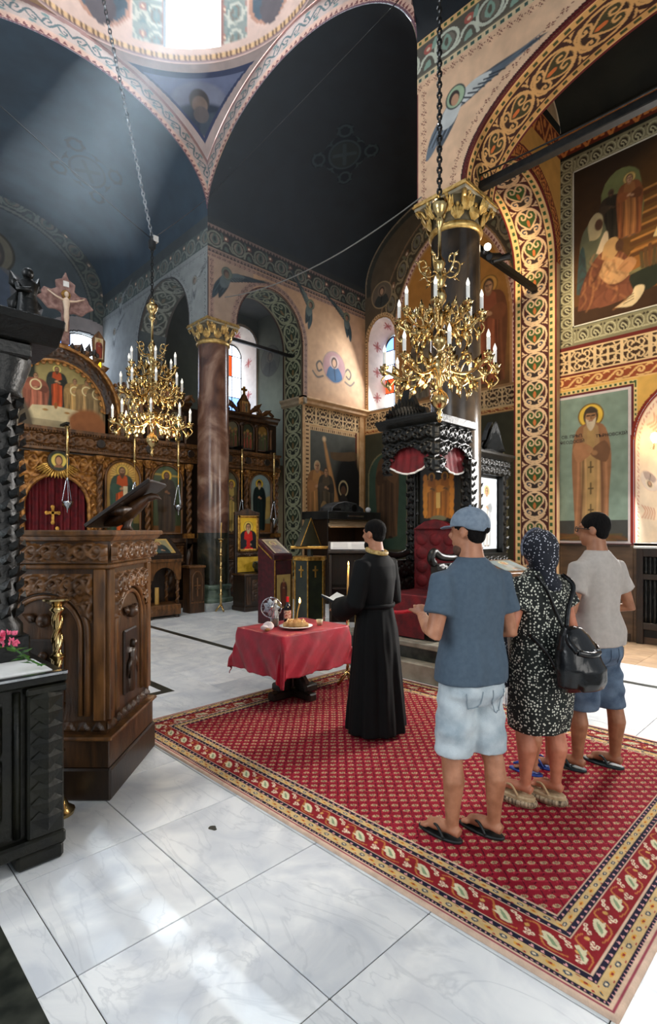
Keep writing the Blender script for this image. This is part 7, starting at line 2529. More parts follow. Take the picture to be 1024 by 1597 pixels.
for k in range(12):
    a = 2 * PI * k / 12
    MB().tube([(.02 * math.cos(a), -.02, .165 + .02 * math.sin(a)), (.104 * math.cos(a), -.004, .165 + .104 * math.sin(a))], .0022, 4).build('guard_wire', SILVER, fn_)
MB().lathe([(.001, -.02), (.02, -.01), (.02, .02), (.001, .03)], 12, (0, 0, .165)).build('hub', SILVER, fn_, smooth=True)

# ================================================================ CHANDELIERS
BULB = mat('white_candle_bulb', (250, 248, 240), rough=.25, emit=(255, 246, 228), estr=.55)


def chandelier(label, loc, tiers, rot, watts=40):
    t = thing('brass_chandelier', label, 'chandelier', loc, rot)
    prof = [(.002, 0), (.022, .02), (.03, .05), (.015, .08), (.03, .10), (.018, .13), (.05, .155), (.087, .20), (.092, .235), (.07, .29), (.03, .325), (.022, .36), (.04, .40), (.03, .44), (.085, .50), (.10, .56), (.09, .62), (.04, .66), (.022, .70), (.03, .73),
            (.066, .77), (.075, .81), (.066, .85), (.03, .89), (.02, .93), (.07, 1.0), (.075, 1.06), (.03, 1.11), (.03, 1.16), (.062, 1.20), (.07, 1.25), (.055, 1.30), (.025, 1.33), (.05, 1.37), (.068, 1.43), (.03, 1.48), (.045, 1.53), (.06, 1.57), (.045, 1.61), (.018, 1.65), (.016, 1.92), (.035, 1.96), (.05, 2.0), (.03, 2.03), (.07, 2.09), (.085, 2.14), (.08, 2.18), (.02, 2.2)]
    MB().lathe(prof, 20).build('stem', BRASS, t, smooth=True)
    MB().tube([(.03 * math.cos(a), 0, 2.23 + .03 * math.sin(a)) for a in np.linspace(0, 2 * PI, 13)], .008, 6).build('hook_ring', BRASSD, t)
    for k in range(6):                                # crown of scrolls
        a = 2 * PI * k / 6
        c, s = math.cos(a), math.sin(a)
        pts = [(.05, 1.46), (.12, 1.44), (.19, 1.50), (.20, 1.58), (.15, 1.60), (.13, 1.55), (.17, 1.53)]
        mb = MB().tube(smooth_path([(r * c, r * s, z) for r, z in pts], 4), .009, 6)
        mb.leaf((.12 * c, .12 * s, 1.45), (.21 * c, .21 * s, 1.40), .05, (0, 0, 1), .3).leaf((.19 * c, .19 * s, 1.55), (.26 * c, .26 * s, 1.60), .045, (0, 0, 1), .3)
        mb.build('crown_scroll', BRASS, t, smooth=True)
    for (n, rad, z0, zc, ph) in tiers:
        for k in range(n):
            a = 2 * PI * k / n + ph
            c, s = math.cos(a), math.sin(a)
            V = lambda r, z, w=0: (r * c - w * s, r * s + w * c, z)
            mb = MB().tube(smooth_path([V(.06, z0), V(rad * .35, z0 - .10), V(rad * .65, z0 - .13), V(rad * .92, z0 - .06), V(rad, zc - .05)], 5), .015, 7)
            mb.tube(smooth_path([V(rad * .35, z0 - .09), V(rad * .45, z0 + .03), V(rad * .62, z0 + .05), V(rad * .66, z0 - .03), V(rad * .56, z0 - .02)], 4), .009, 6)
            mb.tube(smooth_path([V(rad * .8, z0 - .12), V(rad * .95, z0 - .20), V(rad * 1.06, z0 - .14), V(rad * 1.0, z0 - .09)], 4), .008, 6)
            for (r0, za, r1, zb, w) in ((.3, -.08, .42, -.22, .10), (.55, -.12, .70, -.26, .10), (.5, .0, .58, .14, .08), (.75, -.1, .86, .02, .09), (.92, -.08, 1.12, -.02, .08), (.2, .0, .34, .12, .09), (.95, -.12, .9, -.26, .07)):
                mb.leaf(V(rad * r0, z0 + za, -.01), V(rad * r1, z0 + zb, .01), w, V(0, .2, 1), .35)
            arm = mb.build('arm', BRASS, t, smooth=True)
            MB().lathe([(.006, zc - .06), (.02, zc - .045), (.012, zc - .03), (.045, zc - .008), (.05, zc), (.018, zc), (.018, zc + .03)], 10, V(rad, 0)).build('cup', BRASS, arm, smooth=True)
            for q in range(5):
                b = 2 * PI * q / 5
                MB().leaf((rad * c + .02 * math.cos(b), rad * s + .02 * math.sin(b), zc - .03), (rad * c + .055 * math.cos(b), rad * s + .055 * math.sin(b), zc + .012), .035, (0, 0, -1), .3).build('cup_leaf', BRASS, arm)
            cdl = MB().lathe([(.017, zc + .01), (.017, zc + .135), (.019, zc + .14), (.012, zc + .145)], 10, V(rad, 0)).build('candle', WAXW, t, smooth=True, auto=50)
            MB().lathe([(.012, zc + .143), (.018, zc + .16), (.0175, zc + .178), (.010, zc + .20), (.002, zc + .222)], 10, V(rad, 0)).build('bulb', BULB, cdl, smooth=True)
    lamp('POINT', 'chandelier_fill', Vector(loc) + Vector((0, 0, .30)), None, watts, (1.0, .84, .62), shadow_soft_size=.3)  # warm point light added to brighten the altar screen and column
    return t


pc2 = atD(685, 660, 5.3)
chandelier('large brass chandelier with two rings of white candles before the dark column', (pc2.x, pc2.y, pc2.z), ((8, .40, 1.04, 1.05, .2), (8, .54, .56, .56, .45)), .3)
pc1 = atD(237, 712, 7.7)
chandelier('brass chandelier with three rings of white candles before the altar screen', (pc1.x, pc1.y, pc1.z), ((6, .34, 1.24, 1.27, .1), (8, .42, .95, .95, .35), (8, .53, .52, .50, .2)), .1, 75)


def chain(name, a, b, label, link=.045, r=.006, m=IRON):
    a, b = Vector(a), Vector(b)
    n = int((b - a).length / (link * .75))
    t = thing(name, label, 'chain', a)
    d = (b - a) / n
    mb = MB()
    z = d.normalized()
    x = z.orthogonal().normalized(); y = z.cross(x)
    for k in range(n):
        c = d * (k + .5)
        w = x if k % 2 else y
        mb.tube([c + z * (link * .5 * math.cos(q)) + w * (link * .28 * math.sin(q)) for q in np.linspace(0, 2 * PI, 9)], r, 4, cap=False)
    mb.build('chain_links', m, t)['kind'] = 'stuff'
    return t


top2 = Vector((pc2.x, pc2.y, pc2.z + 2.26))
chain('chandelier_chain', top2, top2 + Vector((0, 0, 4.6)), 'dark chain holding up the chandelier before the dark column', .07, .011)
j1 = Vector((pc1.x, pc1.y, pc1.z + 2.26))
jt = atD(237, 384, 7.7)
chain('chandelier_chain', j1, jt, 'short chain between the altar chandelier and its wire hub', .06, .008)
hub = thing('wire_hub', 'small metal hub where the wires above the altar chandelier meet', 'hub', jt)
MB().lathe([(.02, -.06), (.05, -.03), (.055, .06), (.03, .10), (.04, .13)], 12).build('hub_body', IRON, hub, smooth=True, auto=40)
MB().box(.0, .07, -.06, 0, .06, .14).build('pale_tag', PAPER, hub)
chain('chandelier_chain', jt + Vector((0, 0, .13)), atD(150, -55, 6.9), 'long slanting chain climbing from the wire hub into the dome', .07, .010, mat('steel_chain', (96, 100, 104), (170, 174, 178), rough=.3, metal=.9, scale=8))
for q, lb in ((atD(0, 165, 6.6), 'thin wire from the wire hub toward the chancel arch'), (Vector((5.98, 9.66, 8.55)), 'thin wire from the wire hub to the pier above the red-brown column')):
    wire('stay_wire', jt + Vector((0, 0, .10)), q, .02, .006, lb, IRON, 8)
wire('stay_wire', Vector((5.98, 9.64, 8.55)), atX(622, 0, 5.95), .02, .007, 'thin dark wire rising from the pier past the great arch', IRON, 8)
# ================================================================ PEOPLE
def blob(name, mb, voxel, m, parent, it=6, fold=None):
    """one continuous surface grown over overlapping limbs"""
    me = bpy.data.meshes.new(name)
    me.from_pydata(mb.v, [], mb.f)
    o = bpy.data.objects.new(name, me)
    COL.objects.link(o)
    bm = bmesh.new(); bm.from_mesh(me); bmesh.ops.recalc_face_normals(bm, faces=bm.faces); bm.to_mesh(me); bm.free()
    r = o.modifiers.new('r', 'REMESH'); r.mode = 'VOXEL'; r.voxel_size = voxel
    if it:
        q = o.modifiers.new('s', 'SMOOTH'); q.iterations = it; q.factor = .5
    new = bpy.data.meshes.new_from_object(o.evaluated_get(bpy.context.evaluated_depsgraph_get()))
    bpy.data.objects.remove(o)
    if fold:
        n = len(new.vertices)
        co, no = np.zeros(n * 3, np.float32), np.zeros(n * 3, np.float32)
        new.vertices.foreach_get('co', co); new.vertices.foreach_get('normal', no)
        co, no = co.reshape(-1, 3), no.reshape(-1, 3)
        zt = co[:, 2].max()
        damp = np.clip((zt - .06 - co[:, 2]) / .12, 0.12, 1)          # collars and hems stay smooth
        co = co + no * np.array([1, 1, .15]) * (fold(co) * damp)[:, None]
        new.vertices.foreach_set('co', co.reshape(-1).astype(np.float32))
    new.polygons.foreach_set('use_smooth', np.ones(len(new.polygons), bool))
    new.materials.clear()
    new.update()
    return ob(name, new, m, parent)


def rings(mb, rows, n=20, p=2.3):
    """rows: (cx, cy, z, rx, ry) rounded-box sections"""
    out = []
    for (cx, cy, z, rx, ry) in rows:
        r = []
        for k in range(n):
            a = 2 * PI * k / n
            c, s = math.cos(a), math.sin(a)
            r.append((cx + rx * math.copysign(abs(c) ** (2 / p), c), cy + ry * math.copysign(abs(s) ** (2 / p), s), z))
        out.append(r)
    mb.loft(out)
    return mb


def hand(mb, w, d, side, s=1.0, curl=.6, up=Vector((0, 0, 1))):
    """palm and five bent fingers from wrist w toward direction d; thumb on the inner side"""
    d = Vector(d).normalized()
    sd = d.cross(up).normalized()                # to the hand's right
    dn = -sd.cross(d).normalized() * 1.0
    dn = d.cross(sd)                             # palm side
    w = Vector(w)
    mb.tube([w, w + d * .03 * s, w + d * .085 * s], [.026 * s, .036 * s, .038 * s], 10, flat=.55)
    for k in range(4):
        off = sd * ((k - 1.5) * .019 * s)
        b = w + d * .085 * s + off
        L = (.058, .068, .064, .050)[k if side > 0 else 3 - k] * s
        m_ = b + (d * .85 - up * curl * .55) * L * .55
        e = m_ + (d * (.6 - curl * .6) - up * (.5 + curl * .5)) * L * .6
        mb.tube([b - d * .02, b, m_, e], [.0095 * s, .0095 * s, .009 * s, .0075 * s], 8)
    b = w + d * .03 * s - sd * (side * .030 * s)
    mb.tube([b, b + (d * .6 - sd * side * .55) * .04 * s, b + (d * 1.1 - sd * side * .55 - up * .4) * .055 * s], [.012 * s, .0115 * s, .009 * s], 8)


def head(mb, c, s=1.0, nose=True):
    x, y, z = c
    mb.ball((x, y - .008 * s, z + .03 * s), .093 * s, 18, 14, (.84, 1.04, 1.0))
    mb.ball((x, y + .018 * s, z - .035 * s), .075 * s, 16, 12, (.80, .98, 1.05))
    mb.ball((x, y + .055 * s, z - .082 * s), .032 * s, 10, 8, (1, .9, .8))
    if nose:
        mb.tube([(x, y + .088 * s, z + .020 * s), (x, y + .108 * s, z - .018 * s), (x, y + .092 * s, z - .034 * s)], [.010 * s, .015 * s, .012 * s], 8)
        mb.tube([(x - .022 * s, y + .080 * s, z - .060 * s), (x, y + .090 * s, z - .058 * s), (x + .022 * s, y + .080 * s, z - .060 * s)], [.006 * s, .009 * s, .006 * s], 6)
        mb.tube([(x - .045 * s, y + .074 * s, z + .035 * s), (x, y + .092 * s, z + .038 * s), (x + .045 * s, y + .074 * s, z + .035 * s)], .011 * s, 6)
    for sg in (-1, 1):
        mb.ball((x + sg * .083 * s, y - .010 * s, z - .002 * s), .030 * s, 10, 8, (.32, .7, 1.05))


def turn(mb, n0, c, yaw):
    cs, sn = math.cos(yaw), math.sin(yaw)
    mb.v[n0:] = [(c[0] + (x - c[0]) * cs - (y - c[1]) * sn, c[1] + (x - c[0]) * sn + (y - c[1]) * cs, z) for x, y, z in mb.v[n0:]]


def leg(mb, hip, foot, s=1.0, heel=0.0, calf=1.0, yaw=0.0):
    hx, hy, hz = hip
    fx, fy = foot
    kn = ((hx + fx) / 2 + .0, (hy + fy) / 2 + .03 * s, .50 * s + heel)
    mb.tube([(hx, hy, hz), ((hx * 2 + kn[0]) / 3, (hy * 2 + kn[1]) / 3 + .01, hz - .14 * s), kn, (fx, fy + .005, .40 * s + heel), (fx, fy - .012, .31 * s + heel), (fx, fy, .16 * s + heel), (fx, fy + .002, .085 * s + heel), (fx, fy + .01, .05 * s + heel)],
            [.086 * s, .082 * s, .060 * s, .056 * s * calf, .059 * s * calf, .042 * s, .036 * s, .038 * s], 14)
    n0 = len(mb.v)
    mb.tube([(fx, fy - .045 * s, .032 * s + heel), (fx, fy + .02 * s, .046 * s + heel), (fx + .005, fy + .10 * s, .033 * s + heel), (fx + .008, fy + .155 * s, .022 * s + heel)], [.030 * s, .038 * s, .040 * s, .030 * s], 12, flat=.85)
    for k in range(5):
        tx = fx + (-.034 + .017 * k) * s
        mb.tube([(tx, fy + .14 * s, .020 * s + heel), (tx, fy + (.19 - .009 * abs(k - 1)) * s, .014 * s + heel)], [.012 * s, .010 * s], 6)
    turn(mb, n0, foot, yaw)


def arm(mb, sh, el, wr, s=1.0, d=None, side=1):
    mb.tube([sh, tuple((Vector(sh) * .5 + Vector(el) * .5)), el, tuple(Vector(el) * .6 + Vector(wr) * .4), wr], [.056 * s, .050 * s, .042 * s, .040 * s, .027 * s], 12)
    hand(mb, wr, d if d is not None else Vector(wr) - Vector(el), side, s)


def wrinkle(a, seeds, vert=True):
    ws = [(math.sin(7 * k + seeds) * (58 if vert else 24), math.cos(5 * k + seeds) * (26 if vert else 22), math.sin(3 * k + seeds) * (9 if vert else 58), k * 1.7) for k in range(6)]

    def f(co):
        v = np.zeros(len(co))
        for (x, y, z, p) in ws:
            v += np.sin(co[:, 0] * x + co[:, 1] * y + co[:, 2] * z + p + 1.5 * np.sin(co[:, 2] * 6 + p))
        return a * v / 3
    return f


SKIN = mat('tanned_skin', (160, 104, 74), (188, 130, 98), rough=.5, scale=14)
SKINM = mat('sunburnt_skin', (182, 112, 82), (206, 134, 104), rough=.5, scale=14)
SKIND = mat('brown_skin', (140, 90, 62), (168, 114, 82), rough=.5, scale=14)
HAIR = mat('dark_hair', (8, 7, 6), (18, 14, 12), rough=.85, spec=.15, scale=60, stretch=(1, 1, .2), bump=.4, bscale=160)
STUB = mat('dark_stubble', (70, 46, 34), (92, 62, 46), rough=.8, scale=60)
RUBBER = mat('black_rubber', (14, 18, 18), (26, 32, 32), rough=.5, scale=20)


def sandal(parent, x, y, z0, L, W, H, m, strap=None, back=-.06, yaw=0.0):
    out = [(x + W * math.sin(t) * (1 + .12 * math.cos(t)), y + back + L / 2 - L / 2 * math.cos(t)) for t in np.linspace(0, 2 * PI, 21)[:-1]]
    q = MB().prism(out, z0, z0 + H, 'z')
    turn(q, 0, (x, y), yaw)
    so = q.build('sandal', m, parent, bevel=min(.006, H * .3))
    st = MB()
    for sg in (-1, 1):
        st.tube(smooth_path([(x + sg * W * .92, y + .03, z0 + H), (x + sg * W * .75, y + .075, z0 + H + .050), (x + .006, y + .145, z0 + H + .022)], 5), .0075, 6, flat=1.0)
    turn(st, 0, (x, y), yaw)
    st.build('strap', strap or m, so, smooth=True)
    return so


def trousers(mb, hip, feet, hem, s=1.0, w=.10, waist=.94):
    rings(mb, [(0, 0, waist * s, .165 * s, .115 * s), (0, -.01, .88 * s, .178 * s, .13 * s), (0, -.01, .80 * s, .182 * s, .135 * s), (0, 0, .74 * s, .15 * s, .11 * s)])
    for sg, f in zip((-1, 1), feet):
        hx = sg * .088 * s
        t = lambda z: (hx + (f[0] - hx) * (1 - z / (.85 * s)) * .9, (f[1]) * (1 - z / (.85 * s)) + .012)
        rings(mb, [(*t(z), z, r * s, r * 1.04 * s) for z, r in ((.84 * s, .095), (.72 * s, .098), (.60 * s, w), (hem + .06, w * .98), (hem, w * .99))], 18, 2.1)


def tshirt(mb, s, hem, el, fl=1.0, sleeve=.6, hx=0.0):
    rings(mb, [(hx, 0, hem, .185 * s * fl, .135 * s * fl), (hx, -.005, hem + .10, .183 * s * fl, .13 * s * fl), (0, 0, 1.10 * s, .172 * s, .122 * s), (0, 0, 1.26 * s, .188 * s, .13 * s), (0, -.004, 1.38 * s, .198 * s, .122 * s), (0, -.008, 1.445 * s, .170 * s, .102 * s), (0, -.008, 1.485 * s, .118 * s, .088 * s), (0, -.006, 1.515 * s, .084 * s, .078 * s), (0, -.0, 1.528 * s, .074 * s, .072 * s)], 24)
    for sg, e in zip((-1, 1), el):
        sh = Vector((sg * .185 * s, -.005, 1.405 * s))
        e = Vector(e)
        mb.tube([sh - Vector((sg * .04, 0, 0)), sh, sh.lerp(e, sleeve * .6), sh.lerp(e, sleeve)], [.062 * s, .074 * s, .074 * s, .078 * s], 16)


HZ = 1.640                    # head centre of a figure of unit size


def torso(mb, s):
    rings(mb, [(0, 0, .80 * s, .15 * s, .105 * s), (0, 0, .96 * s, .15 * s, .10 * s), (0, 0, 1.12 * s, .145 * s, .095 * s), (0, 0, 1.28 * s, .165 * s, .105 * s), (0, -.005, 1.39 * s, .175 * s, .095 * s), (0, -.01, 1.45 * s, .125 * s, .075 * s), (0, -.008, 1.49 * s, .070 * s, .066 * s), (0, .0, 1.54 * s, .060 * s, .062 * s), (0, .008, 1.60 * s, .056 * s, .06 * s)], 18)


def person(label, loc, rz, s, feet, elbows, wrists, skin, clothes_z, heel=0.0, hdirs=None, nose=True, calf=1.0, neck=(0, .018), yaw=0.0, look=0.0):
    t = thing('person', label, 'person', loc, rz)
    mb = MB()
    torso(mb, s)
    if heel:
        mb.v = [(x, y, z + heel) for x, y, z in mb.v]
    n0 = len(mb.v)
    head(mb, (neck[0], neck[1], HZ * s + heel), s, nose)
    turn(mb, n0, (0, 0), look)
    for k, sg in enumerate((-1, 1)):
        leg(mb, (sg * .085 * s, 0, .86 * s + heel), feet[k], s, heel, calf, yaw)
        arm(mb, (sg * .175 * s, -.005, 1.40 * s + heel), elbows[k], wrists[k], s, hdirs[k] if hdirs else None, -sg)
    blob('body', mb, .0075, skin, t, 3)
    return t


def hair_cap(parent, c, s, m=HAIR, low=-.05, back=.03):
    mb = MB().ball((c[0], c[1] - .014 * s, c[2] + .042 * s), .097 * s, 18, 14, (.86, 1.03, .96))
    mb.ball((c[0], c[1] - .05 * s, c[2] - .005 * s), .062 * s, 14, 10, (1.18, .75, 1.0))
    mb.tube([(c[0], c[1] - .05, c[2] - .02 * s), (c[0], c[1] - .048, c[2] + low * s)], [.05 * s, .042 * s], 12)
    return blob('hair', mb, .009, m, parent, 3, lambda co: .0015 * np.sin(co[:, 0] * 260) * np.sin(co[:, 2] * 190 + co[:, 1] * 120))


def stick(o, pts, off=.003):
    n = len(o.data.vertices)
    co, no = np.zeros(n * 3, np.float32), np.zeros(n * 3, np.float32)
    o.data.vertices.foreach_get('co', co); o.data.vertices.foreach_get('normal', no)
    co, no = co.reshape(-1, 3), no.reshape(-1, 3)
    out = []
    for p in smooth_path(pts, 4):
        k = int(((co - np.asarray(p)) ** 2).sum(1).argmin())
        out.append(tuple(co[k] + no[k] * off))
    return out


# ---- man in the cap
s = 1.0
mfeet = [(-.115, .01), (.115, -.05)]
el1 = [(-.275, -.05, 1.12), (.245, -.03, 1.10)]
man1 = person('man in grey-blue cap, blue T-shirt and pale denim shorts seen from behind', (2.61, 1.545, .012), R(-22), s, mfeet, el1, [(-.225, .14, 1.20), (.10, .18, 1.10)], SKIN, 0, .018, [(.35, .8, .45), (-.7, .6, .1)], yaw=R(24), look=R(26))
TEE1 = mat('slate_blue_jersey', (70, 86, 101), (77, 93, 108), rough=.9, scale=40)
mb = MB(); tshirt(mb, s, .855, el1, 1.13, .62); blob('t_shirt', mb, .010, TEE1, man1, 5, wrinkle(.0060, 1.0))
DEN1 = mat('bleached_denim', (150, 166, 176), (200, 210, 214), rough=.85, scale=8, bump=.2, bscale=200)
mb = MB(); trousers(mb, 0, mfeet, .47, s, .105, .92); sh1 = blob('denim_shorts', mb, .010, DEN1, man1, 4, wrinkle(.0045, 2.0, False))
for sg in (-1, 1):
    MB().tube(stick(sh1, [(sg * .035, -.15, .83), (sg * .045, -.15, .74), (sg * .085, -.15, .71), (sg * .125, -.14, .74), (sg * .13, -.13, .83)]), .003, 5).build('pocket_seam', mat('denim_seam', (140, 154, 163), rough=.9), sh1)
hc = (0, .018, HZ + .018)
hair_cap(man1, hc, s, low=-.045)
CAPM = mat('faded_blue_cap', (104, 118, 133), (126, 139, 152), rough=.85, scale=30)
cb = MB().ball((0, .006, 1.700), .107, 20, 16, (.88, 1.06, .95))
cb.M = None
cb.v = [(x, y, max(z, 1.680 + (.012 if y > 0 else -.018 * min(1, -y / .1)))) for x, y, z in cb.v]
cap = blob('cap', cb, .006, CAPM, man1, 4)
pts = [(-.072, .075), (-.066, .13), (-.04, .168), (0, .18), (.04, .168), (.066, .13), (.072, .075)]
bz = [1.692, 1.687, 1.679, 1.675, 1.679, 1.687, 1.692]
bm_ = MB().add([(x, y, z) for (x, y), z in zip(pts, bz)] + [(x, y, z + .007) for (x, y), z in zip(pts, bz)], [(0, 1, 2, 3, 4, 5, 6)[::-1], (7, 8, 9, 10, 11, 12, 13)] + [(k, (k + 1) % 7, 7 + (k + 1) % 7, 7 + k) for k in range(7)])
bm_.build('brim', CAPM, cap, bevel=.002)
MB().ball((0, .006, 1.803), .008, 8, 6).build('button', CAPM, cap)
MB().tube([(.05 * math.cos(a), -.094 + .012 * abs(math.cos(a)), 1.670 + .042 * math.sin(a)) for a in np.linspace(0, PI, 13)], .006, 6).build('back_opening_rim', CAPM, cap)
MB().ball((0, -.088, 1.683), .038, 12, 8, (1, .45, .8)).build('back_opening', HAIR, cap, smooth=True)
mb = MB().ball((0, .058, 1.565), .052, 14, 10, (1.12, .85, .82))
blob('beard', mb, .007, STUB, man1, 3)
for c in man1.children:
    if c.name.split('.')[0] in ('hair', 'cap', 'beard'):
        c.rotation_euler = (0, 0, R(26))
for f in mfeet:
    sandal(man1, f[0], f[1], 0, .275, .050, .016, RUBBER, yaw=R(24))

# ---- woman in the scarf with the backpack
s = .90
wfeet = [(-.09, .02), (.09, -.05)]
HL = .07
elw = [(-.27, -.03, 1.07), (.26, -.03, 1.07)]
wom = person('woman in patterned headscarf and black dotted dress carrying a backpack', (3.22, 1.44, .012), R(-18), s, wfeet, elw, [(-.16, .20, 1.08), (.14, .20, 1.08)], SKINM, 0, HL, [(.4, .9, .2), (-.4, .9, .2)], calf=1.12, yaw=R(20))


def dots_mat(name, ground, dot, scale, thr):
    m, nt, b = nmat(name)
    N, L = nt.nodes, nt.links
    tc = N.new('ShaderNodeTexCoord'); vo = N.new('ShaderNodeTexVoronoi'); vo.inputs['Scale'].default_value = scale; vo.inputs['Randomness'].default_value = .75
    L.new(tc.outputs['Object'], vo.inputs['Vector'])
    rp = N.new('ShaderNodeValToRGB'); rp.color_ramp.interpolation = 'CONSTANT'
    rp.color_ramp.elements[0].color = l4(dot); rp.color_ramp.elements[1].position = thr; rp.color_ramp.elements[1].color = l4(ground)
    L.new(vo.outputs['Distance'], rp.inputs[0]); L.new(rp.outputs[0], b.inputs['Base Color'])
    b.inputs['Roughness'].default_value = .8
    return m


DRESS = dots_mat('dotted_black_viscose', (16, 22, 18), (222, 222, 206), 62, .34)
mb = MB()
rings(mb, [(0, 0, .47, .185, .155), (0, -.005, .56, .200, .165), (0, -.012, .70, .205, .165), (0, -.02, .86, .205, .165), (0, -.008, 1.02, .180, .14), (0, 0, 1.14, .172, .132), (0, 0, 1.24, .188, .135), (0, -.004, 1.34, .192, .115), (0, -.006, 1.385, .15, .09), (0, 0, 1.44, .07, .06)], 26)
for sg, e in zip((-1, 1), elw):
    sh = Vector((sg * .165, -.005, 1.345))
    mb.tube([sh - Vector((sg * .05, 0, 0)), sh, sh.lerp(Vector(e), .32), sh.lerp(Vector(e), .52)], [.06, .073, .078, .084], 16)
blob('dotted_dress', mb, .010, DRESS, wom, 5, wrinkle(.0045, 4.0))
SCARF = dots_mat('navy_print_scarf', (18, 22, 34), (206, 206, 214), 62, .26)
zc = HZ * s + HL - .012
mb = MB().ball((0, -.006, zc + .032), .112, 20, 16, (.90, 1.06, 1.02)).ball((0, -.035, zc - .03), .098, 18, 12, (.95, .9, 1.0))
mb.tube([(0, -.02, zc - .06), (0, -.03, zc - .13), (0, -.035, zc - .19), (0, -.045, zc - .24)], [.088, .085, .115, .10], 18, flat=.75)
sf = blob('headscarf', mb, .009, SCARF, wom, 4, wrinkle(.003, 6.0, False))
ST2 = mat('navy_scarf_band', (24, 28, 44), (120, 124, 140), rough=.8, scale=70)
MB().tube([(.101 * math.cos(a), .03 + .012 * math.cos(2 * a), zc + .03 + .118 * math.sin(a)) for a in np.linspace(-.4, PI + .4, 25)], .009, 6).build('scarf_band', ST2, sf, smooth=True)
tl = MB()
rows = [(-.19, .10, 1.30, .05, .02), (-.215, .10, 1.10, .045, .018), (-.22, .08, .90, .05, .018), (-.22, .07, .72, .045, .012)]
rings(tl, rows, 12)
blob('scarf_tail', tl, .008, SCARF, sf, 3, wrinkle(.004, 3.0))
fr = MB()
for k in range(9):
    fr.tube([(-.255 + .009 * k, .07, .73), (-.257 + .009 * k, .07 + .006 * math.sin(k), .60)], .0022, 4)
fr.build('scarf_fringe', ST2, sf)['kind'] = 'stuff'
CORK = mat('cork_platform', (176, 150, 112), (206, 182, 144), rough=.8, scale=40)
STRW = mat('woven_sole_bands', (70, 54, 40), (206, 184, 150), rough=.8, scale=70, stretch=(1, 1, .1))
for f in wfeet:
    q = sandal(wom, f[0], f[1], 0, .255, .052, HL - .006, CORK, strap=mat('tan_strap', (190, 160, 120), rough=.7), yaw=R(20))
    sb_ = MB().tube([(f[0] + .0535 * math.sin(t) * (1 + .12 * math.cos(t)), f[1] - .06 + .1275 - .1285 * math.cos(t), .026) for t in np.linspace(0, 2 * PI, 31)], .011, 6, flat=1.6)
    turn(sb_, 0, f, R(20))
    sb_.build('sole_band', STRW, q, smooth=True)
LEA = mat('black_glossy_leather', (8, 9, 10), (18, 19, 20), rough=.24, scale=10, bump=.25, bscale=14)
bp = thing('backpack', 'glossy black leather backpack hanging on the woman in the dotted dress', 'backpack', (3.22, 1.44, .012), R(-18))
mb = MB()
rings(mb, [(.005, -.205, .76, .10, .05), (.005, -.225, .80, .145, .085), (.005, -.235, .90, .155, .095), (.0, -.225, 1.00, .135, .085), (-.005, -.205, 1.08, .095, .06), (-.01, -.195, 1.12, .055, .04)], 22)
rings(mb, [(.02, -.31, .78, .09, .02), (.02, -.315, .82, .105, .035), (.02, -.315, .90, .10, .035), (.015, -.30, .95, .085, .02)], 16)
blob('bag_body', mb, .008, LEA, bp, 4, wrinkle(.004, 8.0))
MB().tube(smooth_path([(-.085, -.30, 1.00), (-.01, -.325, .985), (.08, -.30, .99), (.095, -.24, 1.03), (.0, -.20, 1.11), (-.09, -.24, 1.06), (-.085, -.30, 1.00)], 5), .018, 8).build('flap_edge', LEA, bp, smooth=True)
for pts in ([(-.02, -.19, 1.11), (-.05, -.165, 1.20), (-.09, -.14, 1.32), (-.10, -.07, 1.405)], [(.01, -.19, 1.11), (.06, -.165, 1.22), (.135, -.135, 1.34), (.13, -.06, 1.40)], [(-.07, -.20, .84), (-.11, -.17, .95), (-.165, -.08, 1.06)]):
    MB().tube(smooth_path(pts, 6), .014, 8, flat=.5).build('strap', LEA, bp, smooth=True)
MB().box(.05, .078, -.318, -.312, .985, 1.01).build('metal_badge', SILVER, bp)
for c in bp.children:
    if not c.name.startswith('strap'):
        c.location.y = -.045

# ---- man with glasses
s = 1.005
rfeet = [(-.14, .04), (.13, -.05)]
elr = [(-.30, -.03, 1.13), (.29, -.05, 1.12)]
man2 = person('man with glasses and short dark hair in beige T-shirt and blue denim shorts', (3.985, 1.37, .012), R(-18), s, rfeet, elr, [(-.17, .23, 1.16), (.14, .22, 1.10)], SKIND, 0, .02, [(.35, .9, .15), (-.4, .8, .1)], yaw=R(18), look=R(22))
TEE2 = mat('beige_jersey', (172, 163, 155), (181, 172, 164), rough=.9, scale=30)
mb = MB(); tshirt(mb, s, .875, elr, 1.16, .60); blob('t_shirt', mb, .011, TEE2, man2, 5, wrinkle(.0055, 11.0))
DEN2 = mat('blue_denim', (48, 66, 88), (96, 114, 134), rough=.85, scale=9, bump=.2, bscale=200)
mb = MB(); trousers(mb, 0, rfeet, .43, s, .108, .94); sh2 = blob('denim_shorts', mb, .011, DEN2, man2, 4, wrinkle(.0045, 5.0, False))
for sg in (-1, 1):
    MB().tube(stick(sh2, [(sg * .035, -.15, .86), (sg * .045, -.15, .77), (sg * .085, -.15, .74), (sg * .125, -.14, .77), (sg * .13, -.13, .86)]), .0028, 5).build('pocket_seam', mat('pale_seam', (84, 100, 120), rough=.9), sh2)
hc = (0, .018, HZ * s + .02)
hair_cap(man2, hc, s, low=-.04)
gl = MB()
for sg in (-1, 1):
    gl.tube([(hc[0] + sg * .034 + .026 * math.cos(a), hc[1] + .105, hc[2] + .012 + .018 * math.sin(a)) for a in np.linspace(0, 2 * PI, 17)], .003, 5)
    gl.tube([(hc[0] + sg * .060, hc[1] + .102, hc[2] + .016), (hc[0] + sg * .084, hc[1] + .05, hc[2] + .016), (hc[0] + sg * .088, hc[1] - .02, hc[2] + .008)], .003, 5)
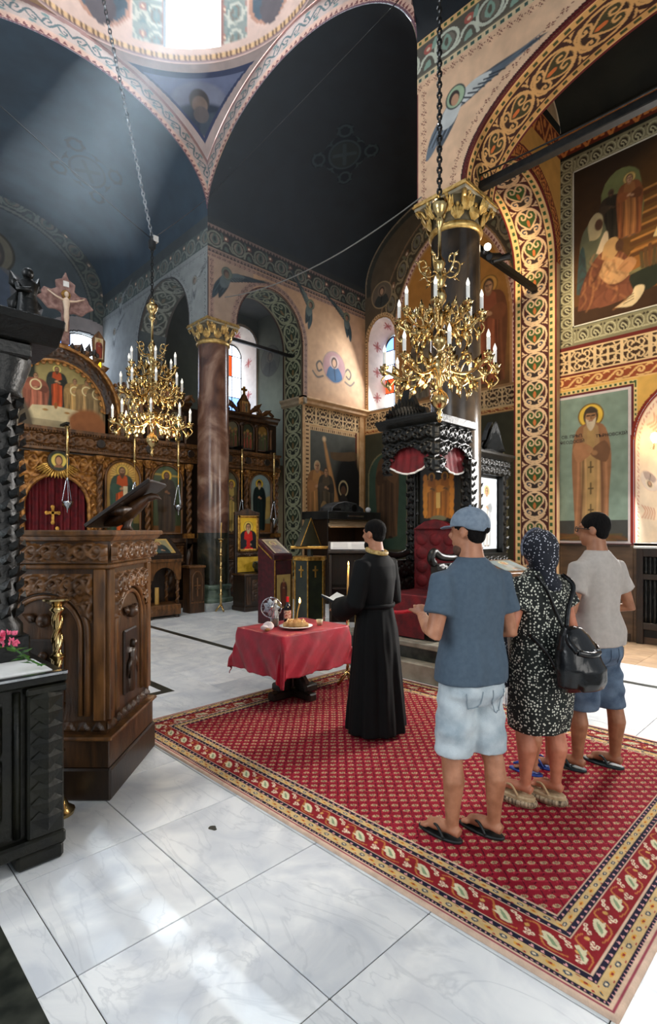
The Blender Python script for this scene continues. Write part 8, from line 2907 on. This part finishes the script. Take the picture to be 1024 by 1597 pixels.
gl.tube([(hc[0] - .009, hc[1] + .108, hc[2] + .014), (hc[0] + .009, hc[1] + .108, hc[2] + .014)], .003, 5)
gl.build('glasses', IRON, man2)
for c in man2.children:
    if c.name.split('.')[0] in ('hair', 'glasses'):
        c.rotation_euler = (0, 0, R(22))
for f in rfeet:
    sandal(man2, f[0], f[1], 0, .285, .052, .018, mat('teal_black_rubber', (18, 34, 38), (30, 50, 54), rough=.5, scale=20), yaw=R(18))

# ---- companion mostly hidden behind the woman
s = .74
kf = [(-.08, .02), (.08, -.03)]
p = Vector((3.66, 1.62, 0))
kid = person('person in maroon top and grey shorts standing hidden behind the woman', (p.x, p.y, .012), R(4), s, kf, [(-.165, -.01, .84), (.165, -.01, .84)], [(-.15, .05, .66), (.15, .05, .66)], SKIN, 0, .015)
mb = MB(); tshirt(mb, s, .62, [(-.165, -.01, .84), (.165, -.01, .84)], 1.0, .9); blob('shirt', mb, .012, mat('maroon_cotton', (112, 30, 36), (140, 48, 52), rough=.9, scale=20), kid, 5, wrinkle(.004, 9.0))
mb = MB(); trousers(mb, 0, kf, .33, s, .105, .92); blob('shorts', mb, .012, mat('grey_cotton', (92, 100, 108), (120, 128, 134), rough=.9, scale=20), kid, 4)
hair_cap(kid, (0, .018, HZ * s + .015), s)
for f in kf:
    sandal(kid, f[0], f[1], 0, .235, .045, .014, mat('blue_rubber', (20, 44, 110), (40, 70, 150), rough=.5, scale=20))

# ---- priest
s = .985
pf = [(-.09, .0), (.09, -.02)]
ep = [(-.27, .00, 1.10), (.26, .0, 1.10)]
pri = person('dark-haired priest in a long black cassock with a gold stole at the collar', (3.41, 2.91, .012), R(4), s, pf, ep, [(-.13, .27, 1.00), (.10, .28, .99)], SKIN, 0, .02, [(.3, .9, .1), (-.3, .9, .1)])
mb = MB()
N_ = 72
rows = []
for (z, rx, ry, am) in ((.03, .262, .235, .06), (.25, .248, .215, .055), (.55, .225, .19, .045), (.85, .205, .16, .03), (1.02, .172, .128, .012), (1.06, .168, .124, .004), (1.12, .178, .13, .006), (1.28, .198, .138, .006), (1.38, .205, .125, .003), (1.44, .165, .10, 0), (1.49, .085, .075, 0), (1.51, .07, .065, 0)):
    rows.append([(rx * math.cos(a) * (1 + am * math.sin(9 * a + 1) + am * .6 * math.sin(17 * a)), ry * math.sin(a) * (1 + am * math.sin(9 * a + 1) + am * .6 * math.sin(17 * a)) - .005, z) for a in np.linspace(0, 2 * PI, N_ + 1)[:-1]])
mb.loft(rows)
for sg, e, w in zip((-1, 1), ep, [(-.13, .27, 1.00), (.10, .28, .99)]):
    sh = Vector((sg * .18, -.005, 1.395)); e = Vector(e); w = Vector(w)
    mb.tube([sh - Vector((sg * .05, 0, 0)), sh, sh.lerp(e, .5), e, e.lerp(w, .5), e.lerp(w, .92)], [.06, .076, .078, .082, .092, .105], 16)
cas = blob('cassock', mb, .010, BLACKC, pri, 2, wrinkle(.004, 13.0))
MB().tube([(.176 * math.cos(a), .130 * math.sin(a) - .005, 1.055) for a in np.linspace(0, 2 * PI, 33)], .012, 6, flat=1.6).build('belt', BLACKC, cas, smooth=True)
STOLE = mat('gold_brocade', (150, 116, 58), (206, 178, 112), rough=.5, scale=50)
MB().tube([(.083 * math.cos(a), .075 * math.sin(a) - .012, 1.500 + .020 * math.sin(a)) for a in np.linspace(0, 2 * PI, 29)], .020, 8).build('stole_collar', STOLE, pri, smooth=True)
for sg in (-1, 1):
    MB().box(sg * .075 - .035, sg * .075 + .035, .128, .137, .45, 1.42).build('stole_band', STOLE, pri)
hc = (0, .018, HZ * s + .02)
hair_cap(pri, hc, s, low=-.05)
mb = MB().ball((0, .060, hc[2] - .088), .054, 14, 10, (1.1, .8, 1.0)); blob('beard', mb, .007, HAIR, pri, 3)
for f in pf:
    MB().ball((f[0], f[1] + .05, .036), .05, 14, 8, (.95, 2.4, .72)).build('shoe', mat('black_shoe', (16, 15, 15), rough=.3), pri, smooth=True)
bk_ = thing('prayer_book', 'black prayer book with pale page edges held open in front of the priest', 'book', (3.41, 2.91, .012), R(4))
for sg in (-1, 1):
    q = MB().box(0, .115, .33, .50, 0, .022)
    pg = MB().box(.003, .110, .334, .496, .020, .028)
    for mm, nm, mt in ((q, 'cover', mat('black_book_cloth', (12, 12, 12), rough=.5)), (pg, 'page_block', PAPER)):
        mm.v = [(-.02 + sg * (x * .94 - z * .0), y, 1.00 + z + x * .34 + (y - .33) * .30) for x, y, z in mm.v]
        mm.build(nm, mt, bk_)
# ---------------------------------------------------------------- dusty air under the dome
hz = MB().box(-1.2, 5.9, 4.6, 9.6, 4.6, 12.6).build('dusty_haze', None)
m = bpy.data.materials.new('dusty_air'); m.use_nodes = True
nt = m.node_tree; nt.nodes.clear()
o_ = nt.nodes.new('ShaderNodeOutputMaterial'); v_ = nt.nodes.new('ShaderNodeVolumeScatter')
v_.inputs['Density'].default_value = .011; v_.inputs['Anisotropy'].default_value = .25; v_.inputs['Color'].default_value = (.86, .93, 1, 1)
nt.links.new(v_.outputs[0], o_.inputs['Volume'])
hz.data.materials.append(m)
tag(hz, 'pale dusty haze glowing in the sunbeam below the dome window', 'haze'); hz['kind'] = 'stuff'
